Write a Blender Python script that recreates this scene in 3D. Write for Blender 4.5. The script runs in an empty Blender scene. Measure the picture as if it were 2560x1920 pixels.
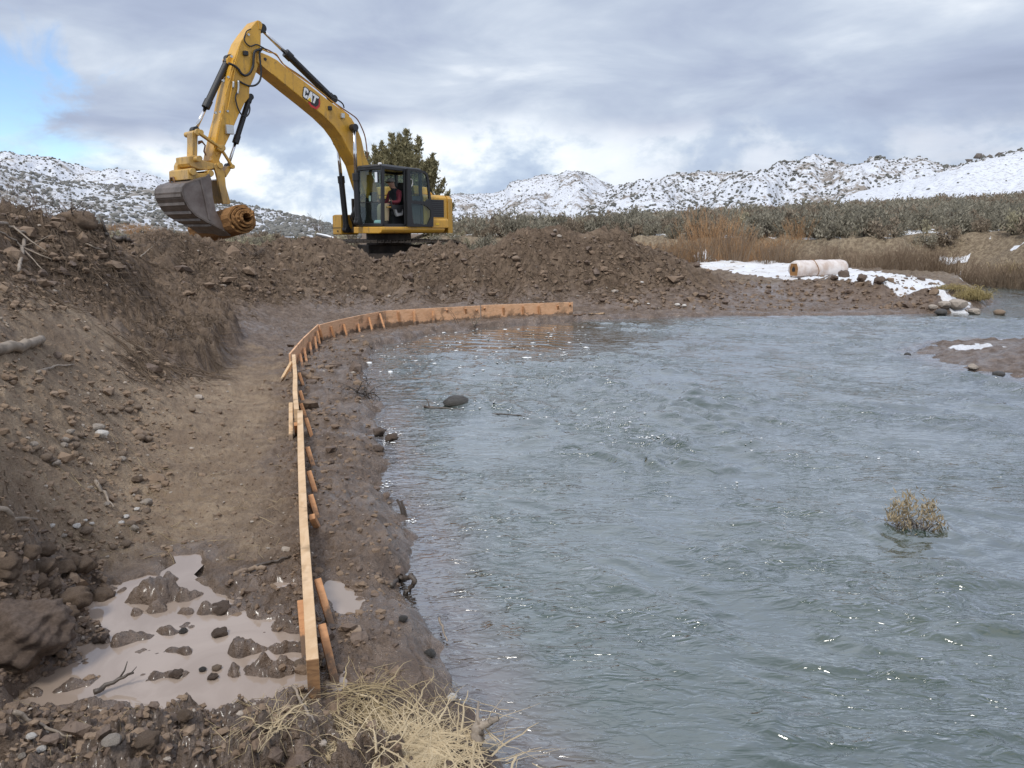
import bpy, bmesh, math, random
import numpy as np
from mathutils import Vector, Matrix

random.seed(11)
rng = np.random.default_rng(11)
SC = bpy.context.scene
COL = SC.collection

# ------------------------------------------------------------------ camera
CAM_H = 1.6
FPX = 1900.0                       # focal length in photograph pixels (2560 wide)
PITCH = math.atan((960 - 578) / FPX)
cam_data = bpy.data.cameras.new('camera')
cam_data.sensor_width = 36.0
cam_data.lens = 36.0 * FPX / 2560.0
cam_data.clip_start = 0.05
cam_data.clip_end = 9000.0
cam = bpy.data.objects.new('camera', cam_data)
COL.objects.link(cam)
cam.location = (0, 0, CAM_H)
cam.rotation_euler = (math.pi / 2 - PITCH, 0, 0)
SC.camera = cam

# ------------------------------------------------------------------ light
SUN_AZ, SUN_EL = math.radians(205), math.radians(54)     # compass-like: 0 = +y, clockwise
sun_dir = Vector((math.sin(SUN_AZ) * math.cos(SUN_EL), math.cos(SUN_AZ) * math.cos(SUN_EL), math.sin(SUN_EL)))
sun_data = bpy.data.lights.new('sun', 'SUN')
sun_data.energy = 1.5
sun_data.angle = math.radians(14)
sun_data.color = (1.0, 0.96, 0.9)
sun = bpy.data.objects.new('sun', sun_data)
COL.objects.link(sun)
sun.location = (0, -20, 40)
sun.rotation_euler = (-sun_dir).to_track_quat('-Z', 'Y').to_euler()

world = bpy.data.worlds.new('World')
SC.world = world
world.use_nodes = True
SC.view_settings.view_transform = 'Standard'
SC.view_settings.look = 'None'
SC.view_settings.gamma = 1.0
SC.view_settings.use_curve_mapping = False
SC.view_settings.exposure = 0.44
SC.cycles.use_denoising = True
SC.cycles.max_bounces = 6
SC.cycles.transparent_max_bounces = 12
SC.cycles.caustics_reflective = False
SC.cycles.caustics_refractive = False


class NT:
    """tiny node-tree helper"""
    def __init__(self, tree):
        self.t = tree
        tree.nodes.clear()

    def n(self, kind, **kw):
        nd = self.t.nodes.new(kind)
        for k, v in kw.items():
            if k == 'ins':
                for name, val in v.items():
                    sock = nd.inputs[name]
                    if isinstance(val, bpy.types.NodeSocket):
                        self.t.links.new(val, sock)
                    else:
                        sock.default_value = val
            else:
                setattr(nd, k, v)
        return nd

    def l(self, a, b):
        self.t.links.new(a, b)

    def math(self, op, a, b=None, clamp=False):
        nd = self.t.nodes.new('ShaderNodeMath')
        nd.operation = op
        nd.use_clamp = clamp
        for i, v in enumerate((a, b)):
            if v is None:
                continue
            if isinstance(v, bpy.types.NodeSocket):
                self.t.links.new(v, nd.inputs[i])
            else:
                nd.inputs[i].default_value = v
        return nd.outputs[0]

    def mix(self, fac, a, b, blend='MIX'):
        nd = self.t.nodes.new('ShaderNodeMix')
        nd.data_type = 'RGBA'
        nd.blend_type = blend
        for sock, v in ((nd.inputs[0], fac), (nd.inputs[6], a), (nd.inputs[7], b)):
            if isinstance(v, bpy.types.NodeSocket):
                self.t.links.new(v, sock)
            elif isinstance(v, (tuple, list)):
                sock.default_value = (v[0], v[1], v[2], 1.0)
            else:
                sock.default_value = v
        return nd.outputs[2]

    def noise(self, vec, scale, detail=4.0, rough=0.55, dist=0.0, out=0):
        nd = self.n('ShaderNodeTexNoise', ins={'Scale': scale, 'Detail': detail, 'Roughness': rough, 'Distortion': dist})
        if vec is not None:
            self.l(vec, nd.inputs['Vector'])
        return nd.outputs[out]

    def ramp(self, fac, stops, interp='LINEAR'):
        nd = self.n('ShaderNodeValToRGB')
        cr = nd.color_ramp
        cr.interpolation = interp
        while len(cr.elements) < len(stops):
            cr.elements.new(0.5)
        for e, (p, c) in zip(cr.elements, stops):
            e.position = p
            e.color = (c, c, c, 1) if not isinstance(c, (tuple, list)) else (c[0], c[1], c[2], 1)
        self.l(fac, nd.inputs[0])
        return nd.outputs[0]

    def smooth(self, x, a, b):
        nd = self.n('ShaderNodeMapRange', interpolation_type='SMOOTHSTEP', clamp=True)
        nd.inputs[1].default_value = a
        nd.inputs[2].default_value = b
        if isinstance(x, bpy.types.NodeSocket):
            self.l(x, nd.inputs[0])
        else:
            nd.inputs[0].default_value = x
        return nd.outputs[0]


# ------------------------------------------------------------------ sky with clouds (all by direction)
W = NT(world.node_tree)
tc = W.n('ShaderNodeTexCoord').outputs['Generated']
sky = W.n('ShaderNodeTexSky', sky_type='NISHITA', sun_disc=False, sun_elevation=SUN_EL, sun_rotation=SUN_AZ,
          altitude=1500.0, air_density=1.0, dust_density=0.6, ozone_density=1.2)
sep = W.n('ShaderNodeSeparateXYZ', ins={0: tc})
dx, dy, dz = sep.outputs
zc = W.math('MAXIMUM', dz, 0.0)
zden = W.math('ADD', zc, 0.13)
pl = W.n('ShaderNodeCombineXYZ', ins={0: W.math('DIVIDE', dx, zden), 1: W.math('DIVIDE', dy, zden), 2: 0.0}).outputs[0]
az = W.math('ARCTAN2', dx, dy)
hz = W.n('ShaderNodeCombineXYZ', ins={0: az, 1: W.math('MULTIPLY', zc, 1.7), 2: 0.3}).outputs[0]
# overcast sheet: broad soft light and dark
n_big = W.noise(pl, 0.42, 5.0, 0.5, 0.5)
n_fin = W.noise(pl, 1.25, 9.0, 0.56, 0.4)
sheet_v = W.math('ADD', W.math('MULTIPLY', n_big, 0.62), W.math('MULTIPLY', n_fin, 0.38))
sheet = W.ramp(sheet_v, [(0.38, (0.33, 0.375, 0.49)), (0.455, (0.40, 0.45, 0.57)), (0.515, (0.49, 0.545, 0.645)),
                         (0.56, (0.60, 0.65, 0.73)), (0.60, (0.78, 0.81, 0.85)), (0.66, (0.95, 0.96, 0.98))])
# cumulus heads near the horizon
n_cum = W.noise(hz, 6.0, 9.0, 0.54, 0.35)
n_cum2 = W.noise(hz, 19.0, 6.0, 0.6, 0.2)
cum_v = W.math('ADD', W.math('MULTIPLY', n_cum, 0.75), W.math('MULTIPLY', n_cum2, 0.25))
cum = W.ramp(cum_v, [(0.38, (0.44, 0.52, 0.65)), (0.45, (0.54, 0.62, 0.73)), (0.49, (0.70, 0.76, 0.82)), (0.53, (0.88, 0.91, 0.94)), (0.64, (1.0, 1.0, 1.0))])
wob = W.math('MULTIPLY', W.math('SUBTRACT', W.noise(hz, 4.0, 4.0, 0.5, 0.0), 0.5), 0.16)
low = W.math('SUBTRACT', 1.0, W.smooth(W.math('ADD', zc, wob), 0.085, 0.15))
# heads are strongest left of the middle of the view, weaker to the right
side = W.math('ADD', 0.5, W.math('MULTIPLY', 0.5, W.math('SUBTRACT', 1.0, W.smooth(az, 0.0, 0.35))))
cloud = W.mix(W.math('MULTIPLY', low, side, True), sheet, cum)
# break in the sheet towards the left, where blue shows
brk_d = W.math('ADD', W.math('POWER', W.math('MULTIPLY', W.math('ADD', az, 0.66), 5.2), 2.0),
               W.math('POWER', W.math('MULTIPLY', W.math('SUBTRACT', zc, 0.115), 8.0), 2.0))
brk = W.math('SUBTRACT', 1.0, W.smooth(W.math('ADD', brk_d, W.math('MULTIPLY', W.math('SUBTRACT', W.noise(hz, 7.5, 8.0, 0.62, 0.6), 0.5), 4.2)), 0.0, 1.25))
brk = W.math('MULTIPLY', brk, 0.95)
skyc = W.mix(1.0, sky.outputs[0], (1.12, 1.25, 1.38), 'MULTIPLY')
cl10 = W.mix(1.0, cloud, (8.2, 8.45, 8.75), 'MULTIPLY')
# an overcast sheet grows brighter towards the zenith
zen = W.math('ADD', 1.0, W.math('MULTIPLY', W.smooth(dz, .33, 1.0), .75))
zcol = W.n('ShaderNodeCombineXYZ', ins={0: W.math('MULTIPLY', zen, W.math('ADD', 1.0, W.math('MULTIPLY', W.smooth(dz, .2, .8), .07))), 1: zen,
                                         2: W.math('MULTIPLY', zen, W.math('SUBTRACT', 1.0, W.math('MULTIPLY', W.smooth(dz, .2, .8), .07)))}).outputs[0]
cl10 = W.mix(1.0, cl10, zcol, 'MULTIPLY')
final = W.mix(brk, cl10, skyc)
bg = W.n('ShaderNodeBackground', ins={'Color': final, 'Strength': 0.1})
wout = W.n('ShaderNodeOutputWorld')
W.l(bg.outputs[0], wout.inputs[0])


# ------------------------------------------------------------------ pixel <-> place
_cp, _sp = math.cos(PITCH), math.sin(PITCH)


def ray(u, v):
    a, b = (u - 1280) / FPX, (960 - v) / FPX
    return np.array([a, _cp + b * _sp, -_sp + b * _cp])


def at_z(u, v, z):
    d = ray(u, v)
    t = (z - CAM_H) / d[2]
    return d * t + np.array([0, 0, CAM_H])


def at_y(u, v, y):
    d = ray(u, v)
    return d * (y / d[1]) + np.array([0, 0, CAM_H])


# ------------------------------------------------------------------ numpy noise
_perm = np.random.default_rng(3).permutation(256)
_perm = np.concatenate([_perm, _perm, _perm])
_ang = np.random.default_rng(4).uniform(0, 2 * np.pi, 256)
_gx, _gy = np.cos(_ang), np.sin(_ang)


def pn(x, y, s=0):
    x = np.asarray(x, float) + s * 17.31
    y = np.asarray(y, float) - s * 9.17
    xi, yi = np.floor(x).astype(np.int64), np.floor(y).astype(np.int64)
    xf, yf = x - xi, y - yi
    u = xf * xf * xf * (xf * (xf * 6 - 15) + 10)
    v = yf * yf * yf * (yf * (yf * 6 - 15) + 10)
    xa, ya = xi & 255, yi & 255
    xb, yb = (xi + 1) & 255, (yi + 1) & 255

    def g(ix, iy, fx, fy):
        h = _perm[_perm[ix] + iy]
        return _gx[h] * fx + _gy[h] * fy
    n00, n10 = g(xa, ya, xf, yf), g(xb, ya, xf - 1, yf)
    n01, n11 = g(xa, yb, xf, yf - 1), g(xb, yb, xf - 1, yf - 1)
    return ((n00 * (1 - u) + n10 * u) * (1 - v) + (n01 * (1 - u) + n11 * u) * v) * 1.5


def fbm(x, y, scale, octs=4, gain=0.5, s=0):
    r, a, f = 0.0, 1.0, 1.0 / scale
    for i in range(octs):
        r = r + a * pn(x * f, y * f, s + i * 3)
        a *= gain
        f *= 2.03
    return r


def billow(x, y, scale, octs=3, gain=0.5, s=0):
    """rounded lumps with creases between, 0..~1"""
    r, a, f, tot = 0.0, 1.0, 1.0 / scale, 0.0
    for i in range(octs):
        r = r + a * (np.abs(pn(x * f, y * f, s + i * 5)))
        tot += a
        a *= gain
        f *= 2.1
    return r / tot


def sstep(x, a, b):
    t = np.clip((x - a) / (b - a), 0, 1)
    return t * t * (3 - 2 * t)


def poly_dist(x, y, pts, closed=True):
    """unsigned distance to a polyline and inside flag"""
    x, y = np.asarray(x, float), np.asarray(y, float)
    best = np.full(x.shape, 1e9)
    inside = np.zeros(x.shape, bool)
    n = len(pts)
    for i in range(n if closed else n - 1):
        ax, ay = pts[i][0], pts[i][1]
        bx, by = pts[(i + 1) % n][0], pts[(i + 1) % n][1]
        ex, ey = bx - ax, by - ay
        L = ex * ex + ey * ey + 1e-12
        t = np.clip(((x - ax) * ex + (y - ay) * ey) / L, 0, 1)
        d = (x - ax - t * ex) ** 2 + (y - ay - t * ey) ** 2
        best = np.minimum(best, d)
        if closed:
            c = ((ay > y) != (by > y)) & (x < ex * (y - ay) / (ey if abs(ey) > 1e-12 else 1e-12) + ax)
            inside ^= c
    return np.sqrt(best), inside


# ------------------------------------------------------------------ mesh helpers
class MB:
    def __init__(self):
        self.v, self.f, self.m = [], [], []

    def add(self, verts, faces, mat=0):
        o = len(self.v)
        self.v.extend([tuple(float(c) for c in p) for p in verts])
        self.f.extend([tuple(i + o for i in f) for f in faces])
        self.m.extend([mat] * len(faces))
        return self

    def prism(self, a, b, mat=0):
        """a, b: matching loops of points, capped"""
        n = len(a)
        fs = [tuple(range(n - 1, -1, -1)), tuple(range(n, 2 * n))]
        for i in range(n):
            j = (i + 1) % n
            fs.append((i, j, n + j, n + i))
        return self.add(list(a) + list(b), fs, mat)

    def box(self, lo, hi, mat=0):
        (x0, y0, z0), (x1, y1, z1) = lo, hi
        return self.prism([(x0, y0, z0), (x1, y0, z0), (x1, y1, z0), (x0, y1, z0)],
                          [(x0, y0, z1), (x1, y0, z1), (x1, y1, z1), (x0, y1, z1)], mat)

    def beam(self, p0, p1, w, h, up=(0, 0, 1), mat=0, w1=None, h1=None):
        p0, p1 = Vector(p0), Vector(p1)
        d = (p1 - p0).normalized()
        s = d.cross(Vector(up))
        if s.length < 1e-5:
            s = d.cross(Vector((1, 0, 0)))
        s.normalize()
        t = s.cross(d)
        w1 = w if w1 is None else w1
        h1 = h if h1 is None else h1
        A = [p0 + s * (a * w / 2) + t * (b * h / 2) for a, b in ((-1, -1), (1, -1), (1, 1), (-1, 1))]
        B = [p1 + s * (a * w1 / 2) + t * (b * h1 / 2) for a, b in ((-1, -1), (1, -1), (1, 1), (-1, 1))]
        return self.prism(A, B, mat)

    def cyl(self, p0, p1, r, n=16, r1=None, mat=0):
        p0, p1 = Vector(p0), Vector(p1)
        r1 = r if r1 is None else r1
        d = (p1 - p0).normalized()
        s = d.orthogonal().normalized()
        t = d.cross(s)
        A = [p0 + (s * math.cos(2 * math.pi * i / n) + t * math.sin(2 * math.pi * i / n)) * r for i in range(n)]
        B = [p1 + (s * math.cos(2 * math.pi * i / n) + t * math.sin(2 * math.pi * i / n)) * r1 for i in range(n)]
        return self.prism(A, B, mat)

    def tube(self, pts, r, n=6, mat=0, taper=None):
        pts = [Vector(p) for p in pts]
        rings, prev = [], None
        for i, p in enumerate(pts):
            d = (pts[min(i + 1, len(pts) - 1)] - pts[max(i - 1, 0)])
            if d.length < 1e-9:
                d = Vector((0, 0, 1))
            d.normalize()
            if prev is None:
                s = d.orthogonal().normalized()
            else:
                s = prev - d * prev.dot(d)
                s = s.normalized() if s.length > 1e-6 else d.orthogonal().normalized()
            prev = s
            t = d.cross(s)
            rr = r[i] if isinstance(r, (list, tuple)) else (r if taper is None else r + (taper - r) * i / max(1, len(pts) - 1))
            rings.append([p + (s * math.cos(2 * math.pi * k / n) + t * math.sin(2 * math.pi * k / n)) * rr for k in range(n)])
        vs = [p for ring in rings for p in ring]
        fs = []
        for i in range(len(rings) - 1):
            for k in range(n):
                k2 = (k + 1) % n
                fs.append((i * n + k, i * n + k2, (i + 1) * n + k2, (i + 1) * n + k))
        fs.append(tuple(range(n - 1, -1, -1)))
        fs.append(tuple(range((len(rings) - 1) * n, len(rings) * n)))
        return self.add(vs, fs, mat)

    def build(self, name, mats, parent=None, smooth=False, bevel=0.0, link=True, loc=None, auto=None):
        me = bpy.data.meshes.new(name)
        me.from_pydata(self.v, [], self.f)
        if not isinstance(mats, (list, tuple)):
            mats = [mats]
        for m in mats:
            me.materials.append(m)
        if len(mats) > 1:
            me.polygons.foreach_set('material_index', np.array(self.m, dtype=np.int32))
        if smooth:
            me.polygons.foreach_set('use_smooth', np.ones(len(self.f), bool))
        me.update()
        o = bpy.data.objects.new(name, me)
        if link:
            COL.objects.link(o)
        if parent is not None:
            o.parent = parent
        if loc is not None:
            o.location = loc
        if bevel:
            b = o.modifiers.new('bevel', 'BEVEL')
            b.width = bevel
            b.segments = 2
            b.limit_method = 'ANGLE'
            b.angle_limit = math.radians(35)
        return o


def big_mesh(name, co, quads, mats, smooth=True):
    """fast mesh from numpy arrays (quads or tris)"""
    co = np.ascontiguousarray(co, dtype=np.float32)
    quads = np.ascontiguousarray(quads, dtype=np.int32)
    k = quads.shape[1]
    me = bpy.data.meshes.new(name)
    me.vertices.add(len(co))
    me.vertices.foreach_set('co', co.ravel())
    me.loops.add(quads.size)
    me.loops.foreach_set('vertex_index', quads.ravel())
    me.polygons.add(len(quads))
    me.polygons.foreach_set('loop_start', np.arange(0, quads.size, k, dtype=np.int32))
    me.polygons.foreach_set('loop_total', np.full(len(quads), k, dtype=np.int32))
    me.polygons.foreach_set('use_smooth', np.full(len(quads), smooth, dtype=bool))
    for m in (mats if isinstance(mats, (list, tuple)) else [mats]):
        me.materials.append(m)
    me.update(calc_edges=True)
    me.validate()
    o = bpy.data.objects.new(name, me)
    COL.objects.link(o)
    return o


def attr_color(me, name, arr):
    a = me.attributes.new(name, 'FLOAT_COLOR', 'POINT')
    a.data.foreach_set('color', np.ascontiguousarray(arr, dtype=np.float32).ravel())


def empty(name, loc=(0, 0, 0), rz=0.0):
    o = bpy.data.objects.new(name, None)
    o.empty_display_size = 0.2
    COL.objects.link(o)
    o.location = loc
    o.rotation_euler = (0, 0, rz)
    return o


def tag(o, label=None, cat=None, group=None, kind=None):
    if label:
        o['label'] = label
    if cat:
        o['category'] = cat
    if group:
        o['group'] = group
    if kind:
        o['kind'] = kind
    return o


def copy_tree(o, parent=None):
    c = o.copy()
    COL.objects.link(c)
    c.parent = parent
    for ch in list(o.children):
        copy_tree(ch, c)
    return c


# ------------------------------------------------------------------ materials
def pmat(name, color, rough=0.6, metal=0.0, spec=0.5, var=0.0, vscale=8.0, bump=0.0, bscale=40.0, col2=None, coat=0.0, trans=0.0):
    m = bpy.data.materials.new(name)
    m.use_nodes = True
    T = NT(m.node_tree)
    out = T.n('ShaderNodeOutputMaterial')
    b = T.n('ShaderNodeBsdfPrincipled', ins={'Base Color': (*color, 1), 'Roughness': rough, 'Metallic': metal,
                                             'Specular IOR Level': spec, 'Coat Weight': coat, 'Coat Roughness': 0.15})
    T.l(b.outputs[0], out.inputs[0])
    co = T.n('ShaderNodeTexCoord').outputs['Object']
    if var > 0 or col2 is not None:
        c2 = col2 if col2 is not None else tuple(c * (1 - var) for c in color)
        f = T.ramp(T.noise(co, vscale, 6.0, 0.62), [(0.38, 0.0), (0.66, 1.0)])
        T.l(T.mix(f, color, c2), b.inputs['Base Color'])
    if bump > 0:
        bp = T.n('ShaderNodeBump', ins={'Strength': 1.0, 'Distance': bump, 'Height': T.noise(co, bscale, 5.0, 0.6)})
        T.l(bp.outputs[0], b.inputs['Normal'])
    return m

# ================================================================== TERRAIN
ZW = -0.08                                   # river level; mud flat is about 0
PUD = -0.012                                 # puddle level

# --- control points: photograph pixel + height (z) or distance (y)
CZ = [  # u, v, z
    # foreground lip
    (-300, 1910, .14), (0, 1900, .13), (250, 1880, .12), (500, 1860, .10), (720, 1830, .06), (900, 1840, .05), (1100, 1880, .02), (0, 1790, .06), (350, 1800, .03), (600, 1780, .02),
    (840, 1740, .02), (1000, 1760, .0),
    # puddle basin and flat
    (100, 1700, .0), (300, 1650, -.005), (500, 1640, -.005), (700, 1640, -.005), (350, 1500, .0), (560, 1500, .0), (700, 1480, .01),
    (480, 1380, .02), (640, 1350, .02), (560, 1250, .02), (420, 1230, .03), (680, 1200, .03), (500, 1120, .03), (620, 1060, .03), (700, 1050, .02),
    (560, 990, .03), (660, 950, .03), (560, 935, .03), (700, 900, .02), (640, 860, .05), (690, 830, .06),
    # strip between board and water
    (880, 1600, .0), (940, 1500, .0), (880, 1380, .02), (960, 1350, .04), (850, 1250, .03), (930, 1280, .05), (820, 1130, .02), (900, 1120, .02),
    (790, 1000, .02), (880, 1000, .03), (780, 900, .02), (860, 920, .03), (870, 850, .02), (960, 830, .01), (1100, 812, .01), (1250, 800, .01), (1430, 790, .01),
    (1550, 780, .01), (1700, 776, .0), (1850, 770, .0), (2000, 768, .0), (2150, 765, .0), (2300, 768, .0),
    # left slope, column by column
    (-300, 1640, .35), (0, 1640, .10), (0, 1450, .28), (0, 1200, .50), (0, 1000, .72), (0, 850, .95), (0, 700, 1.22),
    (-300, 1200, .75), (-300, 900, 1.15), (-300, 750, 1.35),
    (110, 1540, .08), (110, 1350, .22), (110, 1150, .42), (110, 950, .68), (110, 800, .95),
    (200, 1440, .05), (200, 1200, .26), (200, 1000, .52), (200, 850, .76), (200, 790, .86),
    (300, 1260, .03), (300, 1100, .20), (300, 960, .42), (300, 850, .60), (290, 800, .68),
    (400, 1110, .05), (410, 980, .18), (420, 900, .28), (400, 860, .36), (380, 800, .48), (430, 775, .52), (470, 800, .46), (510, 850, .26), (350, 775, .52),
    (300, 770, .60), (420, 745, .56), (340, 740, .62), (540, 880, .10), (560, 820, .20), (520, 760, .48),
    # berm toe
    (640, 800, .14), (600, 770, .32), (700, 790, .10), (780, 775, .12), (860, 768, .12), (960, 762, .12), (1100, 757, .10), (1250, 755, .10), (1400, 760, .10),
    (1520, 765, .07), (1650, 762, .07), (1780, 758, .05), (1900, 745, .08), (2000, 740, .08),
    (1830, 735, .14), (1720, 745, .2), (1980, 705, .26),
]
CY = [  # u, v, y
    (0, 600, 7.6), (0, 525, 8.6), (-300, 560, 7.6), (-300, 480, 8.6), (100, 700, 7.9), (100, 620, 8.4), (100, 552, 9.2), (200, 700, 8.3), (200, 630, 8.7), (190, 560, 9.6), (240, 575, 9.8),
    (270, 715, 8.9), (280, 650, 9.4), (280, 605, 10.0), (318, 700, 9.4), (312, 650, 9.9), (305, 640, 10.6),
    (345, 700, 12.2), (345, 640, 13.4), (400, 700, 13.0), (400, 640, 13.9), (400, 562, 14.8), (380, 590, 14.6), (430, 578, 15.0),
    (470, 590, 15.3), (520, 600, 15.7), (560, 610, 15.9), (600, 612, 16.1), (640, 626, 16.3), (680, 606, 16.6), (720, 603, 16.8), (760, 594, 17.0), (810, 600, 17.1), (870, 606, 17.3),
    (915, 640, 17.3), (960, 650, 17.4), (1000, 640, 17.4), (1050, 616, 17.5), (1130, 601, 17.5), (1190, 628, 17.5), (1240, 612, 17.5), (1290, 586, 17.6), (1350, 579, 17.6), (1372, 568, 17.6),
    (1410, 583, 17.7), (1450, 587, 17.7), (1500, 578, 17.8), (1530, 574, 17.8), (1562, 598, 17.8), (1620, 615, 17.9), (1662, 630, 18.0), (1700, 648, 18.0), (1726, 674, 18.1), (1780, 690, 18.4),
    (480, 690, 14.2), (560, 690, 14.4), (640, 690, 14.8), (720, 690, 15.4), (800, 690, 15.8), (900, 700, 16.2), (1000, 700, 16.4), (1100, 690, 16.6), (1200, 690, 16.6), (1300, 680, 16.7), (1400, 680, 16.8),
    (1500, 670, 16.9), (1600, 690, 16.9), (1680, 710, 17.0), (1760, 720, 17.0),
    (1060, 730, 16.05), (1180, 735, 16.0), (1300, 725, 16.2),
]
SPIT = [  # u, v, z  of the low bank and snow flat
    (1860, 700, .36), (1950, 698, .38), (2050, 702, .38), (2120, 706, .38), (2200, 713, .37), (2300, 722, .36), (2380, 729, .34), (2440, 736, .30),
    (2100, 748, .03), (2200, 752, .03), (2300, 757, .02), (2380, 762, .0), (2440, 762, .0),
    (1760, 668, .40), (1900, 668, .40), (2050, 676, .40), (2200, 690, .38), (2330, 706, .36), (2400, 718, .30), (1760, 650, .45), (1900, 655, .42),
]
pts3 = [at_z(u, v, z) for u, v, z in CZ] + [at_z(u, v, z) for u, v, z in SPIT]
crest_from = 0.0
for u, v, y in CY:
    p = at_y(u, v, y)
    pts3.append(p)
    if v < 672 and y > 14.5:                  # crest of the berm: falls away behind
        for back, drop in ((1.3, 0.45), (2.8, 0.95)):
            q = p * ((y + back) / y)
            q[2] = max(p[2] - drop, 0.5)
            pts3.append(q)
    if v < 620 and y < 11 and v < 610:
        for back in (1.5, 3.5):
            q = p * ((y + back) / y)
            q[2] = p[2] - 0.08 * back
            pts3.append(q)
for x, y, z in ((-14, 14, 1.5), (-12, 18, 1.1), (-9, 19, .75), (-6, 20.5, .55), (-4, 21, .5), (-1, 21.5, .5), (2, 21.5, .5), (4, 22, .48), (-20, 24, 1.0), (-12, 25, .8), (-6, 25, .65), (0, 26, .55),
                (5, 27, .5), (9, 28, .45), (-25, 40, 1.0), (-12, 40, .9), (0, 38, .7), (-30, 50, 1.1), (0, 50, .9), (-15, 10, 2.0), (-18, 4, 1.9), (-12, 1, 1.2), (-5, 0.4, .5), (-2, .4, .25), (0, .4, .1), (-40, 20, 1.6)):
    pts3.append(np.array([x, y, z]))
pts3 = np.array(pts3)
_rc = 0.25


def _phi(r2):
    return -np.sqrt(r2 + _rc * _rc)


_n = len(pts3)
_A = np.zeros((_n + 3, _n + 3))
_d2 = (pts3[:, None, 0] - pts3[None, :, 0]) ** 2 + (pts3[:, None, 1] - pts3[None, :, 1]) ** 2
_A[:_n, :_n] = _phi(_d2) + np.eye(_n) * 0.03
_A[:_n, _n] = 1
_A[:_n, _n + 1:] = pts3[:, :2]
_A[_n:, :_n] = _A[:_n, _n:].T
_w = np.linalg.solve(_A, np.concatenate([pts3[:, 2], np.zeros(3)]))
GX0, GY0, GS = -52.0, -3.0, 0.125
GNX, GNY = int(104 / GS), int(60 / GS)
_gxs, _gys = GX0 + np.arange(GNX) * GS, GY0 + np.arange(GNY) * GS
MAC = np.zeros((GNY, GNX), np.float32)
for j in range(0, GNY, 8):
    yy = _gys[j:j + 8]
    X, Y = np.meshgrid(_gxs, yy)
    xf, yf = X.ravel().astype(np.float32), Y.ravel().astype(np.float32)
    acc = np.full(xf.shape, _w[_n], np.float32) + _w[_n + 1] * xf + _w[_n + 2] * yf
    r2 = (xf[:, None] - pts3[None, :, 0].astype(np.float32)) ** 2 + (yf[:, None] - pts3[None, :, 1].astype(np.float32)) ** 2
    acc += _phi(r2).dot(_w[:_n].astype(np.float32))
    MAC[j:j + 8] = acc.reshape(X.shape)


def macro(x, y):
    fx = np.clip((x - GX0) / GS, 0, GNX - 1.001)
    fy = np.clip((y - GY0) / GS, 0, GNY - 1.001)
    ix, iy = fx.astype(int), fy.astype(int)
    tx, ty = fx - ix, fy - iy
    return (MAC[iy, ix] * (1 - tx) + MAC[iy, ix + 1] * tx) * (1 - ty) + (MAC[iy + 1, ix] * (1 - tx) + MAC[iy + 1, ix + 1] * tx) * ty


def plan(lst, z):
    return [tuple(at_z(u, v, z)[:2]) for u, v in lst]


SHORE = plan([(1300, 1960), (1262, 1919), (1215, 1863), (1140, 1770), (1120, 1690), (1090, 1620), (1041, 1540), (990, 1500), (1005, 1450), (1030, 1423), (1024, 1340), (984, 1262), (949, 1204), (943, 1111),
              (930, 1018), (905, 937), (915, 892), (960, 858), (1100, 829), (1215, 817), (1435, 800), (1620, 793), (1805, 787), (2083, 787), (2315, 783), (2407, 780), (2468, 764)], ZW)
BACK = plan([(2474, 752), (2450, 740), (2425, 722), (2373, 699)], ZW)
FARB = plan([(2373, 697), (2434, 706), (2560, 718), (2760, 745), (3100, 800)], ZW)
WATER = SHORE + BACK + FARB + [(30, 2), (30, -4), (0.5, -4)]
ISLET = plan([(2299, 872), (2357, 858), (2560, 853), (2800, 850), (2800, 975), (2660, 960), (2540, 940), (2411, 919), (2325, 897)], ZW)
BENCH = [tuple(at_y(u, v, y)[:2]) for u, v, y in ((1060, 597, 43), (1180, 597, 39), (1300, 598, 36), (1500, 600, 33), (1700, 600, 31), (1900, 597, 30), (2050, 596, 28.5), (2110, 600, 27.3), (2200, 604, 26.8), (2300, 605, 26.3),
                                                  (2450, 612, 24.6), (2560, 618, 23.6), (2800, 640, 21.5), (3200, 700, 18))] + [(60, 12), (160, 60), (160, 260), (-3, 260)]
SNOWP = plan([(1735, 656), (1960, 664), (2100, 674), (2330, 700), (2420, 722), (2445, 733), (2350, 725), (2250, 717), (2180, 711), (2100, 703), (2000, 697), (1940, 693), (1850, 684), (1755, 674)], .37)
DRY = [tuple(at_z(u, v, z)[:2]) for u, v, z in ((-300, 1500, .4), (0, 1480, .22), (230, 1420, .05), (480, 1395, .02), (640, 1370, .02), (712, 1250, .03), (712, 1000, .03), (690, 900, .03), (650, 870, .05), (570, 925, .03),
                                               (440, 950, .2), (300, 820, .66), (200, 765, .9), (60, 715, 1.15), (-300, 690, 1.4))]
PUDDLE = plan([(30, 1758), (110, 1690), (180, 1630), (235, 1585), (210, 1530), (235, 1480), (330, 1452), (400, 1445), (440, 1420), (430, 1395), (495, 1390), (503, 1425), (480, 1450), (510, 1478), (585, 1500), (570, 1530), (640, 1545),
               (700, 1550), (765, 1590), (772, 1650), (768, 1715), (720, 1730), (620, 1748), (520, 1775), (400, 1765), (250, 1740), (120, 1755), (70, 1775)], PUD)
PUD2 = plan([(830, 1460), (880, 1470), (905, 1500), (880, 1525), (845, 1520), (825, 1490)], PUD)
PUD3 = plan([(655, 1468), (690, 1455), (722, 1462), (700, 1474), (665, 1476)], PUD)
PUD4 = plan([(840, 1690), (860, 1680), (866, 1705), (850, 1722), (838, 1712)], PUD)


def _z3(x, y):
    return (x * .3797, 1380 + y * .3797)


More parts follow.
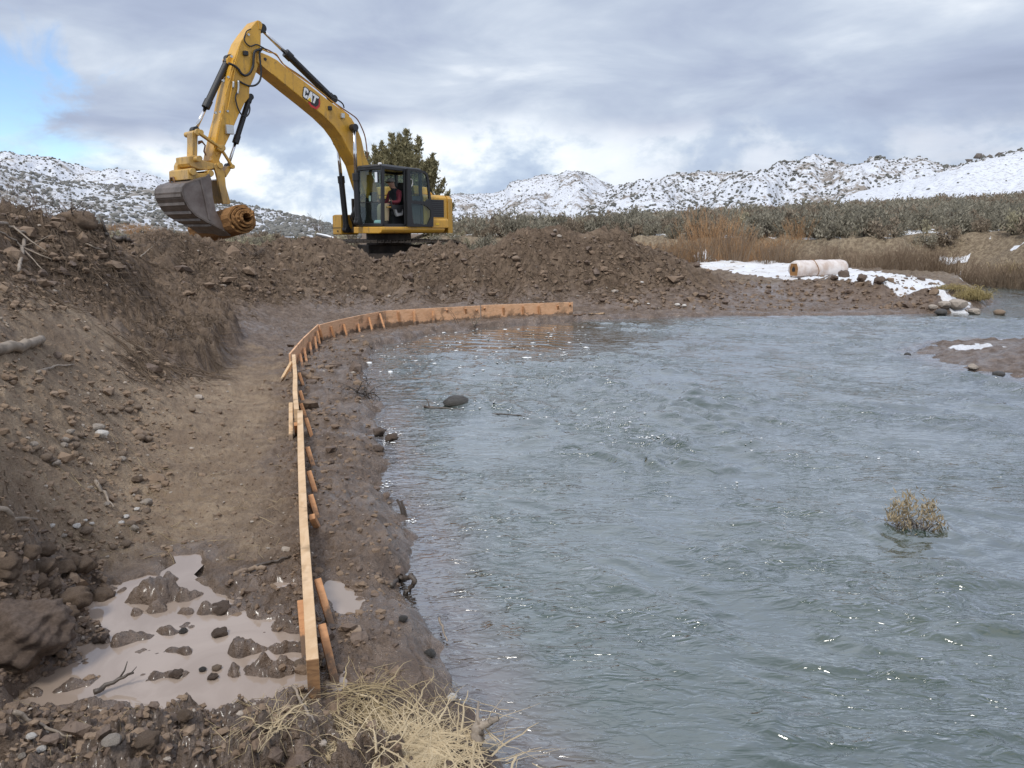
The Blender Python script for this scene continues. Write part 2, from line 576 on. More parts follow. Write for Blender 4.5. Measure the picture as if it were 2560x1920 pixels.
MESA = [tuple(at_z(u, v, z)[:2]) for u, v, z in ((325, 850, .42), (400, 868, .39), (470, 864, .39), (515, 846, .40), (548, 815, .43), (575, 780, .48), (545, 752, .55), (440, 745, .58), (340, 752, .6), (295, 800, .56))]
STRIPS = []      # furrow ridges standing out of the puddle: from, to, half width, height
for a, b, w, h in (((790, 590), (1245, 490), .05, .06), ((850, 675), (1215, 645), .045, .05), ((965, 815), (1185, 815), .045, .05), ((1580, 640), (2000, 620), .06, .07), ((1600, 800), (2010, 770), .06, .08),
                   ((280, 925), (670, 860), .045, .05), ((920, 290), (1190, 300), .09, .09), ((900, 400), (1080, 380), .05, .06), ((660, 560), (700, 590), .04, .05), ((1380, 380), (1520, 390), .06, .07),
                   ((380, 720), (500, 720), .06, .06), ((1090, 210), (1150, 180), .05, .06), ((640, 690), (680, 690), .025, .03), ((1160, 400), (1250, 395), .03, .04), ((1800, 490), (1990, 500), .05, .07), ((1700, 400), (1980, 420), .05, .06), ((420, 560), (640, 560), .06, .07), ((640, 270), (770, 250), .05, .06)):
    pa, pb = at_z(*_z3(*a), PUD), at_z(*_z3(*b), PUD)
    STRIPS.append((pa[:2], pb[:2], w, h * .87))


def height(x, y, detail=True, masks=False):
    x, y = np.asarray(x, float), np.asarray(y, float)
    r = np.hypot(x, y)
    z = macro(x, y).astype(float)
    jag = 0.10 * pn(x * 2.2, y * 2.2, 1) + 0.05 * pn(x * 6, y * 6, 2) + 0.025 * pn(x * 15, y * 15, 3)
    jag = jag * np.clip(r / 6, .5, 1.6)
    # raised shelf left standing on the graded floor
    dm, im = poly_dist(x, y, MESA)
    dm = np.where(im, dm, -dm) + .10 * pn(x * 3.0, y * 3.0, 12) + .06 * pn(x * 8, y * 8, 13)
    zm = .42 + (y - 8.2) * .045
    z = z + np.maximum(zm - z, 0) * sstep(dm, -.16, .06)
    # far bench above the cut bank
    db, ib = poly_dist(x, y, BENCH)
    db = np.where(ib, db, -db) + 1.2 * jag + 0.5 * pn(x * .35, y * .35, 4)
    azm = np.arctan2(x, y)
    slope = 0.026 + 0.028 * sstep(azm, -0.05, 0.35)
    zb = 1.32 + slope * np.clip(db, 0, 75) + 0.10 * pn(x * .25, y * .25, 5)
    cut = sstep(db, -0.55, 0.15)
    z = z * (1 - cut) + zb * cut
    # shore
    dw, iw = poly_dist(x, y, WATER)
    di, ii = poly_dist(x, y, ISLET)
    land = np.where(iw, -dw, dw)
    isl = np.where(ii, di, -di)
    onisl = isl > land
    dl = np.maximum(land, isl) + jag
    zi = ZW + 0.07 + 0.12 * sstep(isl, 0, 1.2) + 0.05 * pn(x * .9, y * .9, 6)
    z = np.where(onisl, zi, z)
    ris = ZW + 0.005 + np.where(onisl, 0.22, 0.75) * np.clip(dl, 0, None)
    bed = ZW - np.clip(.65 * (-dl), 0, 0.7)
    z = np.where(dl > 0, np.minimum(z, ris), bed)
    near = 1 - sstep(r, 2.9, 4.2)
    # masks of ground character
    dd, idr = poly_dist(x, y, DRY)
    dry = sstep(np.where(idr, dd, -dd) + 2.0 * jag, -0.35, 0.35)
    berm = sstep(z, 0.18, 0.5) * (1 - cut) * (1 - dry)
    dp, ip = poly_dist(x, y, PUDDLE)
    sp = np.where(ip, dp, -dp)
    for P in (PUD2, PUD3, PUD4):
        d2, i2 = poly_dist(x, y, P)
        sp = np.maximum(sp, np.where(i2, d2, -d2))
    sp = sp + 0.04 * pn(x * 7, y * 7, 8) + 0.02 * pn(x * 18, y * 18, 9)
    strip = np.zeros_like(x)
    for pa, pb, w, h in STRIPS:
        ds, _ = poly_dist(x, y, [pa, pb], closed=False)
        ds = ds + 0.03 * pn(x * 12, y * 12, 10)
        strip = np.maximum(strip, h * (1 - sstep(ds, w * .2, w * 1.3)))
    strip = strip * np.clip(.35 + 2.6 * billow(x, y, .16, 2, .5, 72), 0, 1.5)
    snow_d, snow_i = poly_dist(x, y, SNOWP)
    snow = sstep(np.where(snow_i, snow_d, -snow_d) + 1.4 * jag, -0.1, 0.2)
    onland = sstep(dl, 0.0, 0.25)
    if detail:
        pitm = (sp > -1.2) | (r < 4.5)
        lum = billow(x, y, .30, 4, .55, 20)
        lum2 = billow(x, y, .085, 3, .55, 30)
        fine = fbm(x, y, .05, 3, .6, 40)
        # foreground and lower-left clods
        clod_left = (1 - sstep(np.hypot((x + 2.4) / 1.0, (y - 2.7) / .9), .55, 1.1)) + (1 - sstep(y, 2.0, 2.45)) * (1 - sstep(x, -.35, .35))
        clod_left = np.clip(clod_left, 0, 1)
        A = 0.045 + 0.20 * berm + 0.16 * clod_left + 0.05 * (1 - dry)
        z = z + onland * (1 - snow * .8) * (A * (lum - .25) + (0.045 + .10 * berm + .10 * clod_left) * (lum2 - .25) + (0.010 + .018 * berm + .014 * clod_left) * fine)
        z = z + onland * berm * (0.10 * fbm(x, y, 1.1, 3, .5, 50))
        z = z + onland * (1 - berm) * (1 - snow) * .022 * fbm(x, y, .7, 3, .5, 55)
        z = z + cut * 0.12 * fbm(x, y, 1.0, 4, .5, 60)
        z = z + np.where(dl < 0, .03 * fbm(x, y, .3, 3, .5, 65), 0)
        # grouser ruts beside the berm on the graded floor: faint
        keep = np.maximum(z, PUD + 0.012 + 0.004 * fine)
        lowflat = (sp <= 0) & (r < 5.5) & (dl > .12) & (z < .05)
        z = np.where(lowflat, keep, z)
    basin = sstep(sp, -0.05, 0.04)
    pz = PUD - 0.035 + strip * .95 + (np.minimum(strip * 8, 1) * (0.05 * (billow(x, y, .06, 3, .6, 70) - .2) + .012 * fbm(x, y, .03, 2, .6, 74)) if detail else 0)
    z = z * (1 - basin) + pz * basin
    z = z + snow * 0.05 * onland
    if not masks:
        return z
    wet = np.clip(sstep(.55 - dl, 0, .55) * 1.0 + sstep(sp, -.35, .0) * .9 + .5 * (1 - sstep(r, 2.2, 3.6)), 0, 1) * (1 - cut)
    wet = np.maximum(wet, .75 * (1 - dry) * (1 - berm) * (1 - cut))
    isnow = onisl * sstep(fbm(x, y, .8, 4, .6, 80) + .25 * (x - 8.5) / 3, .15, .3) * sstep(isl, .15, .5)
    psnow = sstep(fbm(x, y, 1.6, 4, .6, 85), .25, .4) * np.maximum(sstep(db, .4, 1.2), (y > 19) * (cut < .02)) * (1 - snow) * sstep(-berm, -.3, 0)
    dust = sstep(fbm(x, y, .45, 4, .65, 90), .25, .6) * .6
    sn = np.clip(snow * (1 - dust), 0, 1)
    sn = np.maximum(np.maximum(sn, isnow), psnow * .95)
    veg = np.clip(cut + (y > 19.5) * (1 - snow) * (1 - berm), 0, 1)
    return z, np.stack([wet, dry, sn, veg], -1), dl


# --- ground mesh: a polar sheet, dense where the photograph shows it large
rows = [1.15]
while rows[-1] < 150:
    r_ = rows[-1]
    rows.append(r_ + (r_ * .0042 if r_ < 6 else r_ * .006 if r_ < 13 else .032 if r_ < 19 else r_ * .012 if r_ < 40 else r_ * .03))
rows = np.array(rows)
deg = np.concatenate([np.arange(-68, -40, .35), np.arange(-40, 4, .105), np.arange(4, 42, .22), np.arange(42, 75, .6)])
RR, TT = np.meshgrid(rows, np.radians(deg), indexing='ij')
gx, gy = (RR * np.sin(TT)).ravel(), (RR * np.cos(TT)).ravel()
gz, gm, gdl = height(gx, gy, True, True)
nr, nc = RR.shape
idx = np.arange(nr * nc).reshape(nr, nc)
quads = np.stack([idx[:-1, :-1], idx[:-1, 1:], idx[1:, 1:], idx[1:, :-1]], -1).reshape(-1, 4)
deep = (gz < ZW - .40)
keepq = ~deep[quads].all(1)
quads = quads[keepq]
used = np.unique(quads)
remap = -np.ones(nr * nc, np.int64)
remap[used] = np.arange(len(used))
co = np.stack([gx, gy, gz], -1)[used]


def soil_material():
    m = bpy.data.materials.new('soil')
    m.use_nodes = True
    T = NT(m.node_tree)
    out = T.n('ShaderNodeOutputMaterial')
    at = T.n('ShaderNodeAttribute', attribute_name='masks')
    s = T.n('ShaderNodeSeparateColor', ins={0: at.outputs['Color']})
    wet, dry, snow = s.outputs
    veg = at.outputs['Alpha']
    co = T.n('ShaderNodeTexCoord').outputs['Object']
    n1 = T.noise(co, 1.3, 6, .6)
    n2 = T.noise(co, 9.0, 7, .65)
    n3 = T.noise(co, 55.0, 5, .65)
    dark = T.mix(T.smooth(n2, .35, .68), (0.107, 0.073, 0.049), (0.207, 0.148, 0.101))
    dark = T.mix(T.math('MULTIPLY', T.smooth(n1, .45, .7), .6), dark, (0.244, 0.177, 0.122))
    tan = T.mix(T.smooth(n2, .35, .65), (0.254, 0.184, 0.123), (0.361, 0.273, 0.187))
    tan = T.mix(T.math('MULTIPLY', T.smooth(n1, .42, .66), .8), tan, (0.214, 0.152, 0.102))
    wetc = T.mix(T.smooth(n2, .35, .68), (0.128, 0.090, 0.065), (0.232, 0.171, 0.129))
    base = T.mix(dry, dark, tan)
    wf = T.math('MULTIPLY', wet, T.smooth(T.math('ADD', n1, T.math('MULTIPLY', wet, .5)), .42, .7), True)
    base = T.mix(wf, base, wetc)
    grass = T.mix(T.smooth(n2, .38, .65), (0.189, 0.144, 0.095), (0.366, 0.299, 0.201))
    base = T.mix(T.math('MULTIPLY', veg, .75), base, grass)
    # pale grit
    vor = T.n('ShaderNodeTexVoronoi', ins={'Vector': co, 'Scale': 38.0})
    grit = T.math('MULTIPLY', T.math('SUBTRACT', 1.0, T.smooth(vor.outputs['Distance'], .10, .22)), T.smooth(n2, .50, .62))
    base = T.mix(T.math('MULTIPLY', grit, T.math('SUBTRACT', .6, T.math('MULTIPLY', wet, .5)), True), base, (.40, .35, .29))
    sedge = T.smooth(T.math('ADD', snow, T.math('MULTIPLY', T.math('SUBTRACT', n2, .5), .7)), .42, .56)
    snowc = T.mix(T.smooth(n1, .45, .75), (.84, .86, .89), (.78, .74, .70))
    base = T.mix(sedge, base, snowc)
    rough = T.math('SUBTRACT', .92, T.math('MULTIPLY', wf, T.math('ADD', .36, T.math('MULTIPLY', T.smooth(n2, .38, .58), .42))))
    b = T.n('ShaderNodeBsdfPrincipled', ins={'Base Color': base, 'Roughness': rough, 'Specular IOR Level': .45, 'Coat Weight': T.math('MULTIPLY', wf, T.math('MULTIPLY', T.smooth(n1, .42, .58), .7)), 'Coat Roughness': .16})
    h = T.math('ADD', T.math('MULTIPLY', n3, .5), T.math('MULTIPLY', n2, 1.0))
    bp = T.n('ShaderNodeBump', ins={'Strength': 1.0, 'Distance': .05, 'Height': h})
    T.l(bp.outputs[0], b.inputs['Normal'])
    T.l(b.outputs[0], out.inputs[0])
    return m


M_SOIL = soil_material()
ground = big_mesh('ground', co, remap[quads], M_SOIL)
attr_color(ground.data, 'masks', gm[used])
tag(ground, kind='structure')


def hz1(x, y):
    return float(height(np.array([x]), np.array([y]))[0])


def hzs(x, y):
    return height(np.asarray(x, float), np.asarray(y, float))


def gpix(u, v, z0=0.0):
    """ground point under a photograph pixel (march along the ray)"""
    d = ray(u, v)
    t = np.concatenate([np.linspace(1.2, 8, 500), np.linspace(8, 60, 1300)])
    P = d[None, :] * t[:, None] + np.array([0, 0, CAM_H])
    h = height(P[:, 0], P[:, 1])
    below = np.nonzero(P[:, 2] <= h)[0]
    i = below[0] if len(below) else len(t) - 1
    return np.array([P[i, 0], P[i, 1], h[i]])


# valley floor out to the hills
vr = np.geomspace(140, 3500, 40)
va = np.radians(np.arange(-75, 76, 3))
VR, VA = np.meshgrid(vr, va, indexing='ij')
vx, vy = VR * np.sin(VA), VR * np.cos(VA)
vz = 0.6 + 3.2 * sstep(VA, -.05, .3) - sstep(VR, 140, 400) * 2.5
vi = np.arange(vx.size).reshape(vx.shape)
vq = np.stack([vi[:-1, :-1], vi[1:, :-1], vi[1:, 1:], vi[:-1, 1:]], -1).reshape(-1, 4)
M_VALLEY = pmat('valley_ground', (.30, .27, .22), .95, col2=(.7, .71, .72), vscale=.05)
valley = big_mesh('valley_floor', np.stack([vx.ravel(), vy.ravel(), vz.ravel()], -1), vq[:, ::-1], M_VALLEY)
tag(valley, kind='structure')


# ================================================================== RIVER
def eddy(x, y):
    """slack water behind the point of the form boards"""
    return 1 - sstep(np.hypot((x + .55) / 2.9, (y - 12.4) / 2.6), .55, 1.1)


BOULDER = at_z(1142, 1015, ZW)
BUSH = at_z(2288, 1318, ZW)


def waves(x, y):
    wd = np.array([-.30, -.954])
    a = x * wd[0] + y * wd[1]
    c = x * wd[1] - y * wd[0]
    wx, wy = pn(x * .9, y * .9, 100) * .5, pn(x * .9, y * .9, 101) * .5
    a2, c2 = a + wx * .5, c + wy * .6

    def ridge(l, st, s):
        n = pn(a2 / l, c2 / (l * st), s)
        return (1 - np.abs(n) * 1.6) ** 2
    big = ridge(.75, 1.9, 110)
    mid = ridge(.36, 2.1, 112)
    sm = ridge(.17, 1.9, 114)
    patch = .55 + .9 * sstep(pn(x * .45, y * .45, 116) + .3 * pn(x * 1.3, y * 1.3, 117), -.25, .45)
    calm = 1 - .82 * eddy(x, y)
    r = np.hypot(x, y)
    nearcalm = .55 + .45 * sstep(r, 2.6, 4.6)
    rap = 1 + .35 * np.exp(-(((x - 1.2) / 2.0) ** 2 + ((y - 7.2) / 1.6) ** 2))
    A = patch * calm * nearcalm * rap
    h = A * (.010 * big + .006 * fbm(x, y, .22, 2, .5, 118)) + .012 * fbm(x, y, 1.4, 2, .5, 120)
    # wavelets: long gentle backs and short steep fronts, only here and there
    for l, amp, st, s0 in ((.55, .016, 2.4, 130), (.27, .027, 2.6, 140), (.155, .019, 2.4, 150)):
        ph = a2 / l + 1.1 * pn(a / (l * 2.2), c / (l * 3.0), s0) + .35 * pn(a / (l * .7), c / (l * 1.2), s0 + 1)
        f = ph - np.floor(ph)
        saw = np.where(f < .70, sstep(f, 0, .70), 1 - sstep(f, .70, 1.0))
        mk = np.clip(pn(a / (l * 1.5), c / (l * st), s0 + 2) * 2.3 + .18 * patch - .10, 0, 1)
        h = h + A * amp * saw * mk
    rip = eddy(x, y) * .0035 * np.sin((a + .12 * pn(x * 1.5, y * 1.5, 121)) * 2 * np.pi / .30 + 2 * pn(x * .7, y * .7, 122))
    # long curved flow lines near the camera
    fl = (1 - np.abs(pn((x * .75 + y * .66) * .9 + wx, (x * -.66 + y * .75) * .28 + wy, 124)) * 2.4)
    h = h + (1 - sstep(r, 3.0, 6.0)) * .020 * np.clip(fl, 0, 1) ** 3
    # pillow and wake of the boulder
    bx, by = x - BOULDER[0], y - BOULDER[1]
    h = h + .05 * np.exp(-((bx - .25) / .35) ** 2 - ((by + .05) / .25) ** 2) + .03 * np.exp(-((bx - .9) / .7) ** 2 - ((by + .15) / .35) ** 2) * np.sin(bx * 16 + by * 9)
    ux, uy = x - BUSH[0], y - BUSH[1]
    ur = np.hypot(ux, uy)
    h = h + .009 * np.exp(-(ur / .45) ** 2) * np.sin(ur * 42 + 2 * pn(x * 3, y * 3, 160))
    h = h + .014 * np.exp(-((np.abs(ux * .954 - uy * .30) - .16 - .35 * np.clip(-(ux * .30 + uy * .954), 0, 2)) / .05) ** 2) * np.exp(-np.clip(-(ux * .30 + uy * .954), 0, 9) / .6) * (ux * .30 + uy * .954 < .1)
    return h + rip


wr = [1.3]
while wr[-1] < 60:
    r_ = wr[-1]
    wr.append(r_ + (r_ * .0050 if r_ < 8 else .042 if r_ < 18 else r_ * .02))
wr = np.array(wr)
wdg = np.concatenate([np.arange(-26, 38, .125), np.arange(38, 70, .7)])
WR, WT = np.meshgrid(wr, np.radians(wdg), indexing='ij')
wx_, wy_ = (WR * np.sin(WT)).ravel(), (WR * np.cos(WT)).ravel()
dwl, iwl = poly_dist(wx_, wy_, WATER)
sd = np.where(iwl, dwl, -dwl)
damp = sstep(sd, -.1, .9)
wz_ = ZW + waves(wx_, wy_) * (.15 + .85 * damp) - .012
bedz = height(wx_, wy_, True)
wi = np.arange(wx_.size).reshape(WR.shape)
wq = np.stack([wi[:-1, :-1], wi[:-1, 1:], wi[1:, 1:], wi[1:, :-1]], -1).reshape(-1, 4)
okq = (bedz[wq] < ZW + .10).any(1) & (sd[wq] > -.6).any(1)
wq = wq[okq]
us = np.unique(wq)
rm = -np.ones(wx_.size, np.int64)
rm[us] = np.arange(len(us))


def water_material():
    m = bpy.data.materials.new('river_water')
    m.use_nodes = True
    T = NT(m.node_tree)
    out = T.n('ShaderNodeOutputMaterial')
    at = T.n('ShaderNodeAttribute', attribute_name='depth')
    s = T.n('ShaderNodeSeparateColor', ins={0: at.outputs['Color']})
    dep = s.outputs[0]
    co = T.n('ShaderNodeTexCoord').outputs['Object']
    mp = T.n('ShaderNodeMapping', ins={'Vector': co, 'Rotation': (0, 0, .3), 'Scale': (1.0, 2.1, 1.0)})
    h = T.math('ADD', T.math('MULTIPLY', T.noise(mp.outputs[0], 5.0, 3, .5, .3), 1.0), T.math('MULTIPLY', T.noise(mp.outputs[0], 16.0, 2, .5), .38))
    calm = s.outputs[1]
    mp2 = T.n('ShaderNodeMapping', ins={'Vector': co, 'Rotation': (0, 0, .3), 'Scale': (1.0, 2.6, 1.0)}).outputs[0]
    h = T.math('ADD', h, T.math('MULTIPLY', T.smooth(T.noise(mp2, 4.2, 3, .55, .6), .46, .56), .42))
    h = T.math('ADD', h, T.math('MULTIPLY', T.smooth(T.noise(mp2, 8.5, 2, .5, .5), .50, .60), .20))
    pat = T.smooth(T.noise(co, .9, 4, .6, .5), .38, .62)
    bp = T.n('ShaderNodeBump', ins={'Strength': T.math('MULTIPLY', T.math('ADD', .22, T.math('MULTIPLY', pat, .7)), T.math('SUBTRACT', 1.0, T.math('MULTIPLY', calm, .8))), 'Distance': .026, 'Height': h})
    lw = T.n('ShaderNodeLayerWeight', ins={'Blend': .5, 'Normal': bp.outputs[0]})
    frf = T.math('ADD', .07, T.math('MULTIPLY', .93, T.math('POWER', lw.outputs['Facing'], 1.75)))
    nn = T.noise(co, .8, 4, .6)
    murk = T.mix(T.smooth(nn, .4, .65), (.032, .056, .040), (.055, .080, .060))
    murk = T.mix(T.math('SUBTRACT', 1.0, T.smooth(dep, .02, .34)), murk, (.115, .092, .078))
    murk = T.mix(T.math('MULTIPLY', calm, .65), murk, (.075, .075, .058))
    upv = T.n('ShaderNodeCombineXYZ', ins={0: 0.0, 1: 0.0, 2: 1.0})
    dif = T.n('ShaderNodeBsdfDiffuse', ins={'Color': murk, 'Normal': upv.outputs[0]})
    tr = T.n('ShaderNodeBsdfTransparent', ins={'Color': (.80, .80, .76, 1)})
    body = T.n('ShaderNodeMixShader', ins={0: T.smooth(dep, -.005, .11)})
    T.l(tr.outputs[0], body.inputs[1])
    T.l(dif.outputs[0], body.inputs[2])
    gl = T.n('ShaderNodeBsdfGlossy', ins={'Color': (1, 1, 1, 1), 'Roughness': .10, 'Normal': bp.outputs[0]})
    mx = T.n('ShaderNodeMixShader', ins={0: frf})
    T.l(body.outputs[0], mx.inputs[1])
    T.l(gl.outputs[0], mx.inputs[2])
    T.l(mx.outputs[0], out.inputs[0])
    return m


M_WATER = water_material()
river = big_mesh('river_water', np.stack([wx_, wy_, wz_], -1)[us], rm[wq], M_WATER)
dep = np.clip(ZW - bedz, -.1, 1)
attr_color(river.data, 'depth', np.stack([dep, eddy(wx_, wy_), dep * 0, dep * 0 + 1], -1)[us])
tag(river, kind='structure')
# river bed under the deep part
bedq = MB()
bedq.add([(-9, 0, -.9), (40, 0, -.9), (40, 45, -.9), (-9, 45, -.9)], [(0, 1, 2, 3)])
tag(bedq.build('river_bed', pmat('bed_mud', (.07, .06, .05), .9)), kind='structure')


def puddle_material():
    m = bpy.data.materials.new('puddle_water')
    m.use_nodes = True
    T = NT(m.node_tree)
    out = T.n('ShaderNodeOutputMaterial')
    co = T.n('ShaderNodeTexCoord').outputs['Object']
    c = T.mix(T.smooth(T.noise(co, 2.2, 5, .6, .8), .38, .65), (.31, .243, .192), (.39, .315, .258))
    b = T.n('ShaderNodeBsdfPrincipled', ins={'Base Color': c, 'Roughness': .04, 'IOR': 1.5, 'Specular IOR Level': .6, 'Coat Weight': .5, 'Coat Roughness': .03})
    bp = T.n('ShaderNodeBump', ins={'Strength': .12, 'Distance': .01, 'Height': T.noise(co, 5.0, 3, .5)})
    T.l(bp.outputs[0], b.inputs['Normal'])
    T.l(b.outputs[0], out.inputs[0])
    return m


M_PUD = puddle_material()
for P in (PUDDLE, PUD2, PUD3, PUD4):
    c = np.mean(P, 0)
    mb = MB()
    Q = [((p[0] - c[0]) * 1.0 + c[0] + (p[0] - c[0]) / (np.hypot(*(np.array(p) - c)) + 1e-6) * .06, (p[1] - c[1]) + c[1] + (p[1] - c[1]) / (np.hypot(*(np.array(p) - c)) + 1e-6) * .06, PUD) for p in P]
    mb.add(Q, [tuple(range(len(Q)))])
    o = mb.build('puddle', M_PUD)
    if o.data.polygons[0].normal.z < 0:
        o.data.flip_normals()
    tag(o, kind='structure')

# ================================================================== HILLS
def hill_material(name, rock, snow_amt, scale):
    m = bpy.data.materials.new(name)
    m.use_nodes = True
    T = NT(m.node_tree)
    out = T.n('ShaderNodeOutputMaterial')
    co = T.n('ShaderNodeTexCoord').outputs['Object']
    n1 = T.noise(co, scale * .25, 5, .6)
    n2 = T.noise(co, scale, 6, .7)
    n3 = T.noise(co, scale * 4, 4, .7)
    v = T.math('ADD', T.math('ADD', T.math('MULTIPLY', n1, .45), T.math('MULTIPLY', n2, .35)), T.math('MULTIPLY', n3, .20))
    f = T.smooth(v, snow_amt, snow_amt + .07)
    ro = T.mix(n3, rock, tuple(c * 1.7 for c in rock))
    sp_ = T.smooth(T.noise(co, scale * 9, 3, .7), .50, .62)
    snw = T.mix(T.math('MULTIPLY', sp_, .55), (.66, .69, .74), (.30, .29, .285))
    c = T.mix(f, snw, ro)
    b = T.n('ShaderNodeBsdfPrincipled', ins={'Base Color': c, 'Roughness': .9, 'Specular IOR Level': .1})
    bp = T.n('ShaderNodeBump', ins={'Strength': .8, 'Distance': 1.2, 'Height': n2})
    T.l(bp.outputs[0], b.inputs['Normal'])
    T.l(b.outputs[0], out.inputs[0])
    return m


M_SHRUB = pmat('hill_shrub', (.105, .108, .095), .95, col2=(.165, .155, .135), vscale=.2)
M_SHRUB2 = pmat('hill_sage', (.14, .142, .13), .95, col2=(.21, .20, .18), vscale=.3)
ICO = None


def ico_base():
    bm = bmesh.new()
    bmesh.ops.create_icosphere(bm, subdivisions=1, radius=1.0)
    v = np.array([p.co[:] for p in bm.verts])
    f = np.array([[q.index for q in t.verts] for t in bm.faces])
    bm.free()
    return v, f


IV, IF = ico_base()


def scatter_blobs(name, P, sizes, mat, seed=0, squash=.8, jitter=.35, kind='stuff'):
    g = np.random.default_rng(seed)
    n = len(P)
    if n == 0:
        return None
    J = 1 + jitter * g.uniform(-1, 1, (n, len(IV), 1))
    S = np.stack([sizes * g.uniform(.8, 1.25, n), sizes * g.uniform(.8, 1.25, n), sizes * squash * g.uniform(.75, 1.2, n)], -1)
    V = IV[None] * J * S[:, None, :] + P[:, None, :]
    Fc = IF[None] + (np.arange(n) * len(IV))[:, None, None]
    o = big_mesh(name, V.reshape(-1, 3), Fc.reshape(-1, 3), mat, smooth=True)
    return o


def hill(name, ridge, dist, base, mat, gully=.10, seed=0, shr=0, shr_size=1.5, shr_mat=None, zb=1.0, back=.5, shr_t=(0.0, 1.0), dens=None, prof=1.0):
    """ridge: list of (u, v) of the skyline; dist: metres to the ridge; base: metres to the foot"""
    A, E = [], []
    for u, v in ridge:
        d = ray(u, v)
        A.append(math.atan2(d[0], d[1]))
        E.append(d[2] / math.hypot(d[0], d[1]))
    A, E = np.array(A), np.array(E)
    a = np.linspace(A[0], A[-1], int((A[-1] - A[0]) / .0022) + 2)
    e = np.interp(a, A, E)
    t = np.concatenate([np.linspace(0, 1, 70), np.linspace(1.03, 1 + back, 8)])
    AA, TT_ = np.meshgrid(a, t, indexing='ij')
    EE = np.interp(AA, A, E)
    D = base + (dist - base) * TT_ + 30 * pn(AA * 9, TT_ * 2, seed)
    zr = CAM_H + EE * dist
    up = np.clip(TT_, 0, 1) ** prof
    up = up * .55 + .45 * up * up * (3 - 2 * up)
    z = zb + (zr - zb) * up
    g = (fbm(AA * 13, TT_ * 1.6, 1.0, 5, .52, seed + 5))
    z = z + (zr - zb) * gully * g * np.sin(np.pi * np.clip(TT_, 0, 1)) * 1.3
    z = z + (zr - zb) * .030 * fbm(AA * 60, TT_ * 5, 1.0, 4, .6, seed + 9) * np.clip(TT_ * 3, 0, 1)
    z = np.where(TT_ > 1, z - (TT_ - 1) * (zr - zb) * 1.3, z)
    X, Y = D * np.sin(AA), D * np.cos(AA)
    i = np.arange(X.size).reshape(X.shape)
    q = np.stack([i[:-1, :-1], i[1:, :-1], i[1:, 1:], i[:-1, 1:]], -1).reshape(-1, 4)
    o = big_mesh(name, np.stack([X.ravel(), Y.ravel(), z.ravel()], -1), q, mat)
    tag(o, kind='structure')
    if shr:
        gg = np.random.default_rng(seed + 77)
        n = shr
        fa = gg.uniform(0, X.shape[0] - 1.001, n)
        ft = gg.uniform(shr_t[0], shr_t[1], n) * 69
        ia, it = fa.astype(int), ft.astype(int)
        da, dt = fa - ia, ft - it

        def bil(Mx):
            return (Mx[ia, it] * (1 - da) + Mx[ia + 1, it] * da) * (1 - dt) + (Mx[ia, it + 1] * (1 - da) + Mx[ia + 1, it + 1] * da) * dt
        P = np.stack([bil(X), bil(Y), bil(z)], -1)
        dn = pn(bil(AA) * 26, bil(TT_) * 4, seed + 3) * .5 + .5
        if dens is not None:
            dn = dn * dens(bil(AA), bil(TT_))
        P = P[gg.uniform(0, 1, n) < np.clip(dn * 1.5, .05, 1)]
        sz = shr_size * np.exp(gg.normal(0, .35, len(P)))
        P[:, 2] += sz * .35
        return o, P, sz
    return o, None, None


def shrubs(name, label, P, sz, mat, seed):
    o = scatter_blobs(name, P, sz, mat, seed)
    tag(o, label, 'shrubs', kind='stuff')


M_H1 = hill_material('snowy_hill_far', (.24, .225, .21), .52, .06)
M_H2 = hill_material('snowy_hill_mid', (.19, .17, .15), .505, .09)
M_H3 = hill_material('snowy_hill_near', (.18, .165, .145), .485, .28)
M_H4 = hill_material('snow_slope', (.30, .27, .24), .60, .06)
M_ROCKHILL = hill_material('dark_hill', (.12, .105, .09), .46, .10)

# left: far white ridge, second white hill, near shrubby slope
_, P, s = hill('hill', [(-700, 330), (-400, 350), (-200, 370), (0, 383), (60, 390), (130, 392), (190, 410), (230, 425), (300, 455), (420, 500), (560, 560)], 900, 500, M_H1, .12, 1, 3600, .7)
shrubs('hill_shrubs', 'dark shrubs dotting the far white ridge at the left', P, s, M_SHRUB, 1)
_, P, s = hill('hill', [(120, 470), (220, 430), (290, 421), (340, 424), (390, 440), (430, 455), (520, 490), (640, 540), (760, 575)], 760, 480, M_H1, .10, 2, 1600, .55)
shrubs('hill_shrubs', 'small shrubs on the rounded white hill behind the bucket', P, s, M_SHRUB2, 2)
_, P, s = hill('hillside', [(-900, 380), (-500, 395), (-200, 410), (0, 421), (100, 436), (220, 450), (300, 468), (380, 477), (440, 480), (520, 500), (640, 522), (720, 538), (780, 550), (860, 572), (900, 580)], 260, 75, M_H3, .05, 3, 8000, .28, zb=1.1, prof=1.25)
shrubs('hillside_shrubs', 'grey sagebrush speckling the near snowy hillside at the left', P, s * (.6 + .4 * np.hypot(P[:, 0], P[:, 1]) / 200), M_SHRUB2, 3)
_, P, s = hill('hill', [(520, 500), (580, 505), (640, 517), (690, 531), (705, 545), (760, 556), (830, 575), (880, 580)], 420, 300, M_ROCKHILL, .06, 4, 700, .6)
shrubs('hill_shrubs', 'dark shrubs on the rocky slope right of the bucket', P, s, M_SHRUB, 4)
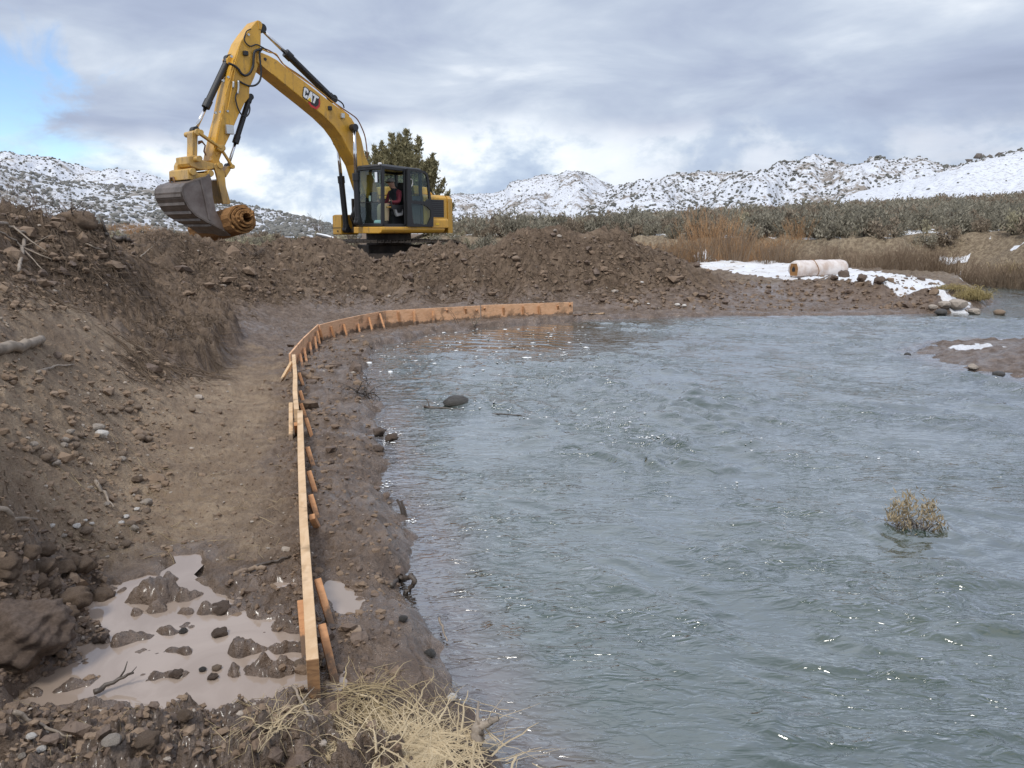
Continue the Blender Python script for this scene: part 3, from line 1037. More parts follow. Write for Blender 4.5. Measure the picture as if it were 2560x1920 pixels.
# right: pointed hill, long ridge, smooth snow slope with rocky top
_, P, s = hill('hill', [(1040, 560), (1090, 520), (1130, 487), (1200, 483), (1235, 481), (1262, 470), (1275, 454), (1310, 449), (1380, 440), (1420, 432), (1450, 431), (1490, 447), (1530, 466), (1570, 490), (1640, 530), (1720, 570)], 700, 380, M_H2, .16, 5, 4200, .42)
shrubs('hill_shrubs', 'fine shrubs over the pointed snowy hill behind the excavator tail', P, s, M_SHRUB2, 5)
_, P, s = hill('hill', [(1440, 520), (1500, 480), (1545, 464), (1600, 452), (1680, 436), (1730, 429), (1800, 430), (1870, 432), (1930, 424), (1980, 412), (2015, 402), (2050, 400), (2080, 408), (2120, 419), (2150, 416), (2190, 409), (2240, 411), (2300, 409),
                        (2340, 418), (2400, 412), (2440, 404), (2480, 392), (2540, 380), (2700, 350), (3000, 330)], 620, 330, M_H2, .20, 6, 7600, .6)
shrubs('hill_shrubs', 'juniper dots over the long snowy ridge at the right', P, s, M_SHRUB, 6)
_, P, s = hill('snow_slope', [(2050, 520), (2150, 480), (2250, 455), (2330, 437), (2400, 420), (2470, 402), (2560, 388), (2700, 372), (3100, 350)], 480, 260, M_H4, .05, 7, 300, .4, dens=lambda a, t: .5)
shrubs('hill_shrubs', 'few small shrubs on the smooth white slope at the right edge', P, s, M_SHRUB, 7)
# rocky outcrop on the right skyline
oc = at_y(2530, 378, 610)
g_ = np.random.default_rng(5)
OP = np.array([[oc[0] + g_.uniform(-28, 60), oc[1] + g_.uniform(-10, 10), oc[2] + g_.uniform(-7, -1.5)] for _ in range(60)])
ro = scatter_blobs('rock_outcrop', OP, g_.uniform(1.2, 3.4, 60), pmat('outcrop_rock', (.17, .145, .125), .9, var=.4, vscale=.3), 6, .9, .5)
tag(ro, kind='structure')


# ================================================================== PLANTS
def leaf_mat(name, c1, c2, rough=.85):
    m = bpy.data.materials.new(name)
    m.use_nodes = True
    T = NT(m.node_tree)
    out = T.n('ShaderNodeOutputMaterial')
    gi = T.n('ShaderNodeNewGeometry')
    oi = T.n('ShaderNodeObjectInfo')
    mixv = T.math('ADD', T.math('MULTIPLY', gi.outputs['Random Per Island'], .65), T.math('MULTIPLY', oi.outputs['Random'], .35))
    c = T.mix(mixv, c1, c2)
    d = T.n('ShaderNodeBsdfDiffuse', ins={'Color': c, 'Roughness': .5})
    tl = T.n('ShaderNodeBsdfTranslucent', ins={'Color': c})
    mx = T.n('ShaderNodeMixShader', ins={0: .25})
    T.l(d.outputs[0], mx.inputs[1])
    T.l(tl.outputs[0], mx.inputs[2])
    T.l(mx.outputs[0], out.inputs[0])
    return m


M_SAGE = leaf_mat('sage_leaf', (.19, .178, .138), (.46, .425, .34))
M_SAGE_B = leaf_mat('sage_leaf_brown', (.175, .142, .106), (.43, .355, .27))
M_SAGE_Y = leaf_mat('rabbitbrush', (.34, .315, .22), (.58, .53, .39))
M_STEM = pmat('stem_bark', (.11, .09, .072), .9, var=.4, vscale=20)
M_JUN = leaf_mat('juniper_leaf', (.15, .14, .078), (.40, .36, .215))
M_WIL = leaf_mat('willow_stem', (.42, .25, .13), (.68, .46, .27))
M_WIL_D = leaf_mat('willow_stem_dull', (.25, .185, .13), (.43, .33, .24))
M_STRAW = leaf_mat('straw', (.50, .40, .255), (.80, .69, .49))
M_STRAW2 = leaf_mat('straw_dull', (.38, .30, .18), (.60, .49, .31))
M_BARE = pmat('bare_twig', (.17, .135, .11), .9, var=.35, vscale=15)
M_BARE_R = pmat('bare_twig_red', (.21, .145, .115), .9, var=.35, vscale=15)
M_DRIFT = pmat('driftwood', (.34, .28, .22), .8, var=.45, vscale=14, bump=.004, bscale=60)
M_DRIFTD = pmat('wet_driftwood', (.10, .08, .065), .45, var=.4, vscale=14, bump=.004, bscale=60)


def tri_leaves(centers, size, g, up=.5, aspect=2.2):
    """one thin leaf triangle per centre"""
    n = len(centers)
    d = g.normal(0, 1, (n, 3))
    d[:, 2] = np.abs(d[:, 2]) * (1 - up) + up * 1.6
    d /= np.linalg.norm(d, axis=1)[:, None]
    s = np.cross(d, g.normal(0, 1, (n, 3)))
    s /= np.linalg.norm(s, axis=1)[:, None] + 1e-9
    L = size * g.uniform(.6, 1.3, n)[:, None]
    w = L / aspect
    a = centers - s * w * .5
    b = centers + s * w * .5
    c = centers + d * L
    V = np.stack([a, b, c], 1).reshape(-1, 3)
    Fc = np.arange(3 * n).reshape(-1, 3)
    return V, Fc


def mesh_np(name, V, Fc, mat):
    me = bpy.data.meshes.new(name)
    me.from_pydata(V.tolist(), [], Fc.tolist())
    me.materials.append(mat)
    me.update()
    return me


def sage_mesh(seed, mat, n=420, h=1.0, w=1.0):
    """clumpy rounded crown of small leaves: several lobes at uneven heights"""
    g = np.random.default_rng(seed)
    C = []
    lobes = g.integers(7, 11)
    for k in range(lobes):
        a = g.uniform(0, 2 * np.pi)
        rr = w * .5 * math.sqrt(g.uniform(.02, 1)) * .75
        cz = h * g.uniform(.22, .80) * (1 - .35 * (rr / (w * .5)) ** 2)
        c = np.array([rr * math.cos(a), rr * math.sin(a), cz])
        rad = g.uniform(.13, .24) * w
        m = n // lobes
        q = g.normal(0, 1, (m, 3))
        q /= np.linalg.norm(q, axis=1)[:, None]
        q *= rad * g.uniform(.35, 1.05, m)[:, None] * np.array([1, 1, 1.15])
        C.append(c + q)
    low = g.normal(0, 1, (n // 5, 3)) * np.array([w * .25, w * .25, h * .12]) + np.array([0, 0, h * .25])
    C.append(low)
    C = np.concatenate(C)
    C[:, 2] = np.maximum(C[:, 2], .03)
    V, Fc = tri_leaves(C, .10 * w, g, .45, 2.0)
    return mesh_np('sage_foliage', V, Fc, mat)


def stems_mesh(seed, h=.8, w=.8, n=9):
    g = np.random.default_rng(seed)
    mb = MB()
    for k in range(n):
        a = g.uniform(0, 2 * np.pi)
        r = w * .42 * g.uniform(.3, 1)
        mid = (r * .35 * math.cos(a + .3), r * .35 * math.sin(a + .3), h * .3)
        top = (r * math.cos(a), r * math.sin(a), h * g.uniform(.55, .85))
        mb.tube([(0, 0, -.05), mid, top], [.022, .014, .005], 4)
    o = mb.build('tmp', M_STEM, link=False)
    me = o.data
    bpy.data.objects.remove(o)
    return me


def mobj(name, me, parent=None, loc=None, rz=0.0, sc=(1, 1, 1)):
    o = bpy.data.objects.new(name, me)
    COL.objects.link(o)
    if parent is not None:
        o.parent = parent
    if loc is not None:
        o.location = loc
    o.rotation_euler = (0, 0, rz)
    o.scale = sc
    return o


SAGE = [sage_mesh(100 + i, M_SAGE, 520, .85, 1.15) for i in range(4)] + [sage_mesh(120 + i, M_SAGE_B, 480, .85, 1.15) for i in range(3)] + [sage_mesh(140 + i, M_SAGE_Y, 420, .8, .9) for i in range(2)]
SSTEM = [stems_mesh(200 + i) for i in range(3)]

# --- sagebrush on the bench: near ones are individuals, the far mass is one object
gs = np.random.default_rng(21)
cand = []
for _ in range(9000):
    a = gs.uniform(-.14, .66)
    y = gs.uniform(24, 112)
    x = y * math.tan(a)
    cand.append((x, y))
cand = np.array(cand)
dbn, ibn = poly_dist(cand[:, 0], cand[:, 1], BENCH)
okb = ibn & (dbn > .35)
cand, dbn = cand[okb], dbn[okb]
order = np.argsort(cand[:, 1])
cand, dbn = cand[order], dbn[order]
keep = []
for i, (x, y) in enumerate(cand):
    lim = .62 if y < 45 else .8 if y < 70 else 1.0
    if all((x - cand[j][0]) ** 2 + (y - cand[j][1]) ** 2 > lim * lim for j in keep[-260:]):
        keep.append(i)
cand, dbn = cand[keep], dbn[keep]
bz = hzs(cand[:, 0], cand[:, 1])
n_ind = 0
far_pts = []
front_rank = {}
fr_ = sorted([(x / y, i) for i, ((x, y), d) in enumerate(zip(cand[:290], dbn[:290])) if d < 2.2])
ORD = lambda k: '%d%s' % (k, 'th' if 10 <= k % 100 <= 20 else {1: 'st', 2: 'nd', 3: 'rd'}.get(k % 10, 'th'))
for k_, (_, i) in enumerate(fr_):
    front_rank[i] = k_ + 1
for (x, y), d, z in zip(cand, dbn, bz):
    if z < 1.0:
        continue
    kind = gs.choice(9, p=[.14, .14, .14, .14, .13, .12, .10, .05, .04])
    s = gs.uniform(.5, 1.2) * (1.0 + .15 * (d < 6))
    rz = gs.uniform(0, 6.28)
    if n_ind < 290:
        col = 'grey-green' if kind < 4 else 'brownish' if kind < 7 else 'pale yellowish'
        row = 'at the edge of the cut bank' if d < 2.2 else 'just behind the bank edge' if d < 7 else 'further back on the bench'
        zone = 'at the far right' if x / y > .42 else 'above the snow flat' if x / y > .28 else 'behind the willows' if x / y > .12 else 'behind the dirt berm' if x / y > 0 else 'right of the excavator'
        label = '%s sagebrush %s, %s' % (col, row, zone)
        if n_ind in front_rank:
            label = '%s sagebrush, %s from the left along the edge of the cut bank' % (col, ORD(front_rank[n_ind]))
        e = empty('sagebrush', (x, y, z - .03), rz)
        e.scale = (s, s, s * gs.uniform(.85, 1.2))
        mobj('foliage', SAGE[kind], e)
        mobj('stems', SSTEM[n_ind % 3], e)
        tag(e, label, 'sagebrush', 'sagebrush on the bench')
        n_ind += 1
    else:
        far_pts.append((x, y, z, s, rz, kind))
fv, ff, fo = [], [], 0
LITE = [sage_mesh(300 + i, M_SAGE, 110, .95, 1.05) for i in range(4)]
LV = []
for me in LITE:
    v = np.zeros(len(me.vertices) * 3)
    me.vertices.foreach_get('co', v)
    v = v.reshape(-1, 3)
    LV.append(v)
for k, (x, y, z, s, rz, kd) in enumerate(far_pts):
    v = LV[k % 4] * np.array([1, 1, 1])
    c = v.reshape(-1, 3, 3).mean(1, keepdims=True)
    v = ((v.reshape(-1, 3, 3) - c) * 1.7 + c).reshape(-1, 3) * s
    cr, sr = math.cos(rz), math.sin(rz)
    v = np.stack([v[:, 0] * cr - v[:, 1] * sr + x, v[:, 0] * sr + v[:, 1] * cr + y, v[:, 2] + z], -1)
    fv.append(v)
V = np.concatenate(fv)
Fc = np.arange(len(V)).reshape(-1, 3)
split = gs.uniform(0, 1, len(far_pts))
o = big_mesh('sagebrush_mass', V, Fc, [M_SAGE, M_SAGE_B], smooth=False)
mi = np.repeat((split < .42).astype(np.int32), [len(v) // 3 for v in fv])
o.data.polygons.foreach_set('material_index', mi)
tag(o, 'mass of grey sagebrush covering the far bench', 'sagebrush', kind='stuff')

# --- brush on the flat behind the berm, left half
spots = []
for _ in range(900):
    a = gs.uniform(-.62, -.03)
    y = gs.uniform(21, 75)
    spots.append((y * math.tan(a), y))
spots = np.array(spots)
tz = hzs(spots[:, 0], spots[:, 1])
n2_ = 0
acc_ = []
for (x, y), z in sorted(zip(map(tuple, spots), tz), key=lambda t: t[0][1]):
    if math.hypot(x + 4.2, y - 21.0) < 4.0 or (x > -8 and y < 23):
        continue
    if any((x - a) ** 2 + (y - b) ** 2 < (.8 + .01 * y) ** 2 for a, b in acc_):
        continue
    acc_.append((x, y))
    if n2_ >= 170:
        break
    kind = gs.choice(9, p=[.08, .08, .08, .08, .08, .07, .07, .23, .23])
    s = gs.uniform(.55, 1.0) * (.8 if y < 30 else 1.1)
    col = 'grey-green sagebrush' if kind < 4 else 'brown bush' if kind < 7 else 'pale straw-coloured brush'
    az_ = x / y
    zone = 'left of the bucket' if az_ < -.42 else 'below and behind the bucket' if az_ < -.33 else 'between bucket and cab' if az_ < -.18 else 'behind the excavator'
    near_ = 'close behind the berm' if y < 32 else 'out on the flat' if y < 50 else 'far out on the flat'
    e = empty('brush', (x, y, z - .03), gs.uniform(0, 6.28))
    e.scale = (s, s, s * gs.uniform(.7, 1.1))
    mobj('foliage', SAGE[kind], e)
    mobj('stems', SSTEM[n2_ % 3], e)
    tag(e, '%s %s, %s' % (col, near_, zone), 'brush', 'low brush on the flat behind the berm')
    n2_ += 1


# --- thin-stemmed shrubs (willow, reed): ribbons in three-sided section
def stem_clump(seed, n=150, h=1.5, w=1.2, r=.006, mat=M_WIL, lean=.35, twigs=2):
    g = np.random.default_rng(seed)
    V, Fq = [], []

    def strand(p0, p1, p2, r0, r1):
        o = len(V)
        for p, rr in ((p0, r0), (p1, (r0 + r1) / 2), (p2, r1)):
            for k in range(3):
                a = k * 2.094
                V.append((p[0] + rr * math.cos(a), p[1] + rr * math.sin(a), p[2]))
        for s_ in (0, 3):
            for k in range(3):
                k2 = (k + 1) % 3
                Fq.append((o + s_ + k, o + s_ + k2, o + s_ + 3 + k2, o + s_ + 3 + k))
    for i in range(n):
        a = g.uniform(0, 2 * np.pi)
        rr = w * .5 * math.sqrt(g.uniform(0, 1)) * .55
        b = np.array([rr * math.cos(a), rr * math.sin(a), -.03])
        hh = h * g.uniform(.5, 1.0)
        ou = g.uniform(.1, 1) * lean * hh
        t = b + np.array([ou * math.cos(a + g.normal(0, .5)), ou * math.sin(a + g.normal(0, .5)), hh])
        m_ = b * .6 + t * .4 + np.array([0, 0, hh * .08])
        strand(b, m_, t, r, r * .4)
        for _ in range(twigs):
            f = g.uniform(.35, .85)
            s0 = m_ * (1 - f) + t * f
            s1 = s0 + np.array([g.normal(0, .12), g.normal(0, .12), g.uniform(.1, .3)]) * h * .6
            strand(s0, (s0 + s1) / 2, s1, r * .55, r * .25)
    me = bpy.data.meshes.new('stems')
    me.from_pydata([tuple(map(float, v)) for v in V], [], Fq)
    me.materials.append(mat)
    me.update()
    return me


WIL = [stem_clump(400 + i, 62, 1.2, 1.7, .0065, M_WIL, .6, 4) for i in range(3)]
WILD = [stem_clump(420 + i, 100, 1.0, 1.6, .0065, M_WIL_D, .6, 3) for i in range(3)]
# orange willows between berm and bench
gw = np.random.default_rng(31)
k = 0
WLIST = ((1560, 640, 24, .7, 1), (1600, 650, 23, .85, 1), (1650, 655, 22.5, .95, 1), (1700, 660, 24, 1.0, 1), (1740, 662, 25, 1.15, 1), (1780, 660, 24.5, 1.25, 1), (1820, 663, 25, 1.2, 1), (1860, 665, 25.5, 1.1, 1), (1900, 665, 25, 1.0, 1),
                             (1940, 667, 25.5, .95, 1), (1990, 668, 26.5, .85, 1), (1630, 640, 26.5, .9, 0), (1680, 640, 27, 1.0, 0), (1760, 640, 28, 1.15, 0), (1840, 640, 28, 1.15, 0), (1920, 645, 28, 1.0, 0), (2030, 660, 27, .75, 0), (1960, 650, 28.5, 1.0, 0),
                             (1510, 630, 26, .8, 0), (1450, 630, 27, .8, 0), (1200, 620, 25, .55, 0), (1160, 615, 24.5, .5, 0), (1240, 620, 26, .55, 0), (1145, 610, 27, .6, 0), (1800, 668, 23.8, .7, 1), (1880, 672, 24.2, .65, 1), (1715, 668, 23.2, .6, 1))
for u0, v0, y, s, bright in WLIST:
    if bright and u0 > 1640:
        y, s = 28.6 + (y - 24.5) * .45, s * 1.15
    p = at_y(u0, v0, y)
    z = hz1(p[0], p[1])
    me = (WIL if bright else WILD)[k % 3]
    zone = 'right of the excavator tail' if u0 < 1300 else 'behind the berm top' if u0 < 1600 else 'left of the wrapped roll' if u0 < 1850 else 'just behind the wrapped roll'
    lab = ('tall orange willow clump %s' if s > 1.05 else 'orange willow clump %s' if bright else 'dull brown willow clump %s') % zone
    if y > 26:
        lab = lab.replace('willow', 'willow')
    lab = lab.split(' clump')[0] + ' clump between berm and bench, %s from the left' % ORD(1 + sum(q[0] < u0 for q in WLIST))
    e = mobj('willow', me, None, (p[0], p[1], z), gw.uniform(0, 6.28), (s, s, s * gw.uniform(.6, .95) * (1.35 if 1720 < u0 < 1850 else 1.0)))
    tag(e, lab, 'willow', 'willow clumps between berm and bench')
    k += 1
# brown brush along the foot of the cut bank at the far right
for u0, v0, y, s in ((2140, 680, 25.6, .75), (2190, 685, 25.2, .8), (2240, 690, 25.2, .85), (2290, 690, 25.0, .9), (2340, 695, 24.8, .9), (2390, 700, 24.4, .95), (2430, 702, 24.0, .9), (2480, 705, 23.6, .95), (2530, 708, 23.0, 1.0), (2575, 712, 22.6, 1.05),
                     (2210, 670, 26.0, .8), (2320, 675, 25.6, .85), (2420, 680, 24.9, .9), (2500, 690, 24.2, .9), (2080, 672, 27, .6)):
    p = at_y(u0, v0, y)
    z = hz1(p[0], p[1])
    e = mobj('bank_brush', WILD[k % 3], None, (p[0], p[1], max(z, ZW)), gw.uniform(0, 6.28), (s * 1.2, s * 1.2, s * gw.uniform(.55, 1.15)))
    zone = 'near the bare bank face' if u0 < 2240 else 'behind the spit tip' if u0 < 2450 else 'at the right edge of the view'
    tag(e, 'brown leafless brush on the cut bank %s, %s' % (zone, 'upper row' if v0 < 685 and y > 24 else 'lower row'), 'brush', 'brush along the cut bank')
    k += 1
# reddish reeds far left behind the bank and behind the excavator
for u0, y, s, z_ in ((300, 60, 1.1, 0), (330, 62, 1.2, 0), (360, 58, 1.0, 0), (390, 64, 1.1, 0), (275, 66, 1.2, 0), (345, 70, 1.3, 0), (240, 62, 1.1, 0)):
    p = at_y(u0, 585, y)
    z = hz1(p[0], p[1])
    e = mobj('reed_clump', WIL[k % 3], None, (p[0], p[1], z), gw.uniform(0, 6.28), (s * 1.3, s * 1.3, s * .75))
    tag(e, 'reddish reed clump on the flat left of the bucket', 'reeds', 'reddish reeds on the flat')
    k += 1


# --- bare branching shrubs
def branchy(seed, h=.6, n=7, depth=3, r=.008, spread=.7, mat=M_BARE, droop=0.0):
    g = np.random.default_rng(seed)
    mb = MB()

    def grow(p, d, L, rr, lev):
        pts = [p]
        q = p.copy()
        dd = d.copy()
        for s_ in range(3):
            dd = dd + g.normal(0, .16, 3)
            dd[2] -= droop * .2
            dd /= np.linalg.norm(dd)
            q = q + dd * L / 3
            pts.append(q.copy())
        mb.tube([tuple(x) for x in pts], [rr, rr * .85, rr * .7, rr * .5], 4 if lev < 2 else 3)
        if lev < depth:
            for _ in range(g.integers(2, 4)):
                f = g.integers(1, 4)
                nd = dd + g.normal(0, spread, 3) * np.array([1, 1, .6])
                nd /= np.linalg.norm(nd)
                grow(pts[f], nd, L * g.uniform(.5, .75), rr * .55, lev + 1)
    for i in range(n):
        a = g.uniform(0, 2 * np.pi)
        d = np.array([math.cos(a) * spread, math.sin(a) * spread, 1.0])
        grow(np.array([g.normal(0, .03), g.normal(0, .03), -.02]), d / np.linalg.norm(d), h * g.uniform(.4, .6), r, 1)
    return mb


def bare_shrub(name, label, cat, p, seed, h, n=6, depth=3, r=.008, spread=.7, mat=M_BARE, group=None, rz=0):
    o = branchy(seed, h, n, depth, r, spread, mat).build(name, mat, loc=tuple(p))
    tag(o, label, cat, group)
    return o


for i, (u0, v0, y, h, lab) in enumerate(((20, 560, 9.0, .55, 'bare reddish shrub on the left bank at the frame edge'), (60, 560, 9.4, .75, 'taller bare reddish shrub on the left bank crest'),
                                         (110, 560, 9.7, .62, 'bare reddish shrub in the middle of the left bank crest'), (150, 565, 9.9, .5, 'low bare shrub left of the root clump'))):
    p = at_y(u0, v0, y)
    bare_shrub('bare_shrub', lab, 'shrub', (p[0], p[1], hz1(p[0], p[1])), 500 + i, h * 1.15, 11, 4, .006, .75, M_BARE_R, 'bare shrubs on the left bank')
p = at_y(800, 590, 60)
bare_shrub('bare_tree', 'small pale leafless tree beyond the flat, left of the yellow tool box', 'tree', (p[0], p[1], hz1(p[0], p[1])), 510, 2.0, 8, 4, .03, .35, M_BARE)


# --- juniper behind the cab
def juniper():
    g = np.random.default_rng(61)
    b = at_y(1010, 590, 33.0)
    z = hz1(b[0], b[1])
    root = empty('juniper_tree', (b[0], b[1], z))
    tag(root, 'dense olive-green juniper tree standing behind the excavator cab', 'tree')
    mb = MB()
    mb.tube([(0, 0, -.2), (.05, 0, .5), (-.03, .05, 1.2), (0, 0, 2.2), (.05, 0, 3.4)], [.22, .18, .15, .11, .04], 8)
    C = []
    spires = []
    for k in range(34):
        a = g.uniform(0, 2 * np.pi)
        rr = 1.45 * math.sqrt(g.uniform(0.0, 1))
        top = 4.75 - .55 * rr ** 1.5 + g.uniform(-.35, .35)
        spires.append((rr * math.cos(a), rr * math.sin(a) * .9, top))
    spires += [(1.75, 0, 3.0), (1.95, -.2, 2.5), (2.1, .1, 2.0), (1.45, .2, 3.75), (1.3, -.3, 3.3), (-1.5, 0, 4.1), (-1.2, .2, 4.4), (1.9, 0, 1.5), (1.6, -.5, 1.9)]
    for (sx, sy, top) in spires:
        L = g.uniform(1.0, 1.9)
        base = np.array([sx * .55, sy * .55, max(top - L - .5, .8)])
        tip = np.array([sx, sy, top])
        mb.tube([(0, 0, base[2] * .55), tuple(base), tuple((base + tip) / 2), tuple(tip)], [.05, .035, .02, .006], 4)
        m = int(420 * L / 1.4)
        f = g.uniform(0, 1, m) ** .8
        wid = .36 * (1 - f) ** .7 + .03
        q = g.normal(0, 1, (m, 3)) * wid[:, None] * np.array([.62, .62, .5])
        C.append(base * (1 - f)[:, None] + tip * f[:, None] + q)
    C = np.concatenate(C)
    V, Fc = tri_leaves(C, .17, g, .55, 2.0)
    mb.build('trunk', M_STEM, root)
    mobj('crown', mesh_np('juniper_crown', V, Fc, M_JUN), root)


juniper()

# ================================================================== EXCAVATOR
def yellow_paint(name, c1, c2, dirt):
    m = bpy.data.materials.new(name)
    m.use_nodes = True
    T = NT(m.node_tree)
    out = T.n('ShaderNodeOutputMaterial')
    co = T.n('ShaderNodeTexCoord').outputs['Object']
    st = T.n('ShaderNodeMapping', ins={'Vector': co, 'Scale': (5.0, 5.0, .7)}).outputs[0]
    c = T.mix(T.smooth(T.noise(co, 2.2, 5, .6), .35, .68), c1, c2)
    streak = T.math('MULTIPLY', T.smooth(T.noise(st, 2.2, 6, .7), .52, .70), dirt)
    c = T.mix(streak, c, (.20, .145, .085))
    spl = T.math('MULTIPLY', T.smooth(T.noise(co, 7.0, 7, .72), .60, .68), dirt)
    c = T.mix(spl, c, (.15, .105, .07))
    rough = T.math('ADD', .38, T.math('MULTIPLY', T.math('ADD', streak, spl, True), .4))
    b_ = T.n('ShaderNodeBsdfPrincipled', ins={'Base Color': c, 'Roughness': rough, 'Coat Weight': .1, 'Coat Roughness': .2})
    T.l(b_.outputs[0], out.inputs[0])
    return m


M_YEL = yellow_paint('machine_yellow', (.70, .385, .045), (.58, .315, .045), .55)
M_YELD = yellow_paint('worn_yellow', (.62, .37, .075), (.42, .27, .10), .9)
M_BLK = pmat('black_paint', (.018, .018, .020), .42)
M_BLKR = pmat('black_rubber', (.022, .022, .024), .6)
M_CHR = pmat('chrome_rod', (.75, .75, .76), .16, metal=1.0)
M_STEEL = pmat('fitting_steel', (.55, .55, .54), .35, metal=.8)
M_BUCKET = pmat('bucket_steel', (.115, .092, .078), .45, metal=.35, col2=(.20, .165, .145), vscale=4.0, bump=.004, bscale=14)
M_BUCKIN = pmat('bucket_worn_side', (.25, .215, .195), .42, metal=.35, col2=(.13, .10, .088), vscale=2.2, bump=.003, bscale=20)
M_RUST = pmat('rusty_steel', (.25, .14, .075), .7, col2=(.15, .085, .05), vscale=7.0)
M_TRACK = pmat('track_steel', (.045, .038, .033), .65, metal=.3, col2=(.10, .078, .06), vscale=6.0)
M_COIR = pmat('coir_mat', (.34, .175, .062), .95, col2=(.22, .11, .04), vscale=18.0, bump=.012, bscale=90)
M_SEAT = pmat('seat_fabric', (.02, .02, .022), .8)
M_GREYP = pmat('grey_plastic', (.42, .42, .42), .5)
M_WHITE = pmat('white_paint', (.8, .8, .8), .5)
M_DGREY = pmat('dark_grey_trim', (.05, .052, .056), .5)
M_RED = pmat('decal_red', (.55, .03, .03), .4)
M_DECB = pmat('decal_black', (.02, .02, .02), .4)
M_DECY = pmat('decal_yellow', (.80, .52, .03), .4)
M_HOSE_R = pmat('brown_pipe', (.22, .10, .05), .5)


def glass_mat(name, tint, refl=1.0):
    m = bpy.data.materials.new(name)
    m.use_nodes = True
    T = NT(m.node_tree)
    out = T.n('ShaderNodeOutputMaterial')
    lw = T.n('ShaderNodeLayerWeight', ins={'Blend': .5})
    fr_ = T.math('ADD', .03, T.math('MULTIPLY', .9, T.math('POWER', lw.outputs['Facing'], 4.0)))
    tr = T.n('ShaderNodeBsdfTransparent', ins={'Color': (*tint, 1)})
    gl = T.n('ShaderNodeBsdfGlossy', ins={'Color': (1, 1, 1, 1), 'Roughness': .03})
    mx = T.n('ShaderNodeMixShader', ins={0: T.math('MULTIPLY', fr_, refl)})
    T.l(tr.outputs[0], mx.inputs[1])
    T.l(gl.outputs[0], mx.inputs[2])
    T.l(mx.outputs[0], out.inputs[0])
    return m


M_GLASS = glass_mat('cab_glass', (.80, .88, .86), 1.0)

XF = np.array([-.659, -.752, 0.0])
XF /= np.linalg.norm(XF)
XL = np.array([-XF[1], XF[0], 0.0])
CORNER = at_y(957, 567, 20.0)                    # front left foot of the cab
X_FRONT, Y_LEFT = 1.20, 1.22
XO = CORNER - XF * X_FRONT - XL * Y_LEFT
GROUND_X = 0.50
XO[2] = 0.0


def loc2w(X, Y, Z):
    return XO + XF * X + XL * Y + np.array([0, 0, Z])


def pl_y(u, v, Y):
    """pixel -> (X, Y, Z) on the machine's lengthwise vertical plane Y"""
    d = ray(u, v)
    c = np.array([0, 0, CAM_H])
    t = ((XO + XL * Y - c) @ XL) / (d @ XL)
    p = c + d * t - XO
    return (float(p @ XF), Y, float(p[2]))


def pl_x(u, v, X):
    """pixel -> (X, Y, Z) on the crosswise vertical plane X"""
    d = ray(u, v)
    c = np.array([0, 0, CAM_H])
    t = ((XO + XF * X - c) @ XF) / (d @ XF)
    p = c + d * t - XO
    return (X, float(p @ XL), float(p[2]))


def z1(x, y): return (380 + x * .37366, 20 + y * .37366)
def z2(x, y): return (820 + x * .15675, 380 + y * .15675)
def z3(x, y): return (380 + x * .19293, 300 + y * .19293)
def z4(x, y): return (480 + x * .22301, 30 + y * .22301)


EX = empty('excavator', (XO[0], XO[1], 0), math.atan2(XF[1], XF[0]))
tag(EX, 'yellow tracked excavator with raised boom, bucket and thumb behind the dirt berm', 'excavator')


def plate(name, px, Y0, Y1, mat, parent=EX, zf=z1, bevel=.012):
    """outline of the near face traced in a pixel frame, extruded to Y1"""
    near = [pl_y(*zf(*p), Y0) for p in px]
    far = [(a, Y1, c) for a, b, c in near]
    mb = MB()
    mb.prism(near, far)
    return mb.build(name, mat, parent, bevel=bevel)


def y_at(px, Y, zf):
    return Vector(pl_y(*zf(*px), Y))


# ---- boom
BY0, BY1 = .22, -.28
top_edge = [(735, 470), (780, 452), (870, 490), (960, 540), (1040, 610), (1200, 730), (1330, 830), (1480, 950), (1600, 1040), (1700, 1110), (1790, 1190), (1850, 1290), (1900, 1420), (1940, 1600), (1981, 1698), (2065, 1933), (2110, 2117)]
low_edge = [(2040, 2190), (1985, 2130), (1914, 1932), (1847, 1713), (1800, 1630), (1740, 1520), (1680, 1400), (1600, 1290), (1480, 1170), (1300, 1020), (1100, 860), (930, 720), (860, 660), (780, 610), (735, 560)]
boom = plate('boom', top_edge + low_edge, BY0, BY1, M_YEL, zf=z4, bevel=.018)
# doubler plates, bosses and weld seams on the boom
mb = MB()
for (p, r, w) in (((815, 530), .035, .03), ((1810, 1305), .105, .06)):
    c = y_at(p, BY0, z4)
    mb.cyl(c - Vector((0, .0, 0)), c + Vector((0, w, 0)), r, 20)
mb.build('pin_boss', M_BLK, boom)
plate('boom_nose_plate', [(770, 500), (800, 515), (860, 600), (915, 690), (905, 700), (840, 650), (775, 590)], BY0 + .018, BY0 - .02, M_YEL, boom, z4, .006)

# ---- stick
SY0, SY1 = .18, -.24
stick_px4 = [(722, 98), (765, 96), (786, 130), (776, 200), (772, 380), (758, 570), (700, 735), (648, 850), (642, 960), (590, 1025), (520, 1165), (430, 1380), (350, 1545)]
stick_px3 = [(945, 340), (900, 450), (875, 520), (905, 580), (880, 640), (835, 640), (800, 600), (775, 520), (800, 400), (835, 230), (870, 80)]


def z3to4(p):
    u, v = z3(*p)
    return ((u - 480) / .22301, (v - 30) / .22301)


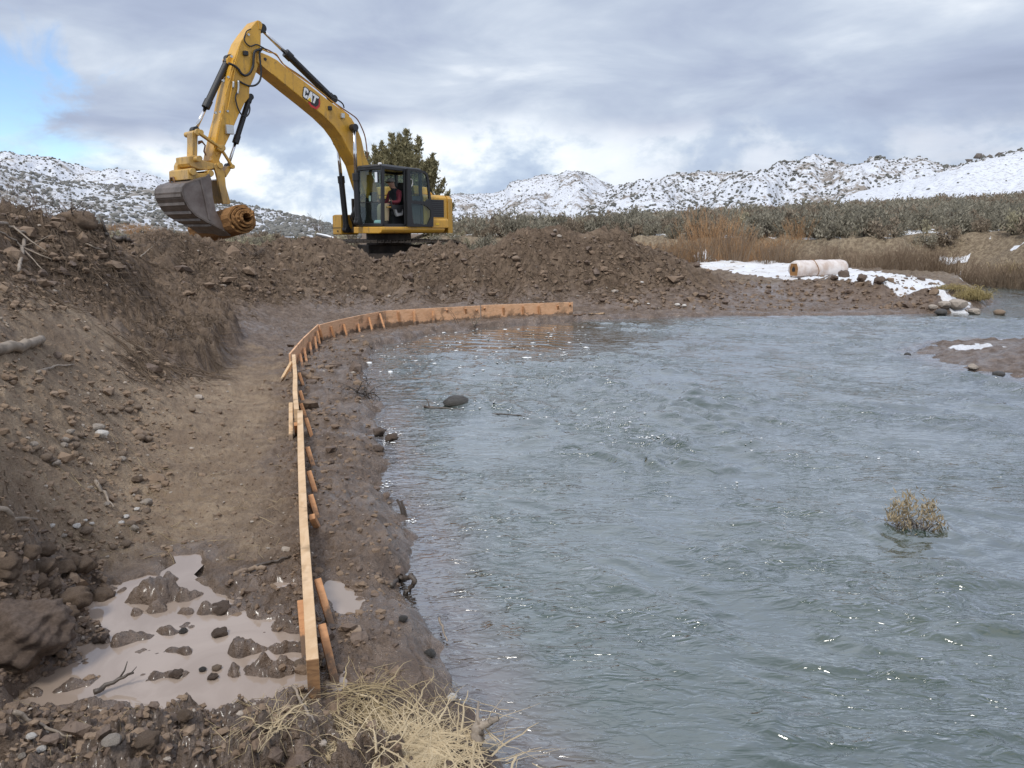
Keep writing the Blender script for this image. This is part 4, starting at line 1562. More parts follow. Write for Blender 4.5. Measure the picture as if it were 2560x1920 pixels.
stick_outline = stick_px4[:-1] + [z3to4(p) for p in stick_px3] + [(330, 1190), (390, 860), (432, 640), (490, 470), (545, 330), (610, 235)]
stick = plate('stick', stick_outline, SY0, SY1, M_YEL, zf=z4, bevel=.016)
plate('stick_side_plate', [z3to4(p) for p in ((880, 105), (930, 130), (945, 330), (880, 400), (840, 470), (810, 400), (850, 240))], SY0 + .012, SY0 - .01, M_YEL, stick, z4, .004)
for p in ((440, 500), (630, 255), (345, 770), (402, 730), (315, 1120), (395, 1110), (258, 1130), (455, 840)):
    c = y_at(p, SY0, z4)
    MB().cyl(c, c + Vector((0, .03, 0)), .028, 10).build('grease_fitting', M_STEEL, stick)
c = y_at((408, 1320), SY0, z4)
b = MB()
b.box((c.x - .09, SY0, c.z - .10), (c.x + .09, SY0 + .09, c.z + .10))
b.build('work_lamp', M_STEEL, stick, bevel=.01)
# hard lines along the stick
mb = MB()
for a, b_ in (((550, 330), (375, 930)), ((530, 380), (400, 1100)), ((345, 1050), (250, 1520))):
    pa, pb = y_at(a, SY0 + .03, z4), y_at(b_, SY0 + .03, z4)
    mb.tube([pa, (pa + pb) / 2, pb], .012, 6)
mb.build('hard_line', M_YEL, stick)
# rear fork plate where the arm cylinder lands
plate('stick_ear', [(738, 90), (780, 112), (790, 150), (778, 200), (752, 190), (745, 140)], SY0 + .02, SY1 - .02, M_YEL, stick, z4, .008)


def cylinder(name, p_eye, p_rod, split, r_b, r_r, parent=EX, glands=True):
    """black barrel from p_eye to split point, chrome rod on to p_rod"""
    a, c = Vector(p_eye), Vector(p_rod)
    s = a + (c - a) * split
    d = (c - a).normalized()
    mb = MB()
    mb.cyl(a - d * .05, s, r_b, 20)
    o = mb.build(name, M_BLK, parent, smooth=False, bevel=.008)
    MB().cyl(s - d * .16, s + d * .03, r_b * 1.22, 20).build('gland', M_BLK, o, bevel=.006)
    MB().cyl(a - d * .06, a + d * .08, r_b * 1.16, 20).build('end_cap', M_BLK, o, bevel=.006)
    rd = MB()
    rd.cyl(s, c, r_r, 16)
    rd.build('rod', M_CHR, o, smooth=True)
    for q in (a - d * .05, c):
        MB().cyl(q + Vector((0, -r_b * 1.1, 0)), q + Vector((0, r_b * 1.1, 0)), r_b * 1.15, 16).build('eye', M_BLK, o, bevel=.006)
    return o


# arm cylinder above the boom
a_rod = y_at((772, 185), -.03, z4)
a_eye = y_at((1560, 960), -.03, z4)
cylinder('arm_cylinder', a_eye, a_rod, .66, .085, .045)
# bucket cylinder in front of the stick
b_eye = y_at((400, 545), -.03, z4)
b_rod = y_at((30, 1330), -.03, z4)
cylinder('bucket_cylinder', b_eye, b_rod, .66, .075, .042)
plate('cylinder_bracket', [(395, 520), (420, 490), (450, 480), (450, 580), (420, 590), (395, 570)], .08, -.14, M_YEL, stick, z4, .01)
# thumb cylinder behind the stick
t_eye = y_at((640, 975), -.03, z4)
t_rod = y_at((985, 600), -.03, z3)
cylinder('thumb_cylinder', t_eye, t_rod, .64, .062, .034)
# two boom lift cylinders
for Yc, top, bot in ((.40, z1(1350, 800), z1(1400, 1330)),):
    tp, bt = Vector(pl_y(*top, Yc)), Vector(pl_y(*bot, Yc))
    cylinder('boom_cylinder', bt + Vector((.12, 0, -.35)), tp, .50, .078, .046)
tp2 = Vector((tp.x, -.46, tp.z))
lo2 = Vector(pl_y(*z1(1300, 1470), -.46))
cylinder('boom_cylinder', lo2, Vector(pl_y(*z1(1240, 900), -.46)), .60, .078, .046)

# ---- bucket linkage
def bar(name, a, b, w, Y, th, mat=M_YELD, parent=EX, zf=z3, eye=None):
    pa, pb = y_at(a, Y, zf), y_at(b, Y, zf)
    mb = MB()
    mb.beam(pa, pb, th, w, up=(0, 1, 0))
    e = eye or w * .68
    for p in (pa, pb):
        mb.cyl(p - Vector((0, th * .5 + .01, 0)), p + Vector((0, th * .5 + .012, 0)), e, 18)
    return mb.build(name, mat, parent, bevel=.008)


bar('side_link', (595, 160), (890, 365), .11, .27, .05)
bar('side_link', (595, 160), (890, 365), .11, -.33, .05)
plate('bucket_link', [(522, 165), (540, 135), (575, 130), (600, 160), (594, 240), (588, 475), (520, 475), (526, 300)], .14, -.12, M_YELD, zf=z3)
for p, r, y0, y1 in (((605, 165), .06, .32, -.38), ((890, 365), .07, .30, -.36), ((850, 595), .065, .34, -.38), ((600, 500), .06, .28, -.32)):
    c = y_at(p, .2, z3)
    MB().cyl((c.x, y0, c.z), (c.x, y1, c.z), r, 18).build('linkage_pin', M_YELD, EX, bevel=.006)

# ---- coupler (tilting head) above the bucket
cp = plate('coupler', [(470, 470), (560, 455), (620, 490), (680, 530), (790, 555), (830, 580), (830, 620), (770, 640), (700, 650), (610, 640), (500, 600), (478, 560)], .30, -.30, M_YELD, zf=z3, bevel=.016)
plate('coupler_cheek', [(328, 590), (345, 550), (425, 480), (455, 500), (450, 590), (465, 650), (430, 735), (345, 740), (328, 690)], -.22, -.40, M_YELD, cp, z3, .014)
plate('coupler_foot', [(465, 640), (510, 620), (560, 640), (600, 690), (700, 690), (760, 650), (790, 690), (780, 740), (740, 730), (600, 780), (470, 770)], .40, -.50, M_YELD, cp, z3, .014)
for p, r in (((525, 670), .075), ((755, 690), .07), ((600, 505), .06)):
    c = y_at(p, .42, z3)
    MB().cyl((c.x, .46, c.z), (c.x, .26, c.z), r, 18).build('coupler_pin', M_YELD, cp, bevel=.006)
mb = MB()
for dx in (0, .05, .1):
    a = y_at((600, 280 + dx * 300), -.02, z3)
    b_ = y_at((690, 330), -.02, z3)
    c = y_at((700, 460), -.02, z3)
    mb.tube([a, a * .45 + b_ * .55 + Vector((0, 0, .06)), b_, b_ * .4 + c * .6 + Vector((.04, 0, 0)), c], .018, 6)
mb.build('hydraulic_hose', [M_RUST], cp)

# ---- bucket: side plates, curved shell, lip, all open towards the machine
KY0, KY1 = .62, -.66
side_px = [(700, 730), (745, 690), (772, 770), (778, 860), (792, 1000), (832, 1180), (905, 1320), (965, 1462), (830, 1385), (700, 1322), (560, 1240), (470, 1140), (405, 1020), (380, 930), (390, 865), (430, 820), (600, 760)]
near = [pl_y(*z3(*p), KY0) for p in side_px]
bk = MB()
bk.prism(near, [(a, KY0 - .045, c) for a, b, c in near])
bucket = bk.build('bucket', M_BUCKIN, EX, bevel=.008)
fs = MB()
fs.prism([(a, KY1 + .045, c) for a, b, c in near], [(a, KY1, c) for a, b, c in near])
fs.build('side_plate', M_BUCKIN, bucket, bevel=.008)
curve = near[7:17] + near[0:1]
cen = np.mean(np.array(near), 0)
sh = MB()
inn = []
for (a, b, c) in curve:
    d = np.array([cen[0] - a, cen[2] - c])
    d /= np.linalg.norm(d)
    inn.append((a + d[0] * .04, c + d[1] * .04))
for i in range(len(curve) - 1):
    (a0, _, c0), (a1, _, c1) = curve[i], curve[i + 1]
    (p0, q0), (p1, q1) = inn[i], inn[i + 1]
    e = .012
    sh.prism([(a0, KY0 + e, c0), (a1, KY0 + e, c1), (p1, KY0 + e, q1), (p0, KY0 + e, q0)], [(a0, KY1 - e, c0), (a1, KY1 - e, c1), (p1, KY1 - e, q1), (p0, KY1 - e, q0)])
sh.build('shell', M_BUCKET, bucket, smooth=False)
wr_ = MB()
for k in (1, 2, 3, 4, 5):
    (a0, _, c0), (a1, _, c1) = curve[k], curve[k + 1]
    d = np.array([a0 - cen[0], c0 - cen[2]])
    d /= np.linalg.norm(d)
    wr_.beam((a0 * .5 + a1 * .5 + d[0] * .012, KY0 - .02, c0 * .5 + c1 * .5 + d[1] * .012), (a0 * .5 + a1 * .5 + d[0] * .012, KY1 + .02, c0 * .5 + c1 * .5 + d[1] * .012), .03, .06, up=(0, 0, 1))
wr_.build('wear_strip', M_BUCKET, bucket)
lip = MB()
(a0, _, c0), (a1, _, c1) = curve[0], curve[1]
lip.beam((a0, KY0 + .03, c0), (a0, KY1 - .03, c0), .20, .035, up=(.6, 0, -.8))
lip.build('cutting_edge', M_BUCKET, bucket, bevel=.006)
plate('side_rib', [(620, 760), (640, 755), (700, 1000), (765, 1300), (735, 1290), (680, 1020)], KY0 + .02, KY0, M_BUCKIN, bucket, z3, .004)
lug = MB()
cc = y_at((265, 800), -.3, z3)
lug.tube([cc + Vector((0, .1, -.12)), cc + Vector((0, .1, .02)), cc + Vector((0, .06, .09)), cc + Vector((0, -.06, .09)), cc + Vector((0, -.1, .02)), cc + Vector((0, -.1, -.12))], .022, 8)
lug.build('lifting_eye', M_RUST, bucket)

# ---- thumb
th = plate('thumb', [(805, 590), (830, 560), (880, 565), (910, 620), (945, 700), (960, 860), (1022, 1078), (1000, 1090), (925, 1088), (880, 900), (845, 720)], .30, .22, M_YELD, zf=z3, bevel=.008)
plate('thumb_plate', [(805, 590), (830, 560), (880, 565), (910, 620), (945, 700), (960, 860), (1022, 1078), (1000, 1090), (925, 1088), (880, 900), (845, 720)], -.28, -.36, M_YELD, th, z3, .008)
plate('thumb_web', [(860, 780), (900, 760), (985, 1080), (935, 1080)], .22, -.28, M_YELD, th, z3, .006)
plate('thumb_bracket', [(945, 690), (985, 600), (1010, 590), (1020, 650), (960, 745)], .20, -.26, M_YELD, th, z3, .008)
bar('thumb_link', (895, 375), (1042, 605), .075, .24, .045)
bar('thumb_link', (895, 375), (1042, 605), .075, -.30, .045)

# ---- hoses on boom and stick
HOSES = [([(600, 250), (585, 300), (610, 355), (660, 385), (720, 365), (780, 390), (840, 430)], .016, M_BLKR),
         ([(660, 190), (610, 220), (590, 290)], .014, M_BLKR),
         ([(800, 405), (760, 420), (705, 440), (690, 500), (685, 600), (650, 680), (600, 712), (555, 690), (520, 640), (470, 600), (410, 575)], .028, M_BLKR),
         ([(800, 410), (760, 450), (765, 560), (775, 680), (760, 770), (710, 820), (640, 828), (580, 805), (520, 770)], .022, M_BLKR),
         ([(505, 900), (488, 960), (505, 1050), (540, 1130), (590, 1175), (630, 1150), (648, 1090), (640, 1030)], .017, M_BLKR),
         ([(520, 770), (520, 850), (510, 920)], .025, M_STEEL), ([(465, 780), (460, 850)], .025, M_STEEL),
         ([(800, 405), (880, 440), (960, 500), (1030, 590), (1200, 705), (1330, 805), (1480, 930), (1600, 1020), (1700, 1090), (1790, 1150), (1850, 1200), (1900, 1290), (1940, 1400), (1960, 1540), (1965, 1640)], .016, M_HOSE_R),
         ([(790, 420), (860, 450), (940, 470), (990, 540), (1060, 620), (1220, 735), (1370, 840), (1520, 960), (1640, 1060), (1760, 1160)], .016, M_YEL),
         ([(1480, 870), (1530, 920), (1570, 960), (1640, 990), (1690, 1030), (1705, 1075)], .018, M_BLKR),
         ([(1110, 470), (1180, 560), (1280, 670), (1400, 790), (1490, 870)], .012, M_BLKR)]
for px, r, m in HOSES:
    pts = [y_at(p, (SY0 + .045) if p[0] < 800 else (BY0 - .06), z4) for p in px]
    # smooth
    sm = []
    for i in range(len(pts) - 1):
        p0, p1, p2, p3 = pts[max(i - 1, 0)], pts[i], pts[i + 1], pts[min(i + 2, len(pts) - 1)]
        for t in (0, .25, .5, .75):
            sm.append(.5 * ((2 * p1) + (p2 - p0) * t + (2 * p0 - 5 * p1 + 4 * p2 - p3) * t * t + (3 * p1 - p0 - 3 * p2 + p3) * t ** 3))
    sm.append(pts[-1])
    MB().tube(sm, r, 7).build('hydraulic_hose', m, EX, smooth=True)
lamp = MB()
c = y_at((1675, 1165), BY0, z4)
lamp.box((c.x - .05, BY0, c.z - .06), (c.x + .05, BY0 + .08, c.z + .06))
lamp.build('boom_lamp', M_STEEL, boom, bevel=.01)
for p, zf, par in (((1535, 1080), z4, boom), ((595, 465), z4, stick)):
    c = y_at(p, .2, zf)
    MB().box((c.x - .05, .17, c.z - .05), (c.x + .05, .27, c.z + .05)).build('cable_clip', M_BLKR, par, bevel=.012)

# ---- lettering on the boom
DQ = [(1252, 838), (1418, 955), (1388, 1040), (1238, 948)]      # corners of the lettering: TL TR BR BL


def dmap(s, t):
    a = np.array(DQ[0]) * (1 - s) + np.array(DQ[1]) * s
    b = np.array(DQ[3]) * (1 - s) + np.array(DQ[2]) * s
    return tuple(a * (1 - t) + b * t)


def decal(name, polys, mat, off, px=False, grow=0):
    mb = MB()
    for P in polys:
        q = [pl_y(*z4(*(p if px else dmap(*p))), BY0) for p in P]
        mb.prism([(a, BY0 + off, c) for a, b, c in q], [(a, BY0 + off - .004, c) for a, b, c in q])
    return mb.build(name, mat, boom)


L_C = [(.02, .10), (.08, .0), (.26, .0), (.32, .10), (.32, .36), (.21, .36), (.21, .22), (.13, .22), (.13, .78), (.21, .78), (.21, .64), (.32, .64), (.32, .90), (.26, 1.0), (.08, 1.0), (.02, .90)]
L_A = [(.44, .0), (.57, .0), (.69, 1.0), (.575, 1.0), (.56, .84), (.455, .84), (.44, 1.0), (.33, 1.0)]
L_T = [(.62, .0), (1.0, .0), (1.0, .24), (.87, .24), (.87, 1.0), (.755, 1.0), (.755, .24), (.62, .24)]
decal('decal_hexagon', [[(1400, 935), (1425, 960), (1436, 1010), (1432, 1060), (1395, 1095), (1330, 1062), (1300, 1010), (1340, 985)]], M_RED, .006, True)
decal('decal_hexagon_core', [[(1398, 945), (1412, 965), (1420, 1010), (1415, 1040), (1385, 1065), (1335, 1035), (1320, 1000), (1345, 985)]], M_DECB, .010, True)
decal('decal_outline', [[(-.03, .08), (.06, -.09), (.28, -.09), (.37, .0), (.42, -.09), (1.05, -.09), (1.05, .32), (.92, .32), (.92, 1.1), (.70, 1.1), (.33, 1.1), (.06, 1.1), (-.03, .92)]], M_DECB, .013)
decal('decal_letters', [L_C, L_A, L_T], M_WHITE, .017)
decal('decal_triangle', [[(.50, .60), (.66, 1.06), (.34, 1.06)]], M_DECY, .021)

# ---- house
def zbot(p):
    return pl_y(*z2(*p), Y_LEFT)


Zs = lambda x, y: pl_y(*z2(x, y), Y_LEFT)        # (X,Y,Z) on left side plane
FR = lambda x, y: pl_x(*z2(x, y), X_FRONT)       # on cab front plane
Z_FLOOR = Zs(880, 1190)[2]
Z_SKB = Zs(900, 1300)[2]
Z_ROOF = Zs(900, 205)[2]
X_DOORB = Zs(1265, 800)[0]
X_CABB = X_FRONT - 1.42
X_TAIL = Zs(1960, 1250)[0]
X_CW = Zs(1915, 1000)[0]
Z_HOOD = Zs(1900, 690)[2]
Y_CABR = FR(445, 700)[1]
print('EXC', Z_FLOOR, Z_SKB, Z_ROOF, X_DOORB, X_TAIL, X_CW, Z_HOOD, Y_CABR)
# platform skirt with rounded lower edge
hs = MB()
prof = [(Y_LEFT + .02, Z_FLOOR - .005), (Y_LEFT + .03, Z_SKB + .09), (Y_LEFT - .02, Z_SKB + .02), (Y_LEFT - .12, Z_SKB), (.06, Z_SKB), (.06, Z_FLOOR - .005)]
prof2 = [(.05, Z_FLOOR - .01), (.05, Z_SKB + .005), (-1.10, Z_SKB + .005), (-1.20, Z_SKB + .06), (-1.20, Z_FLOOR - .01)]
hs.prism([(.20, y, z) for y, z in prof2], [(X_TAIL + .25, y, z) for y, z in prof2])
hs.prism([(X_FRONT + .05, y, z) for y, z in prof], [(X_TAIL + .25, y, z) for y, z in prof])
frame = hs.build('platform', M_YEL, EX, bevel=.02)
# engine housing
eh = MB()
epr = [(Y_LEFT - .01, Z_FLOOR), (Y_LEFT - .01, Z_HOOD - .08), (Y_LEFT - .10, Z_HOOD), (-1.11, Z_HOOD), (-1.2, Z_HOOD - .08), (-1.2, Z_FLOOR)]
eh.prism([(X_CABB - .03, y, z) for y, z in epr], [(X_CW + .012, y, z) for y, z in epr])
house = eh.build('engine_housing', M_YEL, EX, bevel=.03)
hd = MB()
zh = Z_HOOD + .02
hd.prism([(X_CABB - .06, .80, zh), (X_CW + .15, .80, zh), (X_CW + .32, .74, zh + .20), (X_CABB - .06, .74, zh + .24)], [(X_CABB - .06, -.9, zh), (X_CW + .15, -.9, zh), (X_CW + .32, -.84, zh + .20), (X_CABB - .06, -.84, zh + .24)])
hd.build('engine_hood', M_YEL, house, bevel=.025)
# lower side panel below the vent and the grille
lp = MB()
x0, x1 = Zs(1640, 1100)[0], X_CW + .02
za, zb_ = Zs(1760, 1210)[2], Zs(1760, 1055)[2]
lp.prism([(x0, Y_LEFT - .012, za), (x1, Y_LEFT - .012, za), (x1, Y_LEFT - .012, zb_), (x0, Y_LEFT - .012, zb_)], [(x0, Y_LEFT + .05, za), (x1, Y_LEFT + .05, za), (x1, Y_LEFT + .035, zb_ - .06), (x0, Y_LEFT + .035, zb_ - .06)])
lp.build('side_panel', M_YEL, house, bevel=.012)
vg = MB()
vx0, vx1 = Zs(1650, 900)[0], Zs(1850, 900)[0]
vz0, vz1 = Zs(1760, 1040)[2], Zs(1760, 762)[2]
vg.box((vx1, Y_LEFT - .02, vz0), (vx0, Y_LEFT - .004, vz1))
vent = vg.build('vent_grille', M_BLK, house)
vs_ = MB()
nsl = 9
for k in range(nsl):
    zz = vz0 + (vz1 - vz0) * (k + .5) / nsl
    vs_.box((vx1 + .01, Y_LEFT - .004, zz - .008), (vx0 - .01, Y_LEFT + .006, zz + .008))
vs_.build('louvre', M_DGREY, vent)
sk = MB()
cS = Zs(1720, 1150)
sk.box((cS[0] - .07, Y_LEFT + .052, cS[2] - .025), (cS[0] + .05, Y_LEFT + .056, cS[2] + .025))
sk.build('warning_sticker', M_DECY, house)
# counterweight
cw = MB()
n = 10
loopA = []
for k in range(n + 1):
    a = math.pi * k / n
    yy = 1.20 * math.cos(a)
    xx = X_CW - .05 - (abs(X_TAIL - X_CW) + .28) * math.sin(a) ** .55
    loopA.append((xx, yy))
loopA = [(X_CW - .008, 1.215)] + loopA[0:] + [(X_CW - .008, -1.215)]
cw.prism([(x, y, Z_SKB + .01) for x, y in loopA], [(x, y, Z_HOOD - .10) for x, y in loopA])
cw.prism([(x, y, Z_HOOD - .10) for x, y in loopA], [(x + (.05 if i not in (0, len(loopA) - 1) else 0), y * .94, Z_HOOD - .01) for i, (x, y) in enumerate(loopA)])
cw.build('counterweight', M_YEL, EX, bevel=.02)
# tool box on the far front corner
tb = MB()
p0 = pl_x(*z2(60, 1000), 1.15)
p1 = pl_x(*z2(212, 1320), 1.15)
tbx = tb.prism([(1.15, p0[1], p1[2]), (1.15, p1[1], p1[2]), (1.15, p1[1], p0[2] - .03), (1.09, p1[1], p0[2]), (1.09, p0[1] + .03, p0[2]), (1.15, p0[1] + .01, p0[2] - .03)], [(.55, p0[1], p1[2]), (.55, p1[1], p1[2]), (.55, p1[1], p0[2] - .03), (.56, p1[1], p0[2]), (.56, p0[1] + .03, p0[2]), (.55, p0[1] + .01, p0[2] - .03)]).build('tool_box', M_YEL, EX, bevel=.03)
sl = MB()
zl = pl_x(*z2(130, 1208), 1.15)[2]
sl.box((1.14, p0[1] - .004, zl - .006), (1.156, p1[1] + .004, zl + .006))
cl = pl_x(*z2(158, 1262), 1.15)
sl.cyl((1.14, cl[1], cl[2]), (1.165, cl[1], cl[2]), .022, 12)
sl.build('lid_seam_and_lock', M_BLK, tbx)
# boom foot bracket and clutter between box and cab
bf = MB()
bf.box((.2, .23, Z_SKB + .02), (.98, .29, Z_FLOOR + .75))
bf.box((.2, -.35, Z_SKB + .02), (.98, -.29, Z_FLOOR + .75))
bf.box((.2, -.55, Z_SKB + .02), (.95, .055, Z_FLOOR - .05))
bf.build('boom_bracket', M_TRACK, EX, bevel=.01)
for k in range(5):
    yy = .02 + .07 * k - .2
    MB().tube([(1.05, yy, Z_FLOOR), (1.2, yy + .05, Z_FLOOR + .25 + .05 * k), (1.02, yy + .1, Z_FLOOR + .62 + .06 * k), (.75, yy, Z_FLOOR + .8)], .02, 7).build('hydraulic_hose', M_BLKR, EX, smooth=True)

# ---- cab
CAB = MB()
fw = .075                                        # pillar width
XB = X_CABB
YL, YR = Y_LEFT - .01, Y_CABR
Z0, Z1_ = Z_FLOOR + .004, Z_ROOF


def pillar(x0, y0, z0, x1, y1, z1, w=.075, d=.07):
    CAB.beam((x0, y0, z0), (x1, y1, z1), w, d, up=(1, 0, 0))


xt = X_FRONT - .05                               # roof slightly set back
for yy in (YL - .035, YR + .035):
    pillar(X_FRONT - .035, yy, Z0, xt - .04, yy, Z1_ - .05, .07, .09)
    pillar(XB + .04, yy, Z0, XB + .06, yy, Z1_ - .09, .07, .09)
CAB.beam((X_DOORB + .03, YL - .03, Z0), (X_DOORB + .03, YL - .03, Z1_ - .06), .065, .09, up=(1, 0, 0))
for yy in (YL - .035, YR + .035):
    CAB.beam((X_FRONT - .0, yy, Z0 + .035), (XB, yy, Z0 + .035), .07, .07)
    CAB.beam((xt, yy, Z1_ - .06), (XB + .05, yy, Z1_ - .10), .07, .08)
CAB.beam((X_FRONT - .035, YL, Z0 + .04), (X_FRONT - .035, YR, Z0 + .04), .07, .08)
CAB.beam((xt - .03, YL, Z1_ - .06), (xt - .03, YR, Z1_ - .06), .07, .09)
CAB.beam((XB + .05, YL, Z1_ - .10), (XB + .05, YR, Z1_ - .10), .07, .09)
cabf = CAB.build('cab_frame', M_BLK, EX, bevel=.014)
rf = MB()
rf.prism([(xt + .03, YL + .01, Z1_ - .03), (xt + .03, YR - .01, Z1_ - .03), (XB - .02, YR - .01, Z1_ - .085), (XB - .02, YL + .01, Z1_ - .085)],
         [(xt - .01, YL - .04, Z1_ + .03), (xt - .01, YR + .04, Z1_ + .03), (XB + .05, YR + .04, Z1_ - .015), (XB + .05, YL - .04, Z1_ - .015)])
rf.build('roof', M_DGREY, cabf, bevel=.02)
fl = MB()
fl.box((XB, YR, Z0 - .002), (X_FRONT - .02, YL - .005, Z0 + .03))
fl.build('cab_floor', M_GREYP, cabf)


def pane(name, q, parent, mat=M_GLASS):
    a, b, c = Vector(q[0]), Vector(q[1]), Vector(q[2])
    n_ = (b - a).cross(c - a).normalized() * .005
    mb = MB()
    mb.prism([Vector(p) - n_ for p in q], [Vector(p) + n_ for p in q])
    return mb.build(name, mat, parent)


zm = Z0 + .62
pane('windshield', [(X_FRONT - .03, YL - .06, zm), (X_FRONT - .03, YR + .06, zm), (xt - .03, YR + .06, Z1_ - .1), (xt - .03, YL - .06, Z1_ - .1)], cabf)
pane('lower_front_window', [(X_FRONT - .03, YL - .06, Z0 + .07), (X_FRONT - .03, YR + .06, Z0 + .07), (X_FRONT - .03, YR + .06, zm - .01), (X_FRONT - .03, YL - .06, zm - .01)], cabf)
pane('side_window', [(X_FRONT - .08, YR + .03, Z0 + .07), (XB + .08, YR + .03, Z0 + .07), (XB + .08, YR + .03, Z1_ - .14), (xt - .06, YR + .03, Z1_ - .1)], cabf)
pane('rear_window', [(XB + .05, YL - .1, Z0 + .75), (XB + .05, YR + .1, Z0 + .75), (XB + .05, YR + .1, Z1_ - .16), (XB + .05, YL - .1, Z1_ - .16)], cabf)
mb = MB()
mb.box((XB + .02, YR, Z0), (XB + .06, YL - .01, Z0 + .70))
mb.box((XB, YL - .05, Z0), (X_DOORB, YL - .02, Z0 + .8))
mb.build('rear_panel', M_DGREY, cabf)
# bar across the windshield
MB().beam((X_FRONT - .03, YL - .06, zm - .004), (X_FRONT - .03, YR + .06, zm - .004), .03, .02).build('window_bar', M_BLK, cabf)
# work lights, beacon, mirror
mb = MB()
for p in ((435, 215), (822, 185)):
    q = FR(*p)
    mb.cyl((X_FRONT - .05, q[1], q[2]), (X_FRONT + .03, q[1], q[2]), .028, 12)
mb.build('cab_light', M_WHITE, cabf)
mb = MB()
q = FR(795, 405)
mb.box((X_FRONT + .02, q[1] - .04, q[2] - .14), (X_FRONT + .07, q[1] + .075, q[2] + .14))
mirror = mb.build('mirror', M_BLK, cabf, bevel=.015)
mb = MB()
mb.box((X_FRONT + .071, q[1] - .03, q[2] - .125), (X_FRONT + .075, q[1] + .065, q[2] + .125))
mb.build('mirror_glass', M_CHR, mirror)
mb = MB()
qa = Zs(650, 165)
mb.cyl((.1, .45, Z1_ - .02), (.1, .45, Z1_ + .06), .03, 10)
mb.build('antenna_base', M_WHITE, cabf)

# door swung open flat along the housing
YD = Y_LEFT + .09
D = lambda x, y: pl_y(*z2(x, y), YD)
dout = [(1268, 262), (1420, 275), (1545, 305), (1590, 345), (1612, 440), (1648, 770), (1685, 900), (1682, 1192), (1268, 1190)]
din_top = [(1310, 300), (1530, 335), (1568, 370), (1585, 450), (1612, 745), (1560, 790), (1345, 770)]
din_low = [(1332, 820), (1530, 840), (1590, 880), (1645, 935), (1645, 1030), (1590, 1160), (1370, 1140), (1345, 1000)]


def frame_with_holes(name, outer, holes, th, mat, parent):
    """flat frame: outline minus holes, made by triangulating the boundary edges"""
    bm = bmesh.new()
    for loop in [outer] + holes:
        vs = [bm.verts.new(Vector(p)) for p in loop]
        for i in range(len(vs)):
            bm.edges.new((vs[i], vs[(i + 1) % len(vs)]))
    bmesh.ops.triangle_fill(bm, use_beauty=True, use_dissolve=False, edges=bm.edges[:])
    ret = bmesh.ops.extrude_face_region(bm, geom=bm.faces[:])
    bmesh.ops.translate(bm, vec=(0, -th, 0), verts=[g for g in ret['geom'] if isinstance(g, bmesh.types.BMVert)])
    bmesh.ops.recalc_face_normals(bm, faces=bm.faces[:])
    me = bpy.data.meshes.new(name)
    bm.to_mesh(me)
    bm.free()
    me.materials.append(mat)
    o = bpy.data.objects.new(name, me)
    COL.objects.link(o)
    o.parent = parent
    return o


door = frame_with_holes('door', [D(*p) for p in dout], [[D(*p) for p in din_top], [D(*p) for p in din_low]], .045, M_BLK, EX)
for nm, hole in (('upper_door_glass', din_top), ('lower_door_glass', din_low)):
    q = [D(*p) for p in hole]
    mb = MB()
    mb.prism([(a, b - .018, c) for a, b, c in q], [(a, b - .024, c) for a, b, c in q])
    mb.build(nm, M_GLASS, door)
mb = MB()
mb.tube([D(1318, 430), D(1345, 450), D(1350, 500), D(1335, 550)], .014, 6)
mb.build('door_handle', M_GREYP, door)

# interior
st = MB()
XS = .40
YS = .72
st.box((XS - .28, YS - .25, Z0 + .30), (XS + .26, YS + .25, Z0 + .45))
seat = st.build('seat', M_SEAT, EX, bevel=.04)
mb = MB()
mb.prism([(XS - .34, YS - .24, Z0 + .42), (XS - .22, YS - .24, Z0 + .42), (XS - .24, YS - .20, Z0 + .98), (XS - .33, YS - .20, Z0 + .98)], [(XS - .34, YS + .24, Z0 + .42), (XS - .22, YS + .24, Z0 + .42), (XS - .24, YS + .20, Z0 + .98), (XS - .33, YS + .20, Z0 + .98)])
mb.build('backrest', M_SEAT, seat, bevel=.03)
mb = MB()
mb.box((XS - .33, YS - .12, Z0 + .96), (XS - .24, YS + .12, Z0 + 1.16))
mb.build('headrest', M_SEAT, seat, bevel=.03)
mb = MB()
mb.box((XS - .2, YS - .2, Z0), (XS + .2, YS + .2, Z0 + .3))
mb.build('seat_base', M_BLK, seat)
mb = MB()
C_ = lambda x, y: pl_y(*z2(x, y), YS + .33)
q = [C_(*p) for p in ((1050, 865), (1205, 885), (1200, 1010), (1110, 1030), (1075, 940))]
mb.prism(q, [(a, b - .10, c) for a, b, c in q])
con = mb.build('console', M_GREYP, EX, bevel=.02)
mb = MB()
q = [C_(*p) for p in ((1088, 905), (1175, 915), (1170, 965), (1110, 970))]
mb.prism([(a, b + .012, c) for a, b, c in q], [(a, b - .02, c) for a, b, c in q])
mb.build('console_recess', M_BLK, con)
mb = MB()
q = [C_(*p) for p in ((940, 870), (1055, 862), (1070, 890), (950, 888))]
mb.prism(q, [(a, b - .06, c) for a, b, c in q])
mb.build('hammer_bar', M_YEL, con, bevel=.008)
mb = MB()
for s_ in (1, -1):
    mb.cyl((XS + .32, YS + s_ * .30, Z0 + .55), (XS + .34, YS + s_ * .28, Z0 + .74), .022, 10)
    mb.box((XS - .1, YS + s_ * .30 - .05, Z0 + .45), (XS + .36, YS + s_ * .30 + .05, Z0 + .56))
mb.build('joystick', M_BLK, EX, bevel=.01)
mb = MB()
mb.box((.75, YR + .1, Z0 + .65), (.82, YR + .32, Z0 + .9))
mb.build('display', M_BLK, EX, bevel=.012)
mb = MB()
q = FR(640, 740)
mb.box((X_FRONT - .06, q[1] - .04, q[2] - .07), (X_FRONT - .055, q[1] + .04, q[2] + .07))
mb.build('paper_note', M_WHITE, EX)
mb = MB()
